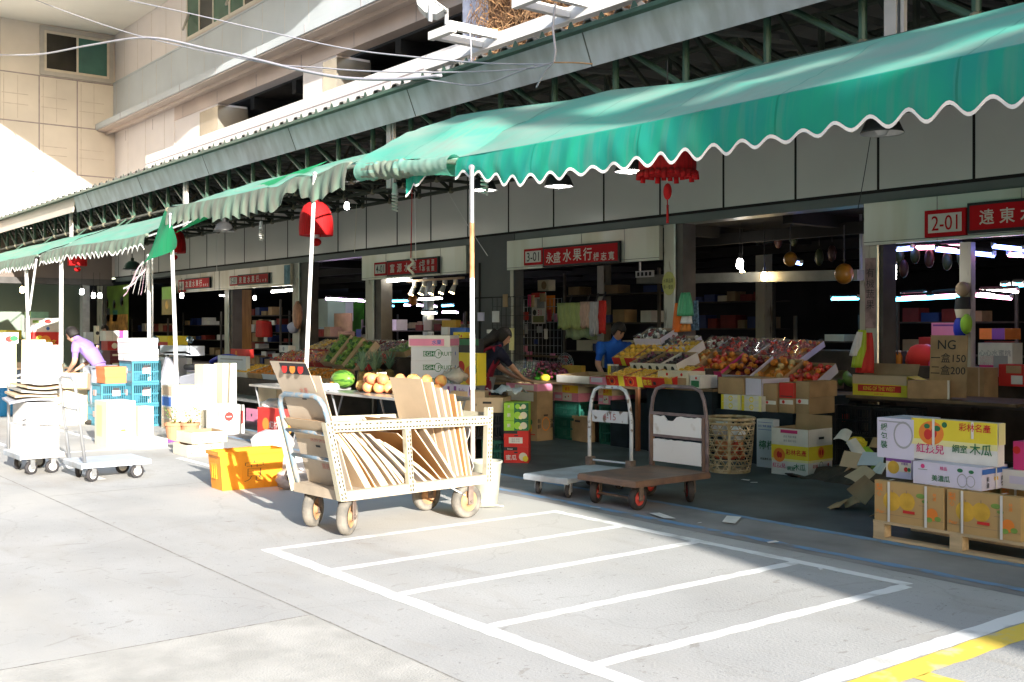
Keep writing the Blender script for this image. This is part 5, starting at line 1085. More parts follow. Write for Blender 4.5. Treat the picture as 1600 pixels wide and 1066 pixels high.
# ------------------------------------------------------------------ number 3-01 stall: front table
table("display_table", "wooden table with reddish legs carrying tipped boxes of yellow fruit and grapes", -13.3, -9.55, 9.35, 10.25, .78, m_twood, m_tleg)
b = MB(); b.box(-.9, .9, -.25, .25, 0, .22, m_step); tag(b.build("riser", loc=(-9.95, 10.3, .78)), "low dark riser at the back of the table with reddish legs", "riser")
for k, (u0, u1, pr) in enumerate(((868, 920, 'w'), (920, 946, 'p'), (946, 975, 'r'), (975, 1004, 'r'), (1004, 1051, 'r2'))):
    x0, x1 = ux(u0, 9.36), ux(u1, 9.36); ww = x1 - x0
    m, prt, fl, ds = {'w': (m_wcard, [], None, ''), 'p': (m_pinkp, [('rect', 'f', .1, .3, .8, .9, m_lilac)], None, ''), 'r': (m_redp, [('disc', 'f', .35, .5, .42, m_orange, 1), ('disc', 'f', .35, .5, .34, m_redp), ('rect', 'f', .7, 0, 1, 1, m_lemon), ('rect', 'f', .28, .3, .4, .6, m_dk)], ('mango', 4, 6), 'golden mango'), 'r2': (m_redp, [('text', 'f', '蜜梨', .15, .5, .6, m_lemon), ('rect', 'f', .34, .3, .44, .6, m_dk), ('rect', 'f', .75, 0, 1, 1, m_pear)], ('mango', 5, 6), 'golden mango')}[pr]
    lab = ["white tray at the left end of the front row on the table with reddish legs", "pink and lilac tray beside the white one on the table with reddish legs", "left of two red yellow cartons right of the grapes", "right of two red yellow cartons right of the grapes", "long red carton at the reddish-legged table's right corner"][k]
    tray(lab, (x0 + x1) / 2, 9.36 + .3, .78, ww - .01, .58, .10 if k < 2 else .13, R(3) if k < 2 else R(14), m, prints=prt, fill=fl, desc=ds)
for k in range(3):
    x = ux(990 + 34 * k, 10.2); tray(f"{ordi[k]} red-fronted box, raised row by the man in blue", x, 10.28, 1.0, .40, .55, .12, R(26), m_redp if k < 2 else m_wcard, prints=[('rect', 'f', .4, 0, .6, 1, m_lemon)], fill=('mango', 4, 5), desc="golden fruit")
for k in range(2):
    x = ux(1026 + 38 * k, 10.5); tray(f"{['left', 'right'][k]} pale pink tray high by the steel pillar", x, 10.5, 1.27 - .1 * k, .5, .35, .1, R(24), m_lilac, fill=('stuff', "plums", [m_cher, m_dk, m_wht], 40, .03), film=True, desc="shiny dark plums")
for k in range(3):
    x = ux(1012 + 24 * k, 9.9); tray(f"{ordi[k]} black-spotted white box from left by the steel pillar", x, 9.95, .93, .28, .42, .14, R(20), m_wcard, prints=[('disc', 'f', .3, .5, .3, m_dk, .7), ('disc', 'f', .75, .5, .28, m_dk, .7)], fill=('stuff', "dark_grapes", [m_dk, m_grape], 40, .024), desc="black grapes")
c = gp(940, 590, .78); c.y = 9.75
b = MB()
for k in range(170): a = random.uniform(0, 6.28); r = random.random() ** .5; b.ball((.42 * r * math.cos(a), .2 * r * math.sin(a), .02 + .19 * (1 - r * r) + random.uniform(0, .03)), .024, random.choice((m_grape, m_grape, mat("red_grape", (.22, .03, .07), .2, .3, 9, spec=.8))), 7, 5)
o = b.build("grapes", loc=c + Vector((0, 0, .02)), smooth=True); struct(o, "stuff"); o["label"] = "heap of glossy red grapes in the middle of the table with reddish legs"; o["category"] = "grapes"
b = MB(); b.ball((0, 0, .1), (.42, .3, .17), m_clear, 20, 10, jit=.12); tag(b.build("produce_wrap", loc=c + Vector((-.45, 0, 0)), smooth=True), "clear film over bunches left of the red grapes", "plastic wrap")
b = MB()
for k in range(40): a = random.uniform(0, 6.28); r = random.random() ** .5; b.ball((.2 * r * math.cos(a), .15 * r * math.sin(a), .02 + .1 * (1 - r)), .024, m_guava if k % 3 else m_grape, 6, 5)
o = b.build("pale_grapes", loc=c + Vector((-.45, 0, .02)), smooth=True); struct(o, "stuff"); o["label"] = "pale bunches under film left of the red grapes"; o["category"] = "grapes"
for k in range(3): b = MB(); b.tube([(0, 0, 0), (0, 0, .2)], .022, m_clear if k else m_lemon, 10); b.tube([(0, 0, .2), (0, 0, .22)], .026, m_wht, 10); tag(b.build("jar", loc=(ux(952 + 6 * k, 9.95), 9.95, .98 - .18)), f"{['yellow', 'clear left', 'clear right'][k]} slim jar standing behind the red grapes", "jar", "slim jars behind the grapes")
yc("wide ochre carton at the left end of the table with reddish legs", 908, 588, 856, 915, 568, 10.0, z0=.78, m=mat("ochre_carton", (.40, .26, .05), .7, .1), dmax=.5, hh=.2)
b = MB()
for k in range(26): a = random.uniform(0, 6.28); b.ball((.22 * math.cos(a) * random.random(), .13 * math.sin(a), random.uniform(.02, .12)), (.05, .035, .05), mat("leaf_green", (.05, .25, .02), .5, .4, 9), 7, 5, jit=.4)
tag(b.build("leafy_greens", loc=(ux(845, 9.7), 9.75, .78), smooth=True), "bunch of bright leafy greens at the left end of the table", "greens")
b = MB(); b.lathe([(.02, 0), (.06, .01), (.07, .06), (.03, .09)], m_lemon, 12, close=True); tag(b.build("lemon_bag", loc=(ux(852, 9.5), 9.5, .78), smooth=True), "small yellow fruit bag beside the leafy greens", "fruit")
# under that table
def uc(label, u, v, uL, uR, vT, Y, z0, hh, **k): return yc(label, u, v, uL, uR, vT, Y, z0=z0, hh=hh, dmax=k.pop('dmax', .4), **k)
for k, (u, uL, uR) in enumerate(((905, 866, 935), (958, 936, 975))):
    C = yp(u, 640, 9.55); w = C.x - ux(uL, 9.55)
    crate(f"dark green crate under the table with reddish legs, {['left', 'right'][k]} lower one", (C.x, 9.55, 0), w, .4, .3, m_cgrn); crate(f"dark green crate under the table with reddish legs, {['left', 'right'][k]} upper one", (C.x, 9.55, .3), w, .4, .17 + .05, m_cgrn)
    carton(f"pink carton with flecks under the table, {['left', 'right'][k]} one of two", (C.x, 9.53, .52), w, .42, .115, m=m_pinkp, prints=[('rect', 'f', .38, .1, .75, .95, m_wcard), ('disc', 'f', .5, .5, .1, m_dk), ('disc', 'f', .62, .6, .1, m_redp), ('rect', 'f', .08, .3, .34, .7, m_lilac)])
    carton(f"white carton with yellow end under the table, {['left', 'right'][k]} one of two", (C.x, 9.53, .635), w, .42, .105, m=m_ivory, prints=[('rect', 'f', .37, 0, 1, 1, m_lemon), ('text', 'f', '香吉', .58, .5, .5, m_redp), ('ring', 'f', .15, .6, .3, m_orange)])
pc("brown carton with a hand hole leaning under the table with reddish legs", 917, 692, 891, 930, 652, m=m_kraft, rz=R(-8), prints=[('rect', 'f', .28, .76, .6, .84, m_dk)])
pc("pale blue carton with a printed ring behind the grey trolley's handle", 986, 700, 958, 992, 682, m=m_bluew, hh=.24, prints=[('ring', 'f', .45, .5, .36, m_dk), ('text', 'f', '台灣', .12, .5, .22, m_dk, 'v')])
pc("white carton with maroon stripes under the table's right end", 1026, 704, 990, 1034, 680, m=m_wcard, hh=.27, prints=[('text', 'f', '果', .3, .75, .2, m_redp), ('rect', 'f', .1, .2, .5, .35, m_redp), ('rect', 'f', .55, .1, .95, .3, m_redp)])
C, w, d, h = solve(1026, 704, 990, 1034, 680); carton("lime and yellow open carton stacked under the table's right end", (C.x, C.y, .27), w, .36, .17, m=m_lemon, open_=True, prints=[('rect', 'f', 0, 0, .4, 1, m_lime), ('rect', 'f', .12, .5, .25, .7, m_dk), ('rect', 'f', .6, .5, .8, .7, m_dk)])
uc("red lettered carton on the shelf right of the reddish table leg", 1075, 655, 1020, 1082, 618, 9.75, .36, .3, m=m_rtray, prints=[('text', 'f', 'FRESH', .3, .75, .16, m_ivory)], dmax=.5)
b = MB(); b.box(-.4, .4, -.3, .3, 0, .36, m_cblk); tag(b.build("dark_box", loc=(ux(1050, 10.05), 10.05, 0), bevel=.01), "plain dark box under the red lettered carton", "box")
b = MB(); b.lathe([(.05, 0), (.055, .09), (.06, .1)], m_wht, 14, close=True); b.tube([(0, 0, .1), (0, 0, .11)], .03, m_wht, 10); tag(b.build("white_tub", loc=(ux(977, 9.8), 9.8, .5)), "little white tub on the shelf under the table", "tub")
b = MB(); b.box(-.5, .55, -.2, .2, .47, .5, m_twood); b.box(-.5, -.46, -.2, -.16, 0, .47, m_tleg); b.box(.5, .54, -.2, -.16, 0, .47, m_tleg); tag(b.build("under_shelf", loc=(ux(985, 9.85), 9.88, 0)), "brown shelf under the table with reddish legs", "shelf")

# ------------------------------------------------------------------ centre display, right of the steel pillar
zz = .58
for k in range(4):
    u0 = (1126, 1158)[k % 2]; u1 = (1157, 1190)[k % 2]; x0, x1 = ux(u0, 9.5), ux(u1, 9.5); zb = .58 + .085 * (k // 2)
    carton(f"yellow and white chequered carton, {['lower', 'upper'][k // 2]} {['left', 'right'][k % 2]} of four at the centre display's front", (x1, 9.5, zb), x1 - x0 - .004, .4, .085, m=m_wcard, prints=[('rect', 'f', 0, 0, .14, 1, m_lemon), ('rect', 'f', .86, 0, 1, 1, m_ypale), ('disc', 'f', .5, .5, .38, m_lemon), ('disc', 'f', .5, .5, .22, m_wcard), ('rect', 'f', .14, .45, .86, .52, m_ypale)])
for k, (u0, u1, m) in enumerate(((1120, 1160, m_kraft), (1161, 1187, m_lilac), (1187, 1209, m_kraft), (1210, 1234, m_redp), (1234, 1256, m_kraft))):
    x0, x1 = ux(u0, 9.52), ux(u1, 9.52); y = 9.53 + .02 * k; zb = .752 if k < 2 else .58 + .02 * k
    if k >= 2: carton(f"{ordi[k - 2]} low dark carton supporting the front row of the centre display, from the left", (x1, y, .58), x1 - x0 - .004, .45, zb - .58 + .1, m=m_kraft if k % 2 else m_kin, prints=[('rect', 'f', .05, .6, .95, .9, m_wcard), ('disc', 'f', .3, .75, .12, m_redp)]); zb += .1
    carton(f"{['brown', 'lilac white', 'brown', 'red', 'tan', 'red'][k]} open carton, {ordi[k]} from the left in the centre display's front row", (x1, y, zb), x1 - x0 - .005, .5, .19 if k < 2 else .17, m=m, open_=True, prints=[('rect', 'f', .1, .1, .9, .16, m_dk)] if k == 3 else ())
fills = [("peaches", [m_orng, m_lych]), ("persimmons", [m_orng, m_tomato]), ("plums", [m_cher, m_orng])]
for k in range(5):
    x = -9.6 + .45 * k; m = (m_kraft, m_mag, m_lilac, m_kraft, m_lilac, m_kraft2)[k]; f_ = fills[k % 3]
    tray(f"{ordi[k]} tipped box from left, centre display's middle row", x, 10.42, .90 - .035 * k, .44, .5, .12, R(28), m, fill=('stuff', f_[0], f_[1], 34, .036), desc="ripe fruit")
for k in range(5):
    x = -10.0 + .37 * k; mm = ([m_cher, m_wht], [m_cher, m_tomato], [m_cher, m_grape], [m_tomato, m_cher], [m_tomato, m_orng], [m_lych, m_tomato], [m_lych, m_guava])[k]
    tray(f"{ordi[k]} film-covered tray from left, centre display's back row", x, 11.15, 1.06 - .01 * k, .36, .62, .08, R(24), m_rtray if k % 2 else m_lilac, fill=('stuff', "packed_cherries", mm, 70, .026), film=True, desc="glossy packed fruit")
yc("long brown lidded box at the back of the centre display", 1192, 555, 1135, 1225, 529, 12.2, z0=1.2, m=m_kraft, dmax=.6)
steps("dark back shelf behind the centre display", -11.2, -8.0, ((12.2, 13, 1.2),), m_step)
for k in range(3): C = yp(1245 + 24 * k, 575, 11.2); carton(f"{ordi[k]} pale open carton at the centre display's right end, from the left", (C.x, 10.9, .76), .42, .5, .14, R(-12), m=m_kraft2, open_=True, flaps=[('f', .9, .1), ('r', .7, .12)])
for k in range(11):
    b = MB(); b.lathe([(.028, 0), (.032, .01), (.032, .1), (.014, .14), (.014, .155)], mat("amber_drink", (.5, .17, .02), .2, .2, 5), 10, close=True); b.lathe([(.016, .155), (.016, .175)], m_wht, 8, close=True)
    tag(b.build("juice_bottle", loc=(-7.85 + .09 * k, 12.0 + .04 * (k % 2), 1.05), smooth=True), f"{ordi[k]} amber juice bottle from the left in the row beside the stained pillar", "bottle", "amber juice bottles in a row")
steps("dark shelf carrying the row of amber juice bottles", -8.0, -6.6, ((11.75, 12.4, 1.05),), m_step)
for k, (u, m1) in enumerate(((1052, m_ivory), (1075, m_ivory), (1094, m_wcard))):
    C = yp(u, 603, 9.45); C.z = .80
    carton(f"{['pale domed gift box', 'kraft and white gift box', 'green and white gift box'][k]} beside the steel pillar on the dark-fronted counter", C, .26 if k < 2 else .16, .3, .19 if k < 2 else .15, m=m1, prints=[('rect', 'f', .1, .1, .9, .6, (m_kraft2, m_kraft, m_greenp)[k]), ('disc', 'f', .6, .8, .1, m_redp)])
b = MB(); b.box(-.55, .5, -.25, .4, 0, .80, m_cloth); b.box(-.56, .51, -.26, .41, .77, .80, m_twood); tag(b.build("counter", loc=(ux(1085, 9.7), 9.7, 0)), "dark-fronted counter between the tables and the centre display", "counter")

# ------------------------------------------------------------------ right stall: dark table and goods
table("board_table", "dark board table under the yellow lettered carton at the right", -8.35, -4.7, 10.5, 11.5, .72, m_tdark, m_tdark)
b = MB(); b.box(-1.2, 1.1, -.4, .5, 0, .03, m_twood); tag(b.build("loose_board", loc=(-6.5, 10.42 + .42, .722)), "thin brown board lying on the dark table", "board")
yc("yellow carton with red lettering and one kraft flap folded down", 1417, 619, 1332, 1434, 588, 10.5, z0=.754, m=m_lemon, open_=True, prints=[('rect', 'f', .1, .2, .9, .52, m_redp), ('text', 'f', 'KING OF THE WEST', .5, .36, .27, m_lemon, '', .72), ('text', 'f', 'SUNNY BLISS', .5, .09, .09, m_redp), ('rect', 'f', 0, .56, 1, 1.0, m_kraft2)], flaps=[('r', 1.9, .18), ('b', .5, .14)], dmax=.42)
C = yp(1484, 625, 10.6); C.z = .754
carton("two-sided kraft carton with tape, in front of the handwritten price board", C, .42, .42, .2, R(28), m=m_kraft, open_=True, prints=[('rect', 'f', .95, 0, 1, 1, m_tape)])
b = MB(); b.box(-.2, .2, -.008, .008, 0, .66, m_kraft); q = m_dk
b.text("NG", (-.02, -.009, .56), (1, 0, 0), (0, 0, 1), .14, q, off=.004); b.text("一盒150", (0.0, -.009, .42), (1, 0, 0), (0, 0, 1), .11, q, off=.004); b.text("二盒200", (.0, -.009, .29), (1, 0, 0), (0, 0, 1), .11, q, off=.004)
o = b.build("price_board", loc=(C.x - .12, C.y + .16, .765)); o.rotation_euler = (R(-4), 0, R(6)); tag(o, "kraft cardboard price board with handwritten black writing standing in a carton", "price board")
def rc(label, u, v, uL, uR, vT, Y, m, prints=(), dmax=.4, **k): return yc(label, u, v, uL, uR, vT, Y, m=m, prints=prints, dmax=dmax, **k)
steps("dark inner counter of the right stall", -7.0, -3.0, ((11.9, 12.7, .86), (12.7, 13.6, 1.0)), m_step)
for lab, u, v, uL, uR, vT, Y, z0, m, pr in (("tan carton standing tall right of the price board", 1538, 625, 1500, 1560, 575, 11.4, .725, m_kraft, [('rect', 'f', .75, 0, .82, 1, m_kraft2)]), ("red and brown carton on the right stall's counter at the frame edge", 1600, 600, 1560, 1615, 570, 11.7, .86, m_redp, [('rect', 'f', .3, .6, .9, .95, m_kraft), ('rect', 'f', .5, .1, .95, .5, m_wcard)]),
        ("white and pink carton with a small printed mark, right of the price board", 1582, 568, 1528, 1598, 536, 11.9, 1.08, m_wcard, [('text', 'f', '心心水蜜桃', .5, .55, .3, m_grey)]), ("magenta and grey carton below the white printed one", 1575, 572, 1530, 1598, 556, 11.9, .95, m_mag, [('rect', 'f', .5, 0, 1, 1, m_grey)]),
        ("bright pink long box tilted high in the right stall", 1502, 523, 1455, 1510, 504, 12.8, 1.35, m_pinkp, [('rect', 'f', .05, .8, .95, .9, m_purple)]), ("dark red flat carton under the bright pink long box", 1485, 545, 1435, 1500, 527, 12.7, 1.15, m_rtray, []), ("pink spotted carton left of the price board", 1485, 572, 1463, 1495, 556, 12.0, 1.0, m_wcard, [('disc', 'f', .3, .5, .12, m_mag), ('disc', 'f', .6, .6, .12, m_mag), ('disc', 'f', .8, .3, .12, m_mag)]),
        ("navy flat carton left of the red bundle", 1432, 582, 1400, 1442, 571, 11.95, .86, m_cnavy, []), ("white flat carton left of the navy one", 1400, 582, 1374, 1408, 570, 11.95, .86, m_lilac, []), ("orange and purple cartons high at the right edge", 1570, 527, 1530, 1600, 513, 13.2, 1.36, m_orange, [('rect', 'f', .5, 0, 1, 1, m_purple)])):
    rc(lab, u, v, uL, uR, vT, Y, m, pr, z0=z0)
for lab, u, v, Y, r, m in (("red plastic bag bundle in the right stall", 1440, 560, 12.0, (.2, .15, .17), m_redp), ("magenta plastic bag right of the red bundle", 1468, 570, 12.0, (.14, .12, .13), m_mag), ("pink foil-wrapped fruit above the red bundle", 1448, 548, 12.4, (.09, .08, .08), m_pinkp)):
    b = MB(); b.ball((0, 0, 0), r, m, 14, 9, jit=.1); tag(b.build("plastic_bundle", loc=yp(u, v, Y), smooth=True), lab, "bag")
b = MB(); b.lathe([(.0, .0), (.05, .0), (.03, .02), (.02, .05), (.025, .07), (.05, .1), (.09, .11), (.1, .13), (.04, .16), (0.001, .165)], m_guava, 14, M=Matrix.Rotation(R(70), 4, 'Y')); tag(b.build("pomelo_piece", loc=gp(1305, 608, .76) + Vector((.0, .1, .08)), smooth=True), "pale green fruit lying on the dark table left of the yellow carton", "fruit")
# under / before it
pcr("royal blue crate on dark crates under the dark table", 1236, 650, 1212, 1262, 624, m_croy, z0=.36, hh=.2)
C = gp(1236, 650, .36); crate("black crate under the royal blue crate", (C.x + .05, C.y, 0), .52, .45, .355, m_cblk)
m_clab = mat("crate_label", (.5, .06, .05), .6)
for k, (u, Y) in enumerate(((1290, 10.1), (1345, 10.15), (1400, 10.2))):
    C = yp(u, 690, Y); crate(f"tall black crate under the dark table, {ordi[k]} from the left, lower of its pair", (C.x + .12, Y, 0), .46, .4, .33, m_cblk); crate(f"tall black crate under the dark table, {ordi[k]} from the left, upper of its pair", (C.x + .12, Y, .33), .46, .4, .33, m_cblk, lab=m_clab if k == 0 else None)
C = yp(1500, 690, 10.0); crate("navy crate under the right table behind the stacked fruit cartons", (C.x, 10.0, 0), .5, .4, .55, m_cnavy, lab=m_bluep)
pc("white flat-topped carton standing behind the yellow papaya carton", 1549, 700, 1501, 1552, 642, hh=.62, m=m_wcard, prints=[('rect', 'f', .42, .78, .56, .84, m_dk), ('rect', 'f', .08, .6, .92, .61, m_grey), ('text', 'f', '水果', .5, .62, .06, m_grey)])

# ------------------------------------------------------------------ basket and papaya cartons
m_bam = mat("bamboo_strip", (0.58, 0.47, 0.31), 0.6, 0.15, 12, col2=(0.36, 0.25, 0.12)); c = gp(1146, 741); rb = .252; hb = .56
c = c + Vector((FW[0], FW[1], 0)) * .2
t = thing("bamboo_basket", "round open-weave bamboo basket holding red fruit and white bags", "basket", c)
def bs(a, z): r = rb * (.82 + .2 * (z / hb) ** .6); return Vector((r * math.cos(a), r * math.sin(a), z))
b = MB(); nS = 15
for s in (1, -1):
    for k in range(nS):
        pts = [bs(2 * math.pi * k / nS + s * 1.5 * q / 10, .01 + (hb - .03) * q / 10) * 1.0 for q in range(11)]
        for i in range(10):
            p, q = pts[i], pts[i + 1]; up = Vector((0, 0, 1)); tg = Vector((-p.y, p.x, 0)).normalized() * .0055
            b.face([p - tg, p + tg, q + tg, q - tg], m_bam)
for z in [.03 + .052 * k for k in range(10)]:
    for i in range(28):
        a0, a1 = 2 * math.pi * i / 28, 2 * math.pi * (i + 1) / 28; p, q = bs(a0, z) * 1.004, bs(a1, z) * 1.004; b.face([p, q, q + Vector((0, 0, .011)), p + Vector((0, 0, .011))], m_bam)
b.build("weave", t, solid=.003)
b = MB(); b.tube([bs(2 * math.pi * i / 28, hb) for i in range(28)], .016, m_bam, 6, closed=True); b.tube([bs(2 * math.pi * i / 28, hb - .045) for i in range(28)], .012, m_bam, 6, closed=True); b.lathe([(rb * .83, 0), (rb * .82, .02), (0.001, .02)], m_bam, 24); b.build("rim", t, smooth=True)
for k in range(4):
    a = R(-50 + 90 * k); b = MB(); b.beam(bs(a, 0) * 1.01, bs(a, hb) * 1.01, .03, .008, m_bam, roll=(math.cos(a), math.sin(a), 0)); b.build("stay", t)
for k in range(26): a = k * 2.4; r = .14 * math.sqrt((k % 9) / 9); fruit('apple', c + Vector((r * math.cos(a), r * math.sin(a), .17 + .06 * (k // 9))), "red fruit piled inside the bamboo basket", group="red fruit in the bamboo basket")
for k in range(3): b = MB(); b.ball((0, 0, 0), (.11, .09, .08), mat("white_bag", (.62, .63, .66), .35, .1, 7, bump=.3), 12, 8, jit=.25); tag(b.build("plastic_bag", loc=c + Vector((.09 * math.cos(k * 2.1), .09 * math.sin(k * 2.1), .40 + .06 * (k == 2)))), f"white plastic bag stuffed in the bamboo basket, {['left', 'right', 'topmost'][k]} one", "bag")
pc("white lemon carton with green lettering between basket and papaya carton", 1208, 732, 1182, 1218, 656, m=m_bluew, rz=R(4), prints=[('text', 'f', '檸檬', .62, .47, .2, m_greenp), ('text', 'f', '高雄優質水果', .6, .18, .05, m_dk), ('rect', 'f', .1, .78, .95, .79, m_bluep), ('text', 'f', '品名 等級 重量', .5, .86, .05, m_bluep), ('rect', 'f', .1, .93, .95, .94, m_bluep)])
PAP = [('rect', 'f', 0, .34, 1, .64, m_lemon), ('rect', 'f', 0, .3, 1, .35, m_ypale), ('rect', 'r', 0, .34, 1, .64, m_lemon), ('rect', 'r', 0, .3, 1, .35, m_ypale), ('disc', 'f', .22, .42, .15, m_orange), ('disc', 'f', .2, .43, .07, m_redp, .6), ('disc', 'f', .26, .42, .06, m_redp, .6), ('text', 'f', '彩林名產', .68, .5, .13, m_redp), ('text', 'f', '紅孩兒', .22, .2, .11, m_mag), ('text', 'f', '網室', .55, .16, .1, m_greenp), ('text', 'f', '木瓜', .78, .2, .15, m_greenp), ('rect', 'f', .26, .9, .72, .97, m_mag), ('text', 'f', '品名 等級 重量', .52, .83, .05, m_grey), ('text', 'f', '產地 電話 地址', .52, .74, .05, m_grey),
       ('disc', 'r', .5, .5, .12, m_orange), ('disc', 'r', .46, .5, .06, m_redp, .5), ('disc', 'r', .56, .5, .06, m_redp, .5), ('rect', 'r', .4, .78, .62, .83, m_dk), ('ring', 'r', .5, .22, .09, m_greenp), ('text', 'r', '彩林', .25, .22, .09, m_redp), ('text', 'r', '優', .78, .22, .09, m_redp), ('text', 'r', '網室木瓜', .5, .09, .07, m_greenp)]
pc("open white and yellow papaya carton on the floor beside the lemon carton", 1263, 747, 1205, 1301, 672, m=m_wcard, rz=R(3), prints=PAP, open_=True, flaps=[('b', .05, .12)])
# pallet stack
m_pine_w = mat("pale_pine", (0.55, 0.42, 0.25), 0.75, 0.15, 3, stretch=(1, 9, 9), bump=.15); PX0, PX1, PY0, PY1 = -4.56, -3.30, 6.80, 7.85
t = thing("wooden_pallet", "pale wooden pallet on the blue line under the pear cartons", "pallet", ((PX0 + PX1) / 2, (PY0 + PY1) / 2, 0)); M = Matrix.Translation((-(PX0 + PX1) / 2, -(PY0 + PY1) / 2, 0))
for k in range(6): b = MB(); b.T = M; y = PY0 + (PY1 - PY0 - .1) * k / 5; b.box(PX0, PX1, y, y + .10, .115, .135, m_pine_w); b.build("deck_board", t)
for k in range(3):
    y = PY0 + (PY1 - PY0 - .1) * k / 2; b = MB(); b.T = M; b.box(PX0, PX1, y + .0, y + .09, 0.0, .018, m_pine_w); b.build("bottom_board", t)
    for j in range(3): b = MB(); b.T = M; x = PX0 + (PX1 - PX0 - .09) * j / 2; b.box(x, x + .09, y + .004, y + .086, .018, .115, m_pine_w); b.build("block", t)
m_pcard = mat("pear_carton_card", (0.50, 0.33, 0.14), .75, .06, 3)
PEAR = [('rect', 'f', .0, .18, 1, .19, m_kin), ('disc', 'f', .26, .52, .24, m_pear), ('disc', 'f', .48, .56, .22, m_pear), ('rect', 'f', .47, .76, .485, .83, m_kin), ('rect', 'f', .26, .74, .275, .80, m_kin), ('disc', 'f', .84, .33, .15, m_orange), ('disc', 'f', .8, .2, .06, m_guava, 1.4), ('disc', 'f', .92, .24, .06, m_guava, 1.4), ('disc', 'f', .68, .74, .06, m_guava, 2), ('disc', 'f', .74, .62, .04, m_guava, 2), ('rect', 'f', .66, .5, .78, .515, m_kin), ('text', 'f', '梨', .08, .84, .2, m_orange), ('text', 'f', '心', .08, .68, .13, m_orange), ('text', 'f', 'Pear', .1, .24, .12, m_orange), ('rect', 'f', .43, .27, .6, .34, m_redp), ('text', 'f', '特選', .88, .76, .09, m_orange, 'v'), ('rect', 'f', .205, 0, .24, 1, m_tape), ('rect', 'f', .74, 0, .775, 1, m_tape), ('rect', 't', .205, 0, .24, 1, m_tape), ('rect', 't', .74, 0, .775, 1, m_tape)]
o1, z1 = pc("kraft carton printed with two yellow pears, left one on the pallet", 1475, 829, 1366, 1483, 765, z0=.136, hh=.285, m=m_pcard, prints=PEAR)
o2, z1 = pc("kraft carton printed with two yellow pears, right one on the pallet", 1595, 848, 1479, 1604, 783, z0=.136, hh=.285, m=m_pcard, prints=PEAR)
z1 = .136 + .285
carton("pear carton at the pallet's back, hidden behind the two front ones", (-3.98, 7.32, .136), .5, .36, .285, m=m_pcard, prints=PEAR); carton("second pear carton at the pallet's back right", (-3.4, 7.32, .136), .5, .36, .285, m=m_pcard, prints=PEAR)
MEL = [('text', 'f', '美濃瓜', .42, .34, .3, m_greenp), ('text', 'f', '精品', .46, .8, .18, m_mag), ('disc', 'f', .15, .82, .1, m_mag), ('rect', 'f', .08, .66, .22, .68, m_greenp), ('ring', 'f', .73, .36, .30, m_grey), ('ring', 'f', .85, .36, .26, m_grey), ('disc', 'f', .7, .8, .09, m_greenp, 1.5), ('disc', 'f', .86, .78, .08, m_greenp, 1.5), ('rect', 'r', 0, .7, 1, .92, m_bluep), ('text', 'r', '美濃', .2, .34, .25, m_dk, 'v'), ('text', 'r', '農會', .75, .34, .22, m_dk, 'v'), ('rect', 'r', .45, .4, .6, .55, m_pear), ('rect', 'r', .5, 0, .55, 1, m_tape)]
o3, z2 = pc("long lilac-white melon carton with blue end in the middle of the pallet stack", 1534, 768, 1426, 1575, 732, z0=z1, hh=.155, m=m_lilac, prints=MEL)
z2 = z1 + .155
PEACH = [('rect', 'f', 0, .35, 1, 1, m_ivory), ('rect', 'f', 0, .85, 1, 1, m_purple), ('disc', 'f', .3, .55, .34, m_pear, 1), ('disc', 'f', .8, .5, .12, m_redp), ('disc', 'f', .92, .5, .1, m_greenp), ('text', 'f', '水蜜桃', .75, .78, .14, m_purple)]
pc("purple and white carton printed with a peach, left on the pear cartons", 1424, 750, 1384, 1432, 717, z0=z1, hh=.14, m=m_lilac, prints=PEACH)
C4, w4, d4, h4 = solve(1424, 750, 1384, 1432, 717, z1)
carton("white carton with vertical dark lettering on the peach-printed carton", (C4.x + .02, C4.y, z1 + .14), .30, .35, .29, m=m_lilac, prints=[('text', 'f', '緩包裝', .2, .55, .2, m_greenp, 'v'), ('ring', 'f', .72, .6, .34, m_grey), ('rect', 'f', .05, .9, .8, .93, m_grey)])
PAP2 = [('rect', 'f', 0, .5, 1, 1, m_lemon), ('rect', 'f', 0, .36, 1, .5, m_ypale), ('disc', 'f', .24, .66, .29, m_orange, 1.15), ('disc', 'f', .2, .62, .13, m_redp, .8), ('disc', 'f', .27, .66, .12, m_redp, .7), ('disc', 'f', .31, .78, .07, m_greenp, 1.3), ('disc', 'f', .19, .82, .06, m_greenp, 1.3), ('disc', 'f', .40, .88, .07, m_greenp), ('text', 'f', '紅孩兒', .23, .28, .25, m_mag), ('text', 'f', '彩林名產', .75, .86, .2, m_redp), ('text', 'f', '網室', .58, .34, .2, m_greenp), ('text', 'f', '木瓜', .82, .36, .28, m_greenp), ('rect', 'f', .255, .2, .285, 1, m_tape), ('rect', 'f', .71, .6, .74, 1, m_tape), ('rect', 'r', 0, .5, 1, 1, m_ypale)]
o5, z3 = pc("big yellow and white papaya carton topping the pallet stack", 1559, 730, 1424, 1570, 679, z0=z2, hh=.29, m=m_wcard, prints=PAP2)
carton("bright pink carton with white lettering at the right edge of the pallet stack", (-3.3, 7.15, z1 + .13), .42, .4, .19, m=m_mag, prints=[('text', 'f', 'HOT', .4, .8, .16, m_pinkp), ('text', 'f', '金山', .4, .5, .26, m_wcard), ('disc', 'f', .4, .25, .2, m_dk, 1.4), ('disc', 'f', .06, .7, .14, m_redp)])
carton("pale blue and white carton under the bright pink one", (-3.28, 7.12, z1), .5, .45, .13, m=m_wcard, prints=[('rect', 'f', .1, .3, .9, .7, m_lilac), ('text', 'f', '紅頂', .6, .4, .4, m_mag)])
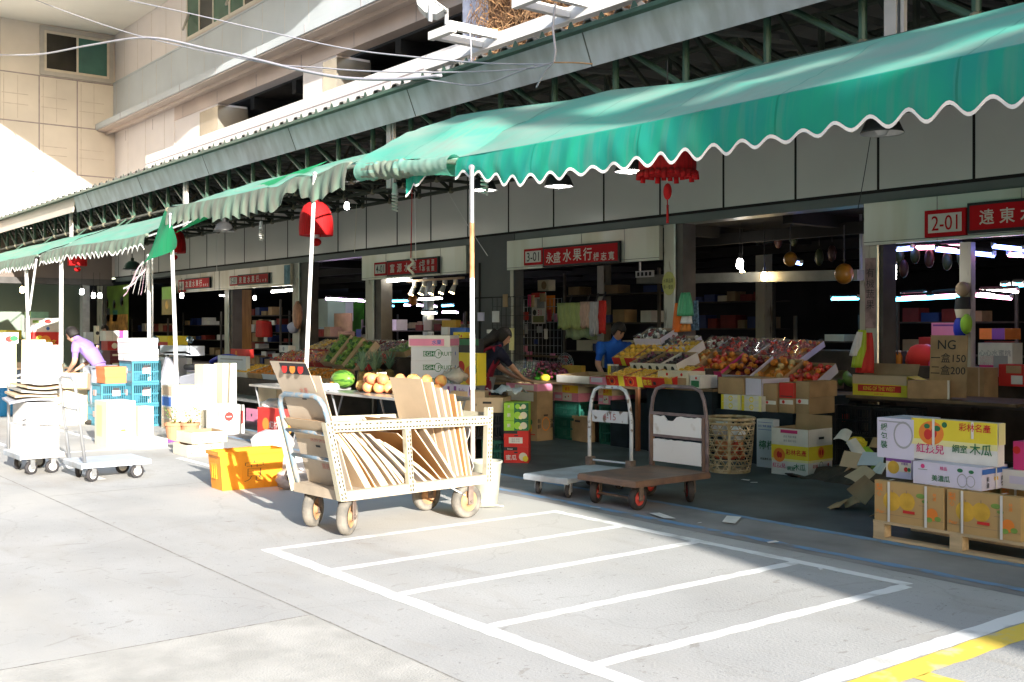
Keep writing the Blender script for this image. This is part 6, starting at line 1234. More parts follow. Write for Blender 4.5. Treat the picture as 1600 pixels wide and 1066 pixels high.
for lab, u, v, m, r in (("crumpled yellow wrapper in the scrap heap", 1340, 694, m_lemon, .1), ("bright lime plastic lump in the scrap heap", 1353, 706, m_lime, .07), ("dull green cabbage leaves low in the scrap heap", 1372, 728, m_guava, .07), ("yellow wrapper right of the lime lump in the scrap heap", 1385, 692, m_lemon, .06)):
    b = MB(); b.ball((0, 0, 0), (r, r * .6, r * .7), m, 12, 8, jit=.5); tag(b.build("wrapper", loc=yp(u, v, 9.15)), lab, "rubbish")
# scrap heap between papaya carton and pallet
rs = random.Random(3)
mm = [m_wcard, m_kraft, m_kraft2, m_kraft, m_wcard, m_kin, m_kraft2, m_kraft, m_bluew, m_kraft, m_kin, m_kraft, m_kin, m_wcard, m_kraft]
for k, (u, v, z) in enumerate(((1318, 668, .45), (1368, 672, .42), (1335, 693, .30), (1405, 660, .5), (1375, 700, .28), (1330, 730, .05), (1345, 705, .2), (1390, 715, .16), (1362, 690, .32), (1405, 735, .04), (1350, 720, .14), (1308, 735, .03), (1380, 742, .03), (1338, 672, .35), (1395, 690, .25))):
    o = yp(u, v, 9.2 - .02 * (v - 660)); o.z = max(z, .012); b = MB(); w, l = rs.uniform(.11, .24) * (.5 if mm[k] in (m_lemon, m_lime) else 1), rs.uniform(.08, .16)
    b.grid(lambda a, c: (w * (a - .5) * (1 - .2 * c), l * (c - .5) * 1.3, .03 * math.sin(3 * a + k)), 5, 4, mm[k]); q = b.build("card_scrap", loc=o, solid=.005); q.rotation_euler = (rs.uniform(.2, 1.2), rs.uniform(-.7, .7), rs.uniform(-1, 1)) if z > .1 else (rs.uniform(0, .25), rs.uniform(-.2, .2), rs.uniform(-1, 1))
    tag(q, f"{['white', 'brown', 'tan', 'brown', 'white', 'dark', 'tan', 'brown', 'bluish', 'brown', 'dark', 'brown', 'dark', 'white', 'brown'][k]} torn scrap, {ordi[k]} from the top of the heap by the papaya carton", "cardboard scrap", "torn carton scraps in the heap")
b = MB(); b.grid(lambda u, v: (-.7 + 1.4 * u, -.45 + .9 * v, .15 * math.sin(3.14 * u) * math.sin(3.14 * v) + .03 * nz(3 * u + 5 * v)), 16, 10, m_step); tag(b.build("scrap_heap", loc=yp(1362, 712, 9.35).xy.to_3d(), solid=.01), "dark heap of flattened refuse under the torn carton scraps", "rubbish heap")
b = MB(); b.grid(lambda u, v: (.22 * u, .16 * (v - .5), .16 * u * u + .01 * math.sin(5 * v)), 8, 4, m_kraft2); tag(b.build("curled_card", loc=gp(1296, 749, .006), rz=R(20), solid=.006), "curled brown card on the floor against the open papaya carton", "cardboard")
for k, (u, v, w) in enumerate(((1165, 750, .05), (1178, 754, .035), (1207, 847, .05), (1143, 812, .16), (1035, 806, .14), (930, 793, .05), (1330, 775, .03), (1093, 817, .03), (1282, 889, .03), (655, 0, 0))):
    if w: b = MB(); b.face([(-w, -w * .35, 0), (w, -w * .3, 0), (w * .9, w * .4, .004), (-w * .8, w * .3, .002)], m_wcard); tag(b.build("paper_scrap", loc=gp(u, v, .013), rz=k * .7), f"white paper scrap on the ground, {ordi[k]} listed from shop floor outward", "litter", "paper scraps on the ground")
# ================================================================== LEFT CLUSTER: tub, trolleys, crates, cartons
m_tub = mat("orange_tub_plastic", (0.80, 0.30, 0.02), 0.45, 0.06, 3)
C, w, d, h = solve(346, 768, 328, 441, 707, rz=R(-2)); t_w, t_d = w, d
b = MB(); hw, hd = w / 2, d / 2
def frustum(b, z0, z1, s0, s1, m, flip=False):
    A = [Vector((sx * hw * s0, sy * hd * s0, z0)) for sx, sy in ((-1, -1), (1, -1), (1, 1), (-1, 1))]; B = [Vector((sx * hw * s1, sy * hd * s1, z1)) for sx, sy in ((-1, -1), (1, -1), (1, 1), (-1, 1))]
    for k in range(4): q = [A[k], A[(k + 1) % 4], B[(k + 1) % 4], B[k]]; b.face(q[::-1] if flip else q, m)
frustum(b, 0, h - .02, .95, 1.06, m_tub); frustum(b, .012, h - .01, .92, 1.03, m_tub, True); frustum(b, h - .035, h, 1.12, 1.13, m_tub); b.face([(-hw * .92, -hd * .92, .012), (hw * .92, -hd * .92, .012), (hw * .92, hd * .92, .012), (-hw * .92, hd * .92, .012)], m_tub)
for sa, sb in ((1.13, 1.03),):
    for k in range(4):
        cs = [(-1, -1), (1, -1), (1, 1), (-1, 1)]; p, q = cs[k], cs[(k + 1) % 4]; b.face([(p[0] * hw * sa, p[1] * hd * sa, h), (q[0] * hw * sa, q[1] * hd * sa, h), (q[0] * hw * sb, q[1] * hd * sb, h - .004), (p[0] * hw * sb, p[1] * hd * sb, h - .004)], m_tub); b.face([(p[0] * hw * 1.05, p[1] * hd * 1.05, h - .035), (q[0] * hw * 1.05, q[1] * hd * 1.05, h - .035), (q[0] * hw * 1.12, q[1] * hd * 1.12, h - .035), (p[0] * hw * 1.12, p[1] * hd * 1.12, h - .035)], m_tub)
for k in range(3): b.box(-hw * .55 + .05 * k, -hw * .55 + .05 * k + .012, -hd * 1.02 - .004, -hd * .98, h * .28, h * .7, m_tub)
for y in (-.33, .42): b.box(hw * .97, hw * 1.035, hd * y, hd * y + .008, .02, h - .04, m_tub)
b.text("寬", (hw * 1.012 + .006, hd * .05, h * .47), (0, 1, 0), (.05, 0, 1), h * .62, mat("marker_ink", (.10, .05, .03), .7), off=-.02)
c_, s_ = math.cos(R(-2)), math.sin(R(-2)); ctr = C + Vector((c_, s_, 0)) * -hw + Vector((-s_, c_, 0)) * hd
tag(b.build("storage_tub", loc=ctr, rz=R(-2)), "orange plastic tub with a handwritten character standing on the sunlit paving", "tub")
m_wbag = mat("white_carrier_bag", (.68, .65, .65), .35, .08, 6, bump=.5, bscale=18)
def lump(name, label, p, r, m, cat, jit=.22, n=16, k=10, grp=None, rz=0):
    b = MB(); b.ball((0, 0, r[2] * .9), r, m, n, k, jit=jit); return tag(b.build(name, loc=p, rz=rz, smooth=True), label, cat, grp)
lump("plastic_bag", "limp white carrier bag on the ground between orange tub and cart", gp(455, 752), (.17, .2, .14), m_wbag, "bag"); lump("plastic_bag", "brownish clear bag of bottles beside the cart's handle end", gp(457, 764), (.13, .16, .1), mat("bottle_bag", (.5, .42, .38), .25, .3, 12), "bag")
pc("red and white carton behind the orange tub", 440, 704, 402, 452, 640, rz=R(6), m=m_redp, prints=[('disc', 'f', .35, .6, .16, m_orange), ('disc', 'r', .5, .55, .2, m_orange), ('rect', 'f', 0, .0, 1, .35, m_wcard), ('rect', 'r', 0, 0, 1, .35, m_wcard), ('text', 'f', '紅柿', .68, .6, .2, m_wcard)])
lump("plastic_bag", "big white plastic bag slumped before the red and white carton", gp(425, 712), (.3, .24, .16), m_wbag, "bag", .15)
lump("plastic_bag", "white bag lying on top of the red and white carton", Vector(yp(428, 642, 6.6)), (.22, .16, .09), m_wbag, "bag", .2)
pc("tan open carton under the small folding table", 432, 662, 403, 446, 606, rz=0, m=m_kraft2, open_=True)
pc("small pink carton on the ground left of the folding table", 402, 660, 384, 405, 640, m=m_pinkp, prints=[('disc', 'f', .5, .5, .12, m_dk)])
# tall pale cartons and the white ones before them
pc("white carton with red round mark and numbers under the tall pale carton", 344, 680, 322, 382, 634, m=m_wcard, prints=[('disc', 'r', .36, .62, .16, m_redp), ('rect', 'r', .26, .6, .46, .63, m_wcard), ('rect', 'r', .86, .35, .95, .8, m_redp), ('text', 'r', '717', .5, .22, .2, m_dk), ('rect', 'r', .72, .4, .75, .65, m_dk)])
Cw, ww, dw, hw_ = solve(344, 680, 322, 382, 634)
pc("tall pale cream carton standing behind the planters, left one of two", 318, 672, 304, 338, 570, m=m_ivory, prints=[('rect', 'r', .2, .1, .8, .12, m_kraft2)]); pc("tall pale cream carton beside the white numbered carton, right one of two", 348, 668, 334, 370, 568, rz=R(2), m=m_ivory, prints=[('disc', 'r', .6, .3, .05, m_guava)])
C, w, d, h = solve(269, 672, 252, 313, 589); z = 0
for k in range(4):
    o = carton(f"white nested tray carton with dotted holes, {['lowest', 'second', 'third', 'topmost'][k]} in the stack behind the planters", (C.x, C.y, z), w, d, .165 if k < 3 else .155, m=m_ivory if k != 2 else m_bluew, prints=[q for x in (.1, .32, .62, .84) for q in (('disc', 'r', x, .8, .06, m_dk), ('disc', 'r', x, .2, .06, m_dk))] + [('rect', 'f', .1, .1, .9, .9, m_bluep if k == 2 else m_kraft2)]); z += .165
z = 0
for k, (u, v, uL, uR) in enumerate(((292, 714, 270, 350), (298, 703, 276, 352))):
    C, w, d, h = solve(292, 714, 270, 350, 692); carton(f"low cream tray carton with dotted holes in front of the planters, {['lower', 'upper'][k]} one", (C.x - .06 * k, C.y + .08 * k, z), w, d, .135, R(2 * k), m=m_ivory, open_=True, prints=[q for x in (.12, .3, .66, .86) for q in (('disc', 'r', x, .75, .07, m_dk), ('disc', 'r', x, .25, .07, m_dk))]); z += .136
m_terra = mat("terracotta", (.46, .22, .12), .8, .12, 6); m_herb = mat("small_leaves", (.14, .24, .06), .6, .3, 9)
for k, (u, v) in enumerate(((272, 688), (297, 688))):
    t = thing("potted_plant", f"terracotta pot with a scrawny plant before the white dotted cartons, {['left', 'right'][k]} one of two", "potted plant", gp(u, v)); b = MB(); b.lathe([(.085, 0), (.12, .2), (.135, .2), (.135, .235), (.115, .235), (.11, .2), (.001, .2)], m_terra, 18, close=False); b.build("pot", t, smooth=False); b = MB(); rr = random.Random(k)
    for j in range(46):
        a = rr.uniform(0, 6.28); r = rr.uniform(.02, .15); z = .2 + rr.uniform(.03, .24); p = Vector((r * math.cos(a), r * math.sin(a), z)); q = Vector((rr.uniform(-1, 1), rr.uniform(-1, 1), rr.uniform(-.4, .8))).normalized() * .045; s = q.cross(Vector((0, 0, 1))).normalized() * .016; b.face([p, p + q * .5 + s, p + q, p + q * .5 - s], m_herb)
    for j in range(7): a = j; b.tube([(0, 0, .2), (.09 * math.cos(a), .09 * math.sin(a), .42)], .004, m_pine, 4)
    b.build("leaves", t)
# blue crates
m_lab = mat("pink_label", (.62, .38, .36), .6)
C, w, d, h = solve(158, 668, 137, 205, 601)
for k in range(2): crate(f"blue slatted crate under the orange trays, {['lower', 'upper'][k]} one", (C.x, C.y, .33 * k), w, d, .33, m_cblue, lab=m_lab)
zt = .66; C2, w2, d2, h2 = solve(206, 668, 186, 252, 563)
for k in range(3): crate(f"blue slatted crate under the white foam lids, {['lowest', 'middle', 'topmost'][k]} of three", (C2.x, C2.y, .335 * k), w2, d2, .335, m_cblue, lab=m_lab)
m_otray = mat("orange_tray", (.66, .20, .07), .5, .08, 3)
for k in range(2): carton(f"orange plastic tray on the two blue crates, {['lower', 'upper'][k]} one", (C.x + .01, C.y + .06 - .01 * k, .66 + .125 * k), w * .9, d * .82, .125, m=m_otray, lid=(m_otray, .25), name="plastic_tray", cat="tray", group="orange trays")
for k in range(2): carton(f"white foam box on the three blue crates, {['lower', 'upper'][k]} one", (C2.x + .03 * (1 - k), C2.y - .02, 1.005 + .17 * k), w2 * 1.02, d2 * .92, .17, m=m_foam, lid=(m_wcard, .35), name="foam_box", cat="foam box", group="white foam boxes")
pc("big white carton with yellowed side in front of the blue crates", 167, 699, 148, 212, 628, m=m_wcard, prints=[('rect', 'f', 0, 0, 1, 1, m_ivory), ('rect', 'f', .15, .2, .6, .9, m_ypale), ('rect', 'r', .48, .33, .66, .38, m_lemon)])
pc("low white foam slab beside the big white carton", 214, 702, 190, 262, 688, m=m_wcard)
pc("small cream carton with brown script between white carton and crates", 216, 684, 205, 240, 636, m=m_ivory, prints=[('rect', 'r', .1, .5, .9, .52, m_kraft), ('text', 'r', 'Fresh', .6, .75, .2, m_kraft)])
b = MB(); b.grid(lambda u, v: (.3 * u, .7 * v, .02 + .05 * math.sin(3 * u + 5 * v)), 8, 10, m_purple); tag(b.build("purple_sheet", loc=gp(216, 694), solid=.006), "dark purple crumpled sheet beside the white foam slab", "sheet")
# two white trolleys with loads
def flat_trolley(label, C, w, d, zd, rz, m, side, hz, extra=None):
    t = thing("platform_trolley", label, "trolley", (C[0], C[1], 0), rz, group="platform trolleys"); b = MB(); b.box(-w, 0, 0, d, zd - .05, zd, m); b.box(-w - .006, .006, -.006, .01, zd - .06, zd - .006, m_gpl); b.build("deck", t, bevel=.012); b = MB()
    if side == 'x': pts = [Vector((-w + .03, y, z)) for y, z in ((.04, zd), (.04, hz - .12), (.06, hz - .03), (.16, hz), (d - .16, hz), (d - .06, hz - .03), (d - .04, hz - .12), (d - .04, zd))]
    else: pts = [Vector((x, .04, z)) + Vector((0, -.12 * (z - zd), 0)) for x, z in ((-.04, zd), (-.04, hz - .12), (-.06, hz - .03), (-.16, hz), (-w + .16, hz), (-w + .06, hz - .03), (-w + .04, hz - .12), (-w + .04, zd))]
    b.tube(pts, .016, m_steel, 9); b.build("handle", t, smooth=True)
    for s in (.35, .62):
        b = MB(); z = zd + (hz - zd) * s; q = [Vector((-w + .03, .04, z)), Vector((-w + .03, d - .04, z))] if side == 'x' else [Vector((-.04, .04 - .12 * (z - zd), z)), Vector((-w + .04, .04 - .12 * (z - zd), z))]; b.tube(q, .011, m_steel, 7); b.build("crossbar", t, smooth=True)
    for p, y in (((-.08, .12, .07), R(25)), ((-w + .08, .12, .07), R(60)), ((-.08, d - .12, .07), R(8)), ((-w + .08, d - .12, .07), 0)): wheel(t, p, .07, .038, y, m_rubd, m_hubg, m_steel, ztop=zd - .05)
    return t
Ca, wa, da, _ = solve(32, 712, 6, 104, 690, .21); flat_trolley("white platform trolley at the left loaded with strapped white boxes", Ca, wa, da, .215, 0, m_wcard, 'x', 1.0)
Cb, wb, db, _ = solve(128, 726, 100, 237, 714, .185); flat_trolley("empty grey-white platform trolley with tall handle in front of the big white carton", Cb, wb * 1.0, db, .19, 0, mat("pale_blue_deck", (.48, .53, .6), .5, .08, 4), 'y', 1.02)
def strapbox(lab, z, h, dx, dy): carton(lab, (Ca.x - .05 - dx, Ca.y + .04 + dy, z), wa - .14, da - .1 - dy, h, m=m_foam if 0 else m_wcard, prints=[('rect', 'r', .22, 0, .24, 1, m_grey), ('rect', 'r', .7, 0, .715, 1, m_grey), ('rect', 't', .2, 0, .22, 1, m_grey)])
strapbox("lower white strapped box on the left white trolley", .216, .28, 0, 0); strapbox("upper white strapped box on the left white trolley", .498, .24, .02, .03)
for k in range(5):
    b = MB(); L_ = da * (1.0 - .05 * k); b.grid(lambda u, v: ((wa - .12) * (u - .5), L_ * (v - .5), .015 * math.sin(4 * v + k)), 4, 8, (m_grey, m_kraft2, mat("grey_board", (.36, .35, .32), .8), m_kraft2, m_wcard)[k]); q = b.build("cardboard_sheet", loc=(Ca.x - wa / 2, Ca.y + da / 2 + .03 * (k - 2), .765 + .045 * k), solid=.02); q.rotation_euler = (R(5 - 2 * k), R(2), R(3 * k - 6)); tag(q, f"{ordi[k]} flattened board from below on the left white trolley's strapped boxes", "cardboard", "flattened boards on the left trolley")
b = MB()
for x0, z0, z1 in ((.3, .52, .5), (.7, .56, .72)): b.tube([(Ca.x + .004, Ca.y + .02, z0), (Ca.x + .006, Ca.y + da - .06, z1)], .005, m_dk, 5)
tag(b.build("elastic_strap"), "dark elastic straps stretched across the left trolley's white boxes", "strap")
# far left table with cartons and leaning boards
table("display_table", "wooden table at the far left frame edge stacked with tan cartons", -19.6, -16.2, 2.75, 3.6, .60, m_twood, m_tleg)
Cq = gp(26, 606, .6)
def lc(label, u, v, uL, uR, vT, z0, **k): return pc(label, u, v, uL, uR, vT, z0=z0, **k)
lc("big tan carton with white label on the far left table", 0, 606, -40, 26, 537, .605, m=m_kraft2, prints=[('rect', 'r', .3, .3, .8, .6, m_wcard)])
C0, w0, d0, h0 = solve(0, 606, -40, 26, 537, .605); carton("white carton with red and green marks on the big tan far left carton", (C0.x, C0.y + .05, .605 + h0), w0, d0 * .9, .17, m=m_wcard, prints=[('disc', 'r', .4, .4, .28, m_redp, 1.3), ('disc', 'r', .7, .45, .25, m_greenp, 1.4), ('rect', 'r', 0, .75, 1, 1, m_bluew)])
for k, (u0, u1, vt, mm) in enumerate(((27, 42, 530, m_kraft2), (34, 50, 527, m_ivory), (42, 62, 534, m_ivory))):
    p0 = gp(u0 + 6, 606, .605); b = MB(); b.slab([(0, 0, 0), (0, .42, 0), (-.12, .38, .72 - .04 * k), (-.12, .04, .72 - .04 * k)], .02, mm, (1, 0, .16)); tag(b.build("cardboard_sheet", loc=p0 + Vector((.12 * k, 0, 0))), f"{['tan', 'first cream', 'second cream'][k]} board leaning on the tan carton at the far left", "cardboard", "boards leaning at the far left")
lc("cream carton with a strap seam before the bending man", 74, 594, 60, 101, 568, .605, m=m_ivory, prints=[('rect', 'r', .6, 0, .63, 1, m_kraft2)])
b = MB(); b.lathe([(.17, 0), (.19, .03), (.2, .28), (.185, .55), (.16, .58), (.001, .585)], mat("blue_barrel", (.03, .28, .62), .4, .08, 3), 20); tag(b.build("plastic_barrel", loc=gp(2, 650), smooth=True), "bright blue plastic barrel at the left frame edge", "barrel")
# stack of printed cartons behind the stout pole
table("goods_stand", "low dark stand at the wing's opening with stacked printed cartons", -30.5, -25.5, 6.0, 7.2, .62, m_twood, m_tdark, front=m_cloth)
def bc(label, u, uL, uR, v0, v1, Y, m, pr=(), dmax=.5):
    C = yp(u, v0, Y); C2, w, d, h = solve(u, v0, uL, uR, v1, C=C); carton(label, C2, w, min(d, dmax), h, m=m, prints=pr); return C.z + h
bc("red printed carton with an orange dragon-fruit, behind the stout pole", 48, 40, 94, 545, 519, 6.6, m_redp, [('disc', 'r', .3, .6, .2, m_lemon), ('disc', 'r', .5, .5, .3, m_orange), ('text', 'r', '愛文', .7, .4, .3, m_lemon)], 1.0)
bc("white carton stacked on the red printed one behind the stout pole", 46, 37, 94, 519, 508, 6.6, m_wcard, [('disc', 'r', .6, .5, .25, m_bluep)], 1.0); bc("white carton with red cherries printed along its top edge", 46, 37, 94, 508, 497, 6.6, m_wcard, [('disc', 'r', .6, .5, .3, m_redp, 1.6), ('rect', 'r', .1, .3, .3, .7, m_guava)], 1.0)
bc("mint green carton on top of the stack behind the stout pole", 48, 38, 76, 497, 487, 6.7, m_guava, [('rect', 'r', 0, 0, 1, 1, mat("mint_card", (.3, .5, .4), .6))], .8)
bc("dark reddish carton at the bottom of the stack behind the stout pole", 48, 40, 92, 566, 545, 6.6, m_rtray, [], 1.0)
bc("long yellow carton behind the far left goods", 10, -10, 34, 530, 516, 7.2, m_lemon, [('rect', 'r', .5, 0, .52, 1, m_orange)], 1.2)
for k, (lab, u, uL, uR, v0, v1, Y, m, pr) in enumerate((("tall white carton behind the bending man's back", 133, 130, 146, 545, 519, 8.2, m_bluew, []), ("tan carton with a black dot standing behind the bending man", 150, 146, 155, 538, 509, 8.0, m_ivory, [('disc', 'r', .5, .6, .1, m_dk)]), ("white carton row under the green poster", 165, 156, 200, 533, 517, 8.4, m_wcard, [('rect', 'r', .6, 0, .8, 1, m_mag), ('rect', 'r', .3, 0, .31, 1, m_grey)]), ("dark red fruit carton below the white row behind the blue crates", 168, 158, 190, 548, 533, 8.4, m_rtray, [('disc', 'r', .5, .5, .3, m_ivory)]), ("maroon lettered carton behind the blue crates, upper one", 172, 160, 190, 562, 548, 8.3, mat("maroon_card", (.12, .02, .03), .6), [('rect', 'r', .2, .4, .8, .6, m_ivory)]), ("maroon lettered carton behind the blue crates, lower one", 172, 160, 190, 576, 562, 8.3, mat("maroon_card", (.12, .02, .03), .6), [('rect', 'r', .2, .4, .8, .6, m_ivory)]))): bc(lab, u, uL, uR, v0, v1, Y, m, pr, 1.2)
table("goods_stand", "dark stand with cartons behind the blue crates", -24.5, -21.5, 7.9, 9.1, .60, m_twood, m_tdark, front=m_cloth)
# cartons on the long counter under the small red boards
kc = [("yellow roofed carton with red band on the long counter", 262, 243, 312, 541, 525, 9.6, m_lemon, [('rect', 'f', 0, 0, 1, .4, m_redp)]), ("white cartons row at the left end of the long counter", 292, 250, 320, 556, 541, 9.3, m_bluew, [('rect', 'f', .5, 0, .51, 1, m_grey)]), ("red and yellow open carton on the long counter by the wooden pillar", 390, 360, 397, 560, 546, 9.1, m_redp, [('disc', 'f', .3, .5, .3, m_orange)]), ("pale blue carton printed with apples, leaning before the counter", 384, 340, 391, 602, 557, 8.2, m_bluew, [('disc', 'f', .55, .25, .14, m_pear), ('disc', 'f', .75, .25, .14, m_pear), ('rect', 'f', .1, .85, .9, .9, m_grey)]), ("lime carton at the right end of the long counter", 456, 446, 462, 572, 562, 8.95, m_lime, []), ("pink carton at the right end of the long counter", 478, 462, 482, 572, 560, 8.9, m_mag, []), ("white carton with green rim right of the small boards' post", 470, 440, 482, 580, 572, 8.7, m_wcard, [('text', 'f', '水果', .5, .5, .6, m_bluep)]),
      ("grey carton with a printed bowl beside the plastic bags", 450, 436, 462, 551, 540, 9.4, m_wcard, [('disc', 'f', .5, .5, .3, m_grey)]), ("white carton with purple end behind the dotted cartons", 285, 258, 320, 583, 572, 8.0, m_lilac, [('rect', 'f', .4, 0, 1, 1, m_purple)]), ("red-edged white carton under the purple-ended one", 290, 255, 322, 592, 583, 7.9, m_wcard, [('rect', 'f', 0, .0, .7, .8, m_redp)]), ("white lettered carton behind the stacked dotted cartons", 270, 240, 300, 578, 560, 8.3, m_bluew, [('text', 'f', '水果禮盒', .5, .3, .3, m_dk)]), ("navy stacked cases under the counter left of the folding table", 398, 372, 408, 640, 578, 8.4, m_cnavy, [('rect', 'f', .1, .85, .5, .95, m_bluep)]), ("red and white carton under the apple-printed one", 388, 345, 396, 622, 602, 8.1, m_redp, [('rect', 'f', 0, 0, 1, .5, m_bluew)])]
for lab, u, uL, uR, v0, v1, Y, m, pr in kc: bc(lab, u, uL, uR, v0, v1, Y, m, pr, .5)
b = MB(); b.box(-1.7, 1.6, -.45, .45, .3, .33, m_tsteel)
for x in (-1.6, 0, 1.5): b.box(x, x + .04, -.4, -.36, 0, .3, m_steel); b.box(x, x + .04, .36, .4, 0, .3, m_steel)
tag(b.build("low_rack", loc=(-17.6, 7.9, 0)), "low steel rack carrying cartons behind the tall cream cartons", "rack")
b = MB(); b.tube(catenary(yp(330, 566, 8.9), yp(382, 566, 8.9), -.12, 8), .05, m_croy, 8); tag(b.build("blue_hose"), "thick royal blue hose arched over the long counter", "hose")
# scooter parked behind the crates
t = thing("motor_scooter", "grey motor scooter with round mirrors parked behind the dotted cartons", "scooter", (-19.4, 7.25, 0), R(12)); m_scg = mat("scooter_grey", (.30, .31, .36), .3, .1, 3)
b = MB(); b.slab([(-.1, -.28, .45), (-.1, .28, .45), (.05, .2, 1.0), (.05, -.2, 1.0)], .12, m_scg, (-1, 0, .3)); b.box(-.1, .55, -.17, .17, .28, .36, m_scg); b.slab([(.5, -.2, .3), (1.35, -.16, .45), (1.35, .16, .45), (.5, .2, .3)], -.35, m_scg, (0, 0, 1)); b.build("fairing", t, bevel=.03)
b = MB(); b.box(.55, 1.25, -.16, .16, .76, .86, m_cblk); b.build("seat", t, bevel=.04); b = MB(); b.tube([(.0, -.36, 1.02), (.08, -.2, 1.06), (.08, .2, 1.06), (.0, .36, 1.02)], .02, m_cblk, 8); b.build("handlebar", t)
for s in (-1, 1): b = MB(); b.tube([(.06, s * .3, 1.04), (0.0, s * .34, 1.25)], .008, m_cblk, 6); b.lathe([(.001, -.012), (.07, -.012), (.075, 0), (.07, .012), (.001, .012)], mat("mirror_glass", (.45, .6, .75), .05, .02, 2, metal=.8), 16, c=(0, s * .35, 1.29), M=Matrix.Rotation(R(75), 4, 'Y')); b.build("mirror", t, smooth=True)
for x in (-.12, 1.15): wheel(t, (x, 0, .22), .22, .1, R(90), m_rubd, m_hubg)
# ================================================================== INSIDE THE STALLS
def flat(name, label, cat, u0, v0, u1, v1, Y, m, prints=None, th=.02):
    a, c = yp(u0, v1, Y), yp(u1, v0, Y); b = MB(); b.box(a.x, c.x, Y, Y + th, a.z, yp(u0, v0, Y).z, m); o0 = Vector((a.x, Y, a.z)); b.T = None
    W_, H_ = c.x - a.x, yp(u0, v0, Y).z - a.z
    for p in prints or ():
        if p[0] == 'rect': b.box(a.x + W_ * p[1], a.x + W_ * p[3], Y - .004, Y, a.z + H_ * p[2], a.z + H_ * p[4], p[5])
        elif p[0] == 'disc': b.face([(a.x + W_ * p[1] + p[3] * math.cos(q), Y - .005, a.z + H_ * p[2] + p[3] * math.sin(q)) for q in [k * .393 for k in range(16)]], p[4])
        else: b.text(p[1], (a.x + W_ * p[2], Y - .006, a.z + H_ * p[3]), (1, 0, 0), (0, 0, 1), p[4], p[5])
    return tag(b.build(name), label, cat)
m_poster = mat("green_poster", (.10, .17, .02), .6, .3, 2); m_skin0 = mat("poster_skin", (.3, .16, .09), .7)
flat("poster", "large yellow-green poster of fruit pickers at the left", "poster", 154, 449, 200, 516, 10.9, m_poster, [('rect', 0, 0, 1, .35, mat("poster_orange", (.35, .16, .03), .7, .5, 4)), ('disc', .3, .62, .16, m_dk), ('disc', .55, .58, .14, m_dk), ('disc', .8, .64, .15, m_dk), ('disc', .32, .6, .1, m_skin0), ('disc', .57, .55, .09, m_skin0), ('disc', .82, .6, .09, m_skin0), ('rect', .2, .2, .4, .5, m_dk), ('rect', .5, .2, .66, .45, m_cgrn)])
flat("poster", "green and gold round-emblem banner beside the torn flap's pole", "banner", 253, 449, 269, 492, 10.6, m_lime, [('rect', 0, 0, 1, .55, mat("gold_print", (.35, .25, .05), .6)), ('disc', .5, .35, .12, m_pear)])
flat("poster", "bright green poster deep in the stall beside the leaning pole", "poster", 538, 470, 568, 520, 14.5, mat("vivid_green", (.06, .3, .03), .6, .4, 3))
flat("carton_wall", "stack of white cartons with red marks deep behind the leaning pole", "cartons", 512, 469, 536, 502, 13.8, m_bluew, [('rect', .3, .05 + .25 * k, .7, .18 + .25 * k, m_redp) for k in range(4)] + [('rect', 0, .24 * k, 1, .24 * k + .02, m_dk) for k in range(1, 4)], .3)
flat("cold_cabinet", "pale green tall cabinet right of the leaning pole", "cabinet", 489, 468, 512, 526, 13.0, mat("pale_green_paint", (.32, .42, .36), .5, .1, 2), [('rect', 0, .0, 1, .25, mat("cabinet_glass", (.3, .4, .5), .2))], .5)
flat("board", "brown upright board beside the green poster", "board", 522, 490, 549, 527, 12.8, m_kraft, None, .03)
flat("calendar", "wall calendar with red heading in the number 3-01 stall", "calendar", 831, 458, 852, 506, 11.6, m_wcard, [('rect', 0, .85, 1, 1, m_redp), ('rect', .4, .5, .95, .8, m_grey), ('text', '31', .6, .36, .13, m_mag), ('rect', .1, .04, .9, .25, mat("calendar_olive", (.2, .22, .1), .7)), ('disc', .22, .36, .05, m_dk)])
flat("poster", "orange picture sheet beside the wall calendar", "poster", 853, 462, 866, 500, 11.65, m_orange, [('rect', 0, 0, 1, .3, m_ivory), ('disc', .5, .3, .08, m_orange)]); flat("poster", "pink note beside the orange picture sheet", "note", 866, 490, 873, 503, 11.62, m_pinkp)
flat("speaker_box", "cream round-faced speaker high in the number 3-01 stall", "speaker", 840, 438, 857, 455, 11.7, m_ivory, [('disc', .6, .5, .07, m_kin)], .15)
flat("notice", "white lettered notice high at the right of the number 3-01 stall", "notice", 993, 424, 1021, 434, 12.0, m_wcard, [('rect', .1 + .22 * k, .2, .22 + .22 * k, .8, m_dk) for k in range(4)])
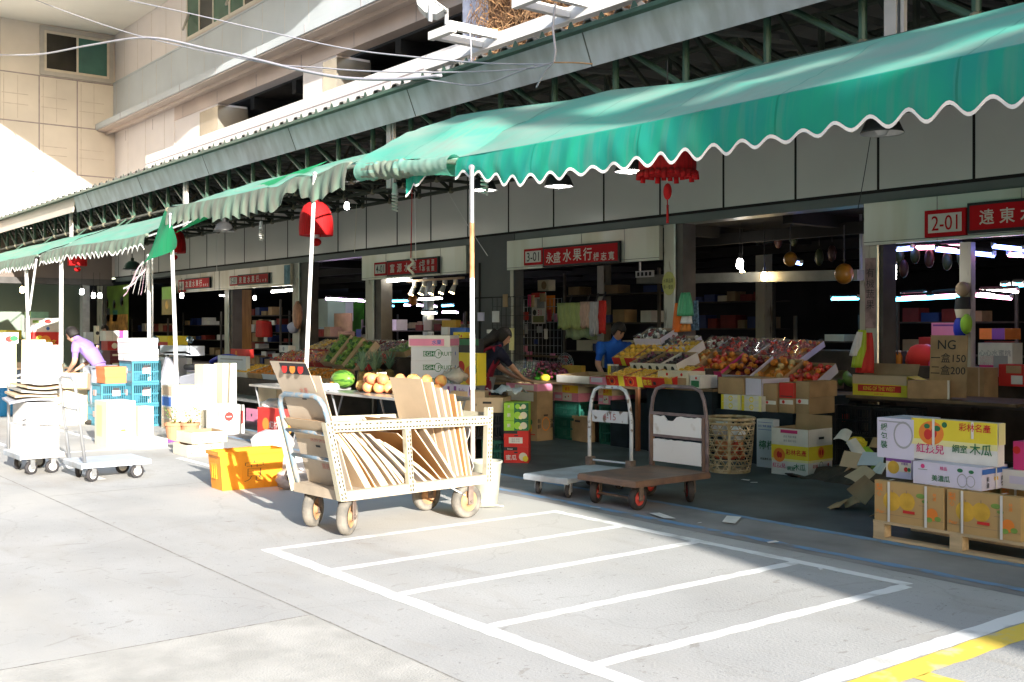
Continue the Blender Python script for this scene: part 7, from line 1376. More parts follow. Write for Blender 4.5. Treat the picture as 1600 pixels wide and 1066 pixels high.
for k, (u0, u1, v0, v1, m, lab) in enumerate(((872, 908, 474, 514, mat("lime_bag_film", (.36, .42, .16), .5, .15, 8, stretch=(9, 9, 1)), "bundle of lime plastic bags hanging in the number 3-01 stall"), (884, 926, 490, 529, mat("green_bag_film", (.33, .38, .2), .5, .15, 8, stretch=(9, 9, 1)), "lower green bag bundle behind the lime one"), (908, 926, 472, 512, mat("peach_bag_film", (.6, .4, .32), .5, .15, 8, stretch=(9, 9, 1)), "peach striped bag bundle right of the lime bags"), (922, 940, 472, 524, mat("clear_bag_film", (.5, .48, .5), .4, .15, 8, stretch=(9, 9, 1)), "clear white bag bundle right of the peach one"), (938, 946, 470, 520, m_redp, "red bag bundle at the right end of the hanging bags"))):
    a, c = yp(u0, v1, 11.2 + .1 * (k == 1)), yp(u1, v0, 11.2); w = c.x - a.x; hh = yp(u0, v0, 11.2).z - a.z; b = MB()
    b.grid(lambda u, v: (w * u + .01 * math.sin(9 * v), -.05 * math.sin(3.14 * u) + .015 * math.sin(30 * u + 4 * v), hh * v + .02 * math.sin(12 * u) * (1 - v)), 24, 6, m); b.tube([(w / 2, 0, hh), (w / 2, .05, hh + .12)], .004, m_dk, 5); tag(b.build("bag_bundle", loc=a, smooth=True, solid=.03), lab, "bags", "bag bundles hanging in the 3-01 stall")
t = thing("electric_fan", "round wire-caged fan standing behind the ochre carton", "fan", yp(883, 572, 10.9)); b = MB()
for r in (.06, .12, .17, .2): b.tube([(r * math.cos(a), 0, r * math.sin(a)) for a in [k * .3307 for k in range(19)]], .004, m_steel, 5, closed=True)
for k in range(24): a = k * .2618; b.tube([(.03 * math.cos(a), -.02, .03 * math.sin(a)), (.2 * math.cos(a), 0, .2 * math.sin(a))], .0025, m_steel, 4)
b.build("cage", t); b = MB()
for k in range(4): a = k * 1.571; b.face([(0, .02, 0), (.17 * math.cos(a - .35), .03, .17 * math.sin(a - .35)), (.17 * math.cos(a + .35), .01, .17 * math.sin(a + .35))], m_redd)
b.build("blades", t); b = MB(); b.tube([(0, .06, 0), (0, .06, -.35)], .03, m_dk, 8); b.build("stand", t)
def shelf(label, x0, x1, y, zs, deep=.45, seed=1):
    t = thing("shelf_rack", label, "shelf", ((x0 + x1) / 2, y, 0)); r = random.Random(seed); W_ = x1 - x0
    for z in zs: b = MB(); b.box(-W_ / 2, W_ / 2, 0, deep, z - .025, z, m_step); b.build("board", t)
    for x in (-W_ / 2, W_ / 2 - .04): b = MB(); b.box(x - .002, x + .042, -.004, .04, 0, zs[-1] + .4, m_pdk); b.build("upright", t)
    names = ["kraft", "white", "brown", "navy", "red", "cream"]; ms = [m_kraft, m_wcard, m_kin, m_cnavy, mat("dull_red_card", (.20, .03, .025), .7, .2, 4), m_ivory]; n = 0
    for z in zs:
        x = x0 + .08
        while x < x1 - .3:
            w = r.uniform(.18, .4); h = r.uniform(.1, .26); j = r.randrange(6)
            if r.random() < .75: carton(f"{names[j]} box, {ordi[n % 22]} from below on the {label.split(' with')[0]}", (x + w, y + .05, z), w, .3, h, m=ms[j], group=f"boxes on the {label.split(' with')[0]}"); n += 1
            x += w + r.uniform(.02, .12)
    return t
shelf("back shelf behind wooden pillar with assorted boxes", ux(384, 12.6), ux(438, 12.6), 12.6, (.5, .95, 1.4, 1.85), seed=2)
shelf("back shelf of stall 3-01 with assorted boxes", ux(880, 12.9), ux(1030, 12.9), 12.9, (.6, 1.1, 1.6, 2.1), seed=5)
shelf("far shelf behind bright bulbs with assorted boxes", ux(1075, 15.5), ux(1210, 15.5), 15.5, (.5, 1.0, 1.5, 2.0), seed=8)
shelf("far shelf of stall 4-01 with assorted boxes", ux(620, 16.5), ux(725, 16.5), 16.5, (.5, 1.0, 1.5), seed=11)
shelf("far shelf of right stall with assorted boxes", ux(1400, 15.2), ux(1590, 15.2), 15.2, (.6, 1.1, 1.6), seed=13)
shelf("far shelf behind leftmost sign with assorted boxes", ux(285, 13), ux(345, 13), 13, (.7, 1.15, 1.6), seed=17)
b = MB(); b.box(0, ux(378, 11.2) - ux(361, 11.2), 0, .25, 0, 2.45, mat("varnished_wood", (.30, .16, .05), .4, .2, 3, stretch=(6, 6, .6))); b.box(.05, .25, -.008, 0, 1.65, 2.35, m_clear); tag(b.build("wooden_post", loc=(ux(361, 11.2), 11.2, 0)), "varnished brown wooden post with a plastic sleeve, behind the small boards", "post")
b = MB(); b.slab([(0, 0, 0), (.5, 0, 0), (.42, 0, .42), (.05, 0, .45)], .3, m_redp, (0, -1, 0)); tag(b.build("red_sack", loc=yp(398, 527, 12.3), bevel=.04), "red sack on the shelf behind the wooden post", "sack")
lump("hanging_bag", "pink and orange plastic bags hanging on the small boards' post", yp(465, 512, 10.65), (.14, .1, .3), mat("peach_bag", (.55, .3, .2), .4, .2, 6, stretch=(5, 5, 1)), "bags", .12)
lump("hanging_bag", "lilac net bag under the pink bags on the post", yp(458, 520, 10.7), (.2, .1, .12), m_lilac, "bags", .2)
for q in (("stock rack in the open stall left of 4-01 with", 478, 566, 12.4, (.5, .9, 1.3), 21), ("stock rack inside stall 4-01 with", 600, 728, 13.2, (.55, 1.0, 1.45), 23), ("stock rack deep in the dark opening with", 1085, 1215, 13.8, (.5, .95), 25), ("stock rack behind the cyan tube with", 1240, 1345, 14.2, (.5, .9, 1.3), 27), ("stock rack low in the right stall with", 1385, 1500, 14.0, (.55, 1.0), 29), ("stock rack behind the small boards with", 390, 452, 14.0, (.6, 1.1, 1.6), 31), ("stock rack behind the torn flap with", 205, 262, 12.0, (.5, .95, 1.4), 33)):
    shelf(q[0] + " assorted boxes", ux(q[1], q[3]), ux(q[2], q[3]), q[3], q[4], seed=q[5])
# on the steel pillar and the stained pillar
def hang(label, u0, u1, v0, v1, Y, m, sway=0.0):
    a = yp(u0, v1, Y); w = ux(u1, Y) - a.x; hh = yp(u0, v0, Y).z - a.z; b = MB()
    b.grid(lambda u, v: (w * (.5 + (u - .5) * (1 - .45 * v ** 2)) + sway * v, -.06 * math.sin(3.14 * u) * (1.1 - v) + .008 * math.sin(20 * u), hh * v), 14, 8, m); return tag(b.build("hanging_bag", loc=a, smooth=True, solid=.03), label, "bags", "bag bundles on the pillars")
m_lgreen = mat("green_bag_plastic", (.08, .36, .18), .4, .15, 8, stretch=(8, 8, 1))
hang("orange plastic bag bundle hanging on the steel pillar", 1053, 1065, 474, 519, 10.66, mat("orange_bag_plastic", (.75, .16, .02), .45, .1, 6)); hang("green striped bag bundle hanging on the steel pillar", 1059, 1083, 458, 494, 10.62, m_lgreen); hang("white bag bundle under the green one on the steel pillar", 1065, 1081, 488, 506, 10.64, m_wbag); hang("amber bag bundle lowest on the steel pillar", 1065, 1079, 502, 518, 10.66, m_orng)
hang("blue chequered bag tube right of the green bundle", 1084, 1091, 470, 516, 10.9, mat("blue_check_bag", (.1, .2, .32), .5, .6, 30))
hang("red plastic bag bundle low on the stained pillar", 1338, 1364, 520, 582, 10.6, m_redp, .03); hang("lime plastic bag bundle between red and white ones on the stained pillar", 1332, 1350, 516, 574, 10.56, mat("lime_bag_plastic", (.42, .52, .03), .4, .1, 6), .05); hang("white bag bundle left of the lime one on the stained pillar", 1330, 1343, 519, 556, 10.54, m_wbag, .06)
b = MB(); o = yp(1045, 443, 10.815); b.lathe([(.001, .004), (.125, .004), (.13, 0)], mat("yellow_sticker", (.45, .45, .14), .5, .05), 24, M=Matrix.Scale(1.25, 4, (0, 1, 0)) if 0 else None); q = b.build("round_sticker", loc=o); q.rotation_euler = (R(90), 0, 0); q.scale = (.95, 1.25, 1); tag(q, "oval yellow-green sticker with dark characters on the steel pillar", "sticker")
b = MB(); b.text("水果品質", (0, -.006, .03), (1, 0, 0), (0, 0, 1), .05, m_dk); b.text("第一優良", (0, -.006, -.04), (1, 0, 0), (0, 0, 1), .05, m_dk); q2 = b.build("lettering"); q2.parent = q; q2.matrix_parent_inverse = Matrix.Identity(4); q2.rotation_euler = (R(-90), 0, 0); q2.location = (0, 0, 0.004)
b = MB()
p = yp(1352, 470, 10.822); b.box(p.x, p.x + .14, 10.818, 10.824, 1.5, 2.3, mat("torn_maroon_notice", (.3, .2, .2), .8, .3, 9)); b.text("有機蔬果", (p.x + .07, 10.817, 1.95), (1, 0, 0), (0, 0, 1), .11, m_dk, vert=True); tag(b.build("notice"), "torn vertical notice glued on the stained pillar", "notice")
# dark opening: channel beam, amber gourds, melons hanging
b = MB(); a, c = yp(1000, 437, 12.4), yp(1345, 430, 12.4); b.beam(a, c, .16, .14, mat("channel_white", (.2, .2, .18), .5)); b.tube([a + Vector((0, 0, .07)), a + Vector((0, 0, .9))], .02, m_steel, 6); b.tube([c + Vector((0, 0, .07)), c + Vector((0, 0, .9))], .02, m_steel, 6); tag(b.build("channel_beam"), "pale horizontal channel beam behind the bright bulbs", "beam")
m_gourd = mat("amber_gourd", (.26, .11, .012), .35, .2, 5)
gd = ["large amber lamp right of the warm bulbs", "amber round lamp beside the stained pillar", "amber lamp between tubes in the 4-01 stall"]
for lab, (u, v, Y, r) in zip(gd, ((1235, 405, 11.8, .09), (1319, 428, 11.8, .12), (645, 469, 13.5, .11))):
    t = thing("amber_lamp", lab, "lamp", yp(u, v, Y), group="amber round lamps"); b = MB(); b.ball((0, 0, 0), (r, r, r * 1.1), m_gourd, 18, 12); b.build("globe", t, smooth=True); b = MB(); b.tube([(0, 0, r), (0, 0, r + .5)], .008, m_dk, 5); b.build("cord", t)
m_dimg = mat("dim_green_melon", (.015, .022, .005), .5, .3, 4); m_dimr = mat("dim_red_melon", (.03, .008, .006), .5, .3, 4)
for k, (u, v) in enumerate(((1216, 375), (1240, 372), (1280, 402), (1300, 396), (1405, 402), (1430, 398), (1452, 404), (1480, 408), (1503, 402), (1412, 420))): 
    b = MB(); b.ball((0, 0, 0), (.065, .05, .12), m_dimg if k % 3 else m_dimr, 12, 8); b.tube([(0, 0, .16), (0, 0, .55)], .004, m_dk, 4); tag(b.build("hanging_melon", loc=yp(u, v, 12.6), smooth=True), f"dim dangling fruit ornament in the dark ceiling, {ordi[k]} from the left", "ornament", "fruit ornaments dangling from the stall ceiling")
t = thing("mascot_post", "steel post with a stripe-shirted stuffed toy tied on, behind the price board", "post", (ux(1508, 11.9), 11.9, 0)); b = MB(); b.box(-.07, .07, 0, .1, 0, 2.5, m_pil); b.build("post_shaft", t); b = MB(); b.ball((0, -.06, 1.95), (.08, .07, .09), mat("toy_skin", (.4, .3, .2), .7), 12, 8); b.lathe([(.07, 1.62), (.09, 1.72), (.08, 1.86)], m_ivory, 12, c=(0, -.05, 0), mf=lambda k, j: m_dk if k % 2 else m_ivory); b.ball((.06, -.08, 1.55), (.07, .06, .12), m_lime, 10, 7); b.ball((-.03, -.06, 1.5), (.08, .06, .14), m_croy, 10, 7); b.build("stuffed_toy", t, smooth=True)
b = MB(); a = yp(1391, 436, 11.3); b.box(-.05, .05, 0, .05, 0, .16, m_bulb); b.box(-.06, .06, 0, .05, .16, .2, m_wht); tag(b.build("exit_light", loc=a), "small bright white emergency light right of the stained pillar", "lamp")
# spot track in the 4-01 stall
t = thing("spot_track", "pale ceiling track with five white spot lamps in the 4-01 stall", "lamp", yp(680, 437, 11.2)); b = MB(); b.box(-.9, .9, -.03, .03, -.02, .02, m_kraft2); b.build("rail", t)
for k in range(5):
    x = -.7 + .34 * k; b = MB(); b.tube([(x, 0, -.02), (x, 0, -.12)], .045, m_wht, 10); b.lathe([(.035, 0), (.05, -.1), (.055, -.16)], m_wht, 12, c=(x, -.02, -.12), M=Matrix.Rotation(R(-25), 4, 'X')); b.lathe([(.001, -.15), (.05, -.15)], m_bulbw, 12, c=(x, -.02, -.12), M=Matrix.Rotation(R(-25), 4, 'X')); b.build("spot", t)
for k, (u0, v0, u1, v1, Y, m) in enumerate(((644, 292, 642, 405, 8.2, m_redd), (648, 300, 650, 408, 8.2, m_wht), (557, 320, 554, 395, 9.5, m_ivory), (1360, 215, 1340, 330, 9.0, m_dk), (338, 370, 339, 430, 9.0, m_wht), (700, 300, 762, 400, 9.2, m_wht))):
    b = MB(); b.tube(catenary(yp(u0, v0, Y), yp(u1, v1, Y), .02, 6), .007 if k == 0 else .004, m, 5); 
    if k == 0: b.tube([yp(642 + 4 * math.sin(q), 405 + 3 * q, 8.2) for q in range(0, 9)], .02, m_ivory, 6)
    tag(b.build("dangling_rope"), ["thick red pull cord before the 4-01 sign with a knotted end", "thin white cord right beside the red pull cord", "thin pale cord on the grey panels right of the red lantern", "dark cord hanging from the right dome lamp", "white cord under the dome lamp near the small boards", "thin slanting wire under the lit dome lamp by the rusty pole"][k], "cord")
b = MB()
for x in range(9): b.tube([(x * .12, 0, 0), (x * .12, 0, 1.5)], .005, m_dk, 4)
for z in range(11): b.tube([(0, 0, z * .15), (.96, 0, z * .15)], .005, m_dk, 4)
tag(b.build("wire_rack", loc=(ux(762, 10.5), 10.6, .5)), "black wire grid hung with goods behind the woman", "rack")
b = MB()
for x in range(12): b.tube([(x * .1, 0, 0), (x * .1, 0, 1.7)], .005, m_steel, 4)
for z in range(14): b.tube([(0, 0, z * .13), (1.1, 0, z * .13)], .005, m_steel, 4)
b.box(-.05, 1.3, -.25, .05, .72, .75, m_twood); tag(b.build("wire_rack", loc=(ux(808, 11.55), 11.62, .3)), "steel wire grid with a dark shelf hung with papers left of the lime bags", "rack")
for k in range(14):
    u = 812 + 5.2 * (k % 11); v = (455, 520, 488, 548, 470, 530, 508)[k % 7] + 3 * k % 11; w = .07 + .02 * (k % 4); h_ = .08 + .03 * (k % 5); b = MB(); b.grid(lambda a, c: (w * (a - .5), -.02 * math.sin(3 * a), h_ * (c - .5)), 4, 3, (m_kin, m_wcard, m_rtray, m_pinkp, m_kraft2, m_cnavy, m_grey)[k % 7]); tag(b.build("hung_packet", loc=yp(u, v, 11.56), solid=.03), f"small {['brown', 'white', 'red', 'pink', 'tan', 'navy', 'grey'][k % 7]} packet hung on the steel wire grid, {ordi[k]} of the packets", "packet", "small packets on the steel wire grid")
for k, (u, v, m, w, h_) in enumerate(((770, 518, m_steel, .3, .06), (752, 495, m_lilac, .18, .14), (775, 495, m_wcard, .18, .18), (800, 530, m_ypale, .12, .35), (818, 568, m_bluep, .14, .16), (838, 572, m_lilac, .16, .15), (822, 545, m_pinkp, .1, .1), (828, 470, m_mag, .08, .2), (815, 480, m_wcard, .1, .25), (815, 520, m_kin, .15, .1), (790, 470, m_kin, .12, .2))):
    b = MB(); b.grid(lambda a, c: (w * (a - .5), -.03 * math.sin(3 * a), h_ * (c - .5)), 6, 4, m); tag(b.build("hung_item", loc=yp(u, v, 10.52 if u < 806 else 11.54), solid=.02), ["silver roll held level above the woman's head", "lilac paper on the dark pillar left of the woman", "white paper pad on the dark pillar above the woman", "yellow bag hanging right of the woman's head", "blue packet on the wire grid right of the woman", "lilac packet beside the blue packet on the wire grid", "pink packet above the blue one on the wire grid", "magenta strip near the wall calendar", "white bag left of the wall calendar", "brown packet left of the yellow bag", "brown pouch on the dark pillar"][k], "goods", "small goods hung around the dark pillar")
b = MB(); b.box(-.5, .5, 0, .04, 0, .25, m_sblk); b.text("EXIT N", (0, -.003, .125), (1, 0, 0), (0, 0, 1), .14, mat("teal_letters", (.05, .35, .4), .5, emit=.3)); tag(b.build("exit_sign", loc=yp(383, 168, 12.0)), "dark sign with teal letters hanging in the parking deck", "sign")

# ================================================================== ROOF TOP: white frame, floodlight, dry creeper, cables
m_wsteel = mat("white_painted_steel", (.78, .77, .75), .5, .06, 4, col2=(.6, .5, .42), contrast=(.2, .3)); zr = 5.14
t = thing("steel_frame", "white welded steel ladder frame standing on the canopy roof", "frame", (-9, 8.3, 4.45)); M = Matrix.Translation((9, -8.3, -4.45))
def fb(n, a, c, w=.13, h=.16): b = MB(); b.T = M; b.beam(a, c, w, h, m_wsteel); b.build(n, t)
fb("main_beam", (-12.6, 8.3, zr), (-2, 8.3, zr)); 
for x in (-11.1, -9.4, -7.7): fb("cross_beam", (x - .16, 7.55, zr), (x - .16, 8.23, zr), .08, .1); fb("cross_beam", (x + .16, 7.5, zr + .05), (x + .16, 8.23, zr + .05), .08, .1); fb("end_beam", (x - .25, 7.52, zr), (x + .25, 7.52, zr), .08, .1)
for x in (-12.1, -10.3, -8.6, -6.9): fb("strut", (x, 8.36, zr - .1), (x + .1, 9.4, 4.62), .12, .12)
t = thing("floodlight", "grey floodlight clamped at the white frame's outer end", "lamp", (-11.15, 7.5, zr + .12)); b = MB()
Mx = Matrix.Rotation(R(200), 4, 'Z') @ Matrix.Rotation(R(-28), 4, 'Y') @ Matrix.Rotation(0, 4, 'X')
ax = Vector((RT[0], RT[1], 0)) * .8 + Vector((0, 0, -.6)); ay = Vector((RT[0], RT[1], 0)) * .6 + Vector((0, 0, .8)); az = ax.cross(ay); mg = mat("grey_cast_metal", (.42, .44, .45), .45, .1, 4)
pr = [(-.21, 0), (-.2, -.09), (-.12, -.17), (.02, -.19), (.14, -.13), (.19, 0)]; b.slab([Vector((-.1, 0, .28)) + ax * q + ay * w + az * .14 for q, w in pr], .28, mg, az); b.slab([Vector((-.1, 0, .28)) + ax * q + ay * .003 + az * w for q, w in ((-.23, -.16), (.22, -.16), (.22, .16), (-.23, .16))], .02, m_wht, ay); b.build("lamp_housing", t, bevel=.008); b = MB(); b.beam((0, -.12, 0), (0, -.12, .2), .02, .05, m_steel); b.beam((0, .12, 0), (0, .12, .2), .02, .05, m_steel); b.build("bracket", t)
m_straw = [mat("straw_light", (.44, .26, .13), .9, .2, 9), mat("straw_mid", (.30, .16, .08), .9, .2, 9), mat("straw_dark", (.13, .07, .04), .9, .2, 9)]
b = MB(); rr = random.Random(4); xs0 = -13.75; b.box(xs0 + .1, 3, 10.12, 10.29, 4.5, 7.9, m_straw[2])
for k in range(11000):
    x = xs0 + (rr.random() ** 1.15) * 9; z = rr.uniform(4.5, 7.6); y = 10.1 - rr.random() * .28; a = rr.gauss(1.2, .7); l = rr.uniform(.12, .4); dx, dz, dy = l * math.cos(a), -l * math.sin(a), rr.uniform(-.12, .12); w = rr.uniform(.004, .01); p = Vector((x, y, z)); q = p + Vector((dx * .5 + rr.uniform(-.05, .05), dy, dz * .5)); e = p + Vector((dx, dy, dz)); m = m_straw[rr.choice((0, 0, 0, 1, 1, 2))]; u_ = Vector((math.sin(a), 0, math.cos(a))) * w
    b.face([p - u_, p + u_, q + u_, q - u_], m); b.face([q - u_, q + u_, e], m)
o = b.build("dry_creeper"); struct(o, "stuff"); o["label"] = "shaggy brown dried creeper covering the wall above the roof"; o["category"] = "dried plant"
m_cable = mat("pale_cable", (.36, .355, .40), .6, .1, 6); Yc = 6.93
def cable(label, pts, r=.012, m=None):
    P = [yp(u, v, Yc) for u, v in pts]; Q = []
    for i in range(len(P) - 1):
        p0, p1, p2, p3 = P[max(0, i - 1)], P[i], P[i + 1], P[min(len(P) - 1, i + 2)]
        for k in range(6): s = k / 6; Q.append(.5 * ((2 * p1) + (p2 - p0) * s + (2 * p0 - 5 * p1 + 4 * p2 - p3) * s * s + (3 * p1 - p0 - 3 * p2 + p3) * s ** 3))
    Q.append(P[-1]); b = MB(); b.tube(Q, r, m or m_cable, 6); return tag(b.build("overhead_cable", smooth=True), label, "cable", "slack cables before the fascia")
cable("thickest pale cable sagging across the building from the left edge", [(-30, 84), (20, 86), (70, 84), (145, 70), (232, 59), (330, 78), (400, 93), (470, 110), (540, 122), (620, 124), (690, 118)], .020)
cable("thin cable coming down from the top left to the thickest one", [(40, -6), (130, 28), (232, 60), (400, 96), (500, 106), (590, 112), (711, 113), (820, 108), (865, 98)], .009)
cable("thin cable running highest across the grey band", [(180, -4), (300, 22), (420, 50), (540, 76), (645, 89), (760, 99), (862, 101)], .009)
cable("loop of cable hanging lowest before the fascia", [(660, 122), (690, 128), (750, 133), (820, 109), (866, 98)], .009)
cable("white lead dropping from the frame to the cable knot", [(868, 6), (864, 40), (866, 62), (868, 82), (865, 97)], .012); cable("loose cable end dangling below the cable knot", [(865, 98), (852, 112), (838, 137)], .009); cable("dry twig caught on the cable knot", [(866, 98), (895, 98), (925, 100)], .008, m_straw[0])
cable("thin white lead hanging from the floodlight's beam", [(734, 50), (736, 72), (736, 96)], .007)
# ================================================================== PEOPLE
m_skin = mat("skin", (.50, .29, .20), .5, .08, 6); m_hair = mat("black_hair", (.014, .011, .010), .5, .4, 30, stretch=(8, 8, 1), bump=.5); m_eye = mat("eye_dark", (.02, .015, .012), .3); m_lip = mat("lip", (.38, .14, .12), .5)
m_vio = mat("violet_tshirt", (.25, .17, .45), .8, .06, 5, bump=.3, bscale=7); m_blue = mat("blue_tshirt", (.012, .10, .50), .8, .1, 5, bump=.3, bscale=7); m_navy = mat("navy_tshirt", (.012, .013, .035), .8, .15, 5, bump=.3, bscale=7); m_apron = mat("maroon_apron", (.20, .008, .03), .7, .1, 5, bump=.2, bscale=9)
m_jean = mat("grey_jeans", (.22, .25, .31), .85, .15, 9, bump=.2); m_dtr = mat("dark_trousers", (.03, .035, .05), .85, .15, 9); m_shoe = mat("dark_shoe", (.04, .035, .03), .6, .2, 9); m_pale = mat("pale_shirt", (.55, .56, .5), .8, .08, 5)
def skin_mesh(J, E, RA, root, sub=2):
    names = list(J); me = bpy.data.meshes.new("t"); me.from_pydata([J[n] for n in names], [(names.index(a), names.index(c)) for a, c in E], []); o = bpy.data.objects.new("t", me); COL.objects.link(o)
    o.modifiers.new("s", 'SKIN'); o.modifiers["s"].branch_smoothing = .6; q = o.modifiers.new("u", 'SUBSURF'); q.levels = sub; q.render_levels = sub
    sv = me.skin_vertices[0].data
    for i, n in enumerate(names): r = RA[n]; sv[i].radius = r if isinstance(r, tuple) else (r, r); sv[i].use_root = (n == root)
    dg = bpy.context.evaluated_depsgraph_get(); ev = o.evaluated_get(dg); m2 = ev.to_mesh(); V = [v.co.copy() for v in m2.vertices]; Fc = [list(p.vertices) for p in m2.polygons]; ev.to_mesh_clear(); bpy.data.objects.remove(o); bpy.data.meshes.remove(me)
    return V, Fc
def addm(b, VF, m, fn=None):
    V, Fc = VF; ids = [b.pt(v) for v in V]
    for f in Fc: b.idx([ids[i] for i in f], (fn(sum((V[i] for i in f), Vector()) / len(f)) if fn else m))
def person(label, loc, face_dir, J, shirt, trousers, long_hair=False, apron=None, hairless=False, head_dir=None, scale=1.0):
    """J: joints in metres, x forwards, y to the person's left"""
    J = {k: Vector(v) for k, v in J.items()}; hd = Vector(head_dir or (1, 0, -.2)).normalized(); hc = J['head']; side = Vector((0, 0, 1)).cross(hd).normalized(); up = hd.cross(side).normalized()
    JB = dict(J); RA = {}; E = [('hip', 'waist'), ('waist', 'chest'), ('chest', 'neck'), ('neck', 'skull')]; JB['skull'] = hc - up * .02; del JB['head']
    rad = dict(hip=(.15, .115), waist=(.125, .10), chest=(.15, .11), neck=.055, skull=.075)
    for s in 'LR':
        E += [('hip', 'hp' + s), ('hp' + s, 'kn' + s), ('kn' + s, 'an' + s), ('an' + s, 'to' + s), ('chest', 'sh' + s), ('sh' + s, 'el' + s), ('el' + s, 'wr' + s), ('wr' + s, 'pa' + s)]
        rad.update({'hp' + s: .085, 'kn' + s: .06, 'an' + s: .042, 'to' + s: .035, 'sh' + s: .06, 'el' + s: .042, 'wr' + s: .03, 'pa' + s: .036})
        w, e = JB['wr' + s], JB['el' + s]; f = (w - e).normalized(); hx = J.get('hand' + s); f = Vector(hx).normalized() if hx else f; sd = f.cross(Vector((0, 0, 1))).normalized() if abs(f.z) < .95 else Vector((0, 1, 0)); dn = sd.cross(f).normalized(); JB['pa' + s] = w + f * .065
        for i, (off, ln) in enumerate(((-.03, .062), (-.01, .075), (.01, .08), (.03, .07))):
            a = JB['pa' + s] + sd * off + f * .03; k1 = a + f * ln * .5 - dn * .006 * 0; k2 = k1 + (f * .7 - Vector((0, 0, .7))).normalized() * ln * .5
            for n, p, r in ((f'f{i}a{s}', a, .0105), (f'f{i}b{s}', k1, .0095), (f'f{i}c{s}', k2, .0075)): JB[n] = p; rad[n] = r
            E += [('pa' + s, f'f{i}a{s}'), (f'f{i}a{s}', f'f{i}b{s}'), (f'f{i}b{s}', f'f{i}c{s}')]
        tb = w + f * .035 + sd * (.04 if s == 'L' else -.04); JB['tha' + s] = tb; JB['thb' + s] = tb + f * .045 + sd * (.012 if s == 'L' else -.012) - Vector((0, 0, .01)); rad['tha' + s] = .012; rad['thb' + s] = .009; E += [('wr' + s, 'tha' + s), ('tha' + s, 'thb' + s)]
        for k in ('hand' + s,): JB.pop(k, None)
    def sd_(p, a, c): q = max(0, min(1, (p - a).dot(c - a) / (c - a).length_squared)); return (p - a.lerp(c, q)).length
    def wear(p):
        for a, c, r in ((J['hip'], J['waist'], .2), (J['waist'], J['chest'], .2), (J['chest'], J['chest'].lerp(J['neck'], .55), .19), (J['chest'], J['shL'], .13), (J['chest'], J['shR'], .13), (J['shL'], J['shL'].lerp(J['elL'], .5), .1), (J['shR'], J['shR'].lerp(J['elR'], .5), .1)):
            if sd_(p, a, c) < r: return shirt
        return trousers if any(sd_(p, J['hip'], J['hp' + s]) < .16 or sd_(p, J['hp' + s], J['kn' + s].lerp(J['an' + s], .8)) < .12 for s in 'LR') else m_skin
    t = MB(); addm(t, skin_mesh(JB, E, rad, 'hip'), m_skin, wear)
    H_ = Matrix((hd, side, up)).transposed().to_4x4(); Hm = Matrix.Translation(hc) @ H_; t.T = Hm
    prof = [(.001, -.115), (.035, -.112), (.05, -.09), (.062, -.05), (.07, 0), (.073, .045), (.062, .085), (.035, .112), (.001, .12)]
    n = 20; rings = []
    for r, z in prof: rings.append([t.pt((r * (1.22 if math.cos(a) > 0 else 1.30) * math.cos(a) + (.012 if z < -.04 else 0), r * 1.0 * math.sin(a), z)) for a in [2 * math.pi * j / n for j in range(n)]])
    for k in range(len(rings) - 1):
        for j in range(n): t.idx([rings[k][j], rings[k][(j + 1) % n], rings[k + 1][(j + 1) % n], rings[k + 1][j]], m_skin)
    t.ball((.092, 0, -.022), (.018, .014, .024), m_skin, 8, 6); t.ball((.084, 0, -.005), (.011, .009, .03), m_skin, 8, 6)
    for s in (-1, 1): t.ball((.078, s * .03, .008), (.008, .014, .006), m_eye, 8, 5); t.ball((.08, s * .03, .03), (.008, .02, .005), m_hair, 8, 5); t.ball((-.005, s * .074, -.01), (.02, .01, .032), m_skin, 8, 6)
    t.ball((.083, 0, -.06), (.008, .024, .007), m_lip, 8, 5)
    o = t.build("person", loc=loc, smooth=True); a = math.atan2(face_dir[1], face_dir[0]); o.rotation_euler.z = a; o.scale = (scale,) * 3; tag(o, label, "person")
    b = MB(); b.T = Hm
    def hair(u, v):
        az = 2 * math.pi * u; front = math.cos(az) > .35; low = .035 if front else (-.07 if not long_hair else -.10); th = v * (math.acos(max(-1, min(1, low / .13)))); r = .094; q = 1 + .03 * math.sin(13 * az) * math.sin(5 * v)
        return (r * 1.15 * math.sin(th) * math.cos(az) * q - .008, r * .92 * math.sin(th) * math.sin(az) * q, .006 + .125 * math.cos(th) * q)
    b.grid(hair, 28, 10, m_hair)
    if long_hair: b.T = None; back = hc - hd * .09; q = [back + Vector((0, 0, .02)), back + Vector((-.07, 0, -.06)), J['chest'] + Vector((-.15, 0, .13)), J['chest'] + Vector((-.19, 0, -.02))]; b.tube(q, [.07, .075, .06, .02], m_hair, 10)
    b.build("hair", o, smooth=True, solid=.006)
    SJ = {k: J[k] for k in ('hip', 'waist', 'chest', 'neck', 'shL', 'shR')}; SJ['neck'] = J['chest'].lerp(J['neck'], .85); SE = [('hip', 'waist'), ('waist', 'chest'), ('chest', 'neck')]; SR = dict(hip=(.178, .138), waist=(.158, .128), chest=(.185, .15), neck=.085)
    for s in 'LR': SJ['ue' + s] = J['sh' + s].lerp(J['el' + s], .62); SJ['um' + s] = J['sh' + s].lerp(J['el' + s], .3); SE += [('chest', 'sh' + s), ('sh' + s, 'um' + s), ('um' + s, 'ue' + s)]; SR.update({'sh' + s: .092, 'um' + s: .07, 'ue' + s: .066})
    SJ['hip'] = J['waist'].lerp(J['hip'], .75); b = MB(); addm(b, skin_mesh(SJ, SE, SR, 'waist'), shirt); sh = b.build("shirt", o, smooth=True)
    TJ = {'hip': J['hip'] + Vector((0, 0, .03))}; TE = []; TR = dict(hip=(.168, .13))
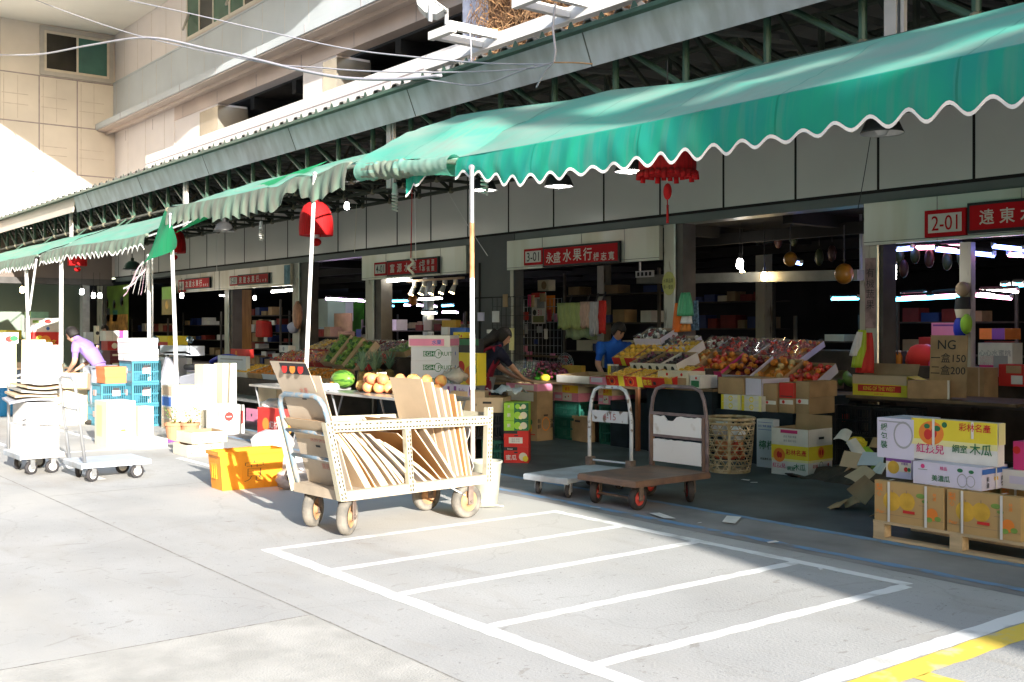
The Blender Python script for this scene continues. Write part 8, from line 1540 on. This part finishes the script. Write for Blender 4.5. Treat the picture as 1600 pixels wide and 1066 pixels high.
    for s in 'LR': TJ.update({'hp' + s: J['hp' + s], 'kn' + s: J['kn' + s], 'an' + s: J['an' + s] + Vector((0, 0, .05))}); TE += [('hip', 'hp' + s), ('hp' + s, 'kn' + s), ('kn' + s, 'an' + s)]; TR.update({'hp' + s: .105, 'kn' + s: .078, 'an' + s: .066})
    b = MB(); addm(b, skin_mesh(TJ, TE, TR, 'hip'), trousers); b.build("trousers", o, smooth=True)
    for s in 'LR': b = MB(); c = J['an' + s]; e = J['to' + s]; d = (e - c); d.z = 0; d.normalize(); b.tube([Vector((c.x, c.y, .045)) - d * .08, Vector((c.x, c.y, .05)), Vector((e.x, e.y, .035)), Vector((e.x, e.y, .03)) + d * .05], [.03, .048, .042, .02], m_shoe, 10); b.build("shoe", o, smooth=True)
    if apron:
        b = MB(); ch, wa, hi, kn = J['chest'], J['waist'], J['hip'], (J['knL'] + J['knR']) / 2
        def ap(u, v):
            pts = [ch + Vector((.10, 0, .1)), ch + Vector((.14, 0, 0)), wa + Vector((.15, 0, 0)), hi + Vector((.17, 0, 0)), kn + Vector((.12, 0, .05))]; s = v * 4; k = min(3, int(s)); p = pts[k].lerp(pts[k + 1], s - k); wd = (.12, .16, .2, .23, .24)[k] + ((.12, .16, .2, .23, .24)[k + 1] - (.12, .16, .2, .23, .24)[k]) * (s - k); q = (u - .5) * 2; p = p + Vector((-.15 * q * q, q * wd, 0)); return p
        b.grid(ap, 14, 16, apron); b.build("apron", o, smooth=True, solid=.008)
        b = MB()
        for s in (-1, 1): b.tube([ch + Vector((.08, s * .1, .13)), J['sh' + ('L' if s > 0 else 'R')] * .45 + (J['neck']) * .55 + Vector((.0, 0, .03)), ch + Vector((-.12, s * .08, .08)), wa + Vector((-.135, -s * .06, .06)), hi + Vector((-.13, -s * .16, .10))], .016, apron, 6)
        b.tube([wa + Vector((.02, .19, -.05)), wa + Vector((-.13, .08, -.03)), wa + Vector((-.13, -.08, -.03)), wa + Vector((.02, -.19, -.05))], .014, apron, 6); b.build("apron_strap", o, smooth=True)
    return o
bend = dict(hip=(0, 0, .88), waist=(.09, 0, 1.02), chest=(.27, 0, 1.22), neck=(.40, 0, 1.33), head=(.50, 0, 1.40), hpL=(0, .09, .84), hpR=(0, -.09, .84), knL=(.05, .11, .46), knR=(0, -.11, .46), anL=(.0, .12, .08), anR=(-.08, -.12, .08), toL=(.14, .13, .035), toR=(.06, -.13, .035),
    shL=(.32, .18, 1.26), shR=(.32, -.18, 1.26), elL=(.30, .24, .98), elR=(.34, -.22, .98), wrL=(.48, .13, .83), wrR=(.52, -.10, .83), handL=(.8, -.2, -.4), handR=(.8, .2, -.4))
dm = 17.0; r = (158 - CX) / F; pm = (dm * (FW[0] + r * RT[0]), dm * (FW[1] + r * RT[1]), 0)
person("man in a violet T-shirt bending over a tan carton beside the stout pole", pm, (-.70, -.60), bend, m_vio, m_jean, head_dir=(.9, 0, -.5))
f_ = Vector((-.70, -.60)).normalized(); c = Vector((pm[0] + f_.x * .60, pm[1] + f_.y * .60, .56))
carton("tan carton held and tilted by the bending man", c + Vector((.2, -.1, 0)), .42, .32, .24, math.atan2(f_.y, f_.x) + R(20), m=m_kraft2, tilt=R(8)); b = MB(); b.box(-.3, .3, -.3, .3, 0, .55, m_ivory); tag(b.build("carton", loc=(c.x, c.y, 0), rz=R(30), bevel=.006), "pale carton on the ground under the one the bending man holds", "box", "cartons of the fruit market")
wj = dict(hip=(0, 0, .80), waist=(.06, 0, .93), chest=(.19, 0, 1.12), neck=(.27, 0, 1.24), head=(.34, 0, 1.36), hpL=(0, .085, .77), hpR=(0, -.085, .77), knL=(.03, .10, .43), knR=(.0, -.10, .43), anL=(-.02, .11, .08), anR=(-.05, -.11, .08), toL=(.12, .12, .035), toR=(.09, -.12, .035),
    shL=(.22, .17, 1.17), shR=(.22, -.17, 1.17), elL=(.36, .22, .96), elR=(.40, -.20, .95), wrL=(.55, .15, .83), wrR=(.56, -.14, .82), handL=(.8, -.1, -.3), handR=(.8, .1, -.3))
dm = 14.3; r = (748 - CX) / F; pw = (dm * (FW[0] + r * RT[0]), dm * (FW[1] + r * RT[1]), 0)
person("woman with black ponytail, navy T-shirt and maroon apron leaning over the boxes", pw, (RT[0] * .93 + FW[0] * .35, RT[1] * .93 + FW[1] * .35), wj, m_navy, m_jean, long_hair=True, apron=m_apron, head_dir=(.85, -.1, -.45), scale=1.02)
sj = dict(hip=(0, 0, .86), waist=(.02, 0, 1.0), chest=(.06, 0, 1.18), neck=(.11, 0, 1.32), head=(.17, 0, 1.43), hpL=(0, .09, .84), hpR=(0, -.09, .84), knL=(.03, .10, .46), knR=(.03, -.10, .46), anL=(0, .11, .08), anR=(0, -.11, .08), toL=(.14, .12, .035), toR=(.14, -.12, .035),
    shL=(.07, .20, 1.25), shR=(.07, -.20, 1.25), elL=(.10, .30, .98), elR=(.08, -.28, .98), wrL=(.30, .22, .86), wrR=(.22, -.24, .80), handL=(.8, -.2, -.3), handR=(.5, .2, -.8))
dm = 15.3; r = (958 - CX) / F; pb = (dm * (FW[0] + r * RT[0]), dm * (FW[1] + r * RT[1]), 0)
person("man in a bright blue T-shirt looking down behind the golden fruit boxes", pb, (-FW[0] * .9 + RT[0] * .35, -FW[1] * .9 + RT[1] * .35), sj, m_blue, m_dtr, head_dir=(.9, .3, -.55), scale=1.02)
stand = dict(sj); stand.update(chest=(.0, 0, 1.2), neck=(.02, 0, 1.36), head=(.05, 0, 1.5), wrL=(.12, .3, .76), wrR=(.12, -.3, .76), handL=(.3, 0, -1), handR=(.3, 0, -1), shL=(0, .2, 1.28), shR=(0, -.2, 1.28))
p = yp(569, 600, 11.9); person("dim figure in a pale shirt half hidden by the 4-01 pillar", (p.x, p.y, 0), (-.3, .9), stand, m_pale, m_dtr, head_dir=(1, 0, -.1), scale=.95)
p = yp(166, 600, 9.6); person("dim dark-haired figure in front of the green poster at the left", (p.x, p.y, 0), (.4, -.9), stand, m_navy, m_dtr, head_dir=(1, 0, -.3), scale=.98)
# hands' work surface for the woman
C, w, d, h = solve(839, 690, 790, 864, 612, rz=R(4)); carton("shallow pink carton on the tall brown carton under the woman's hands", (C.x, C.y, h), w, d, .1, R(4), m=m_pinkp, open_=True, prints=[('rect', 'f', .3, .1, .9, .8, m_wcard)])
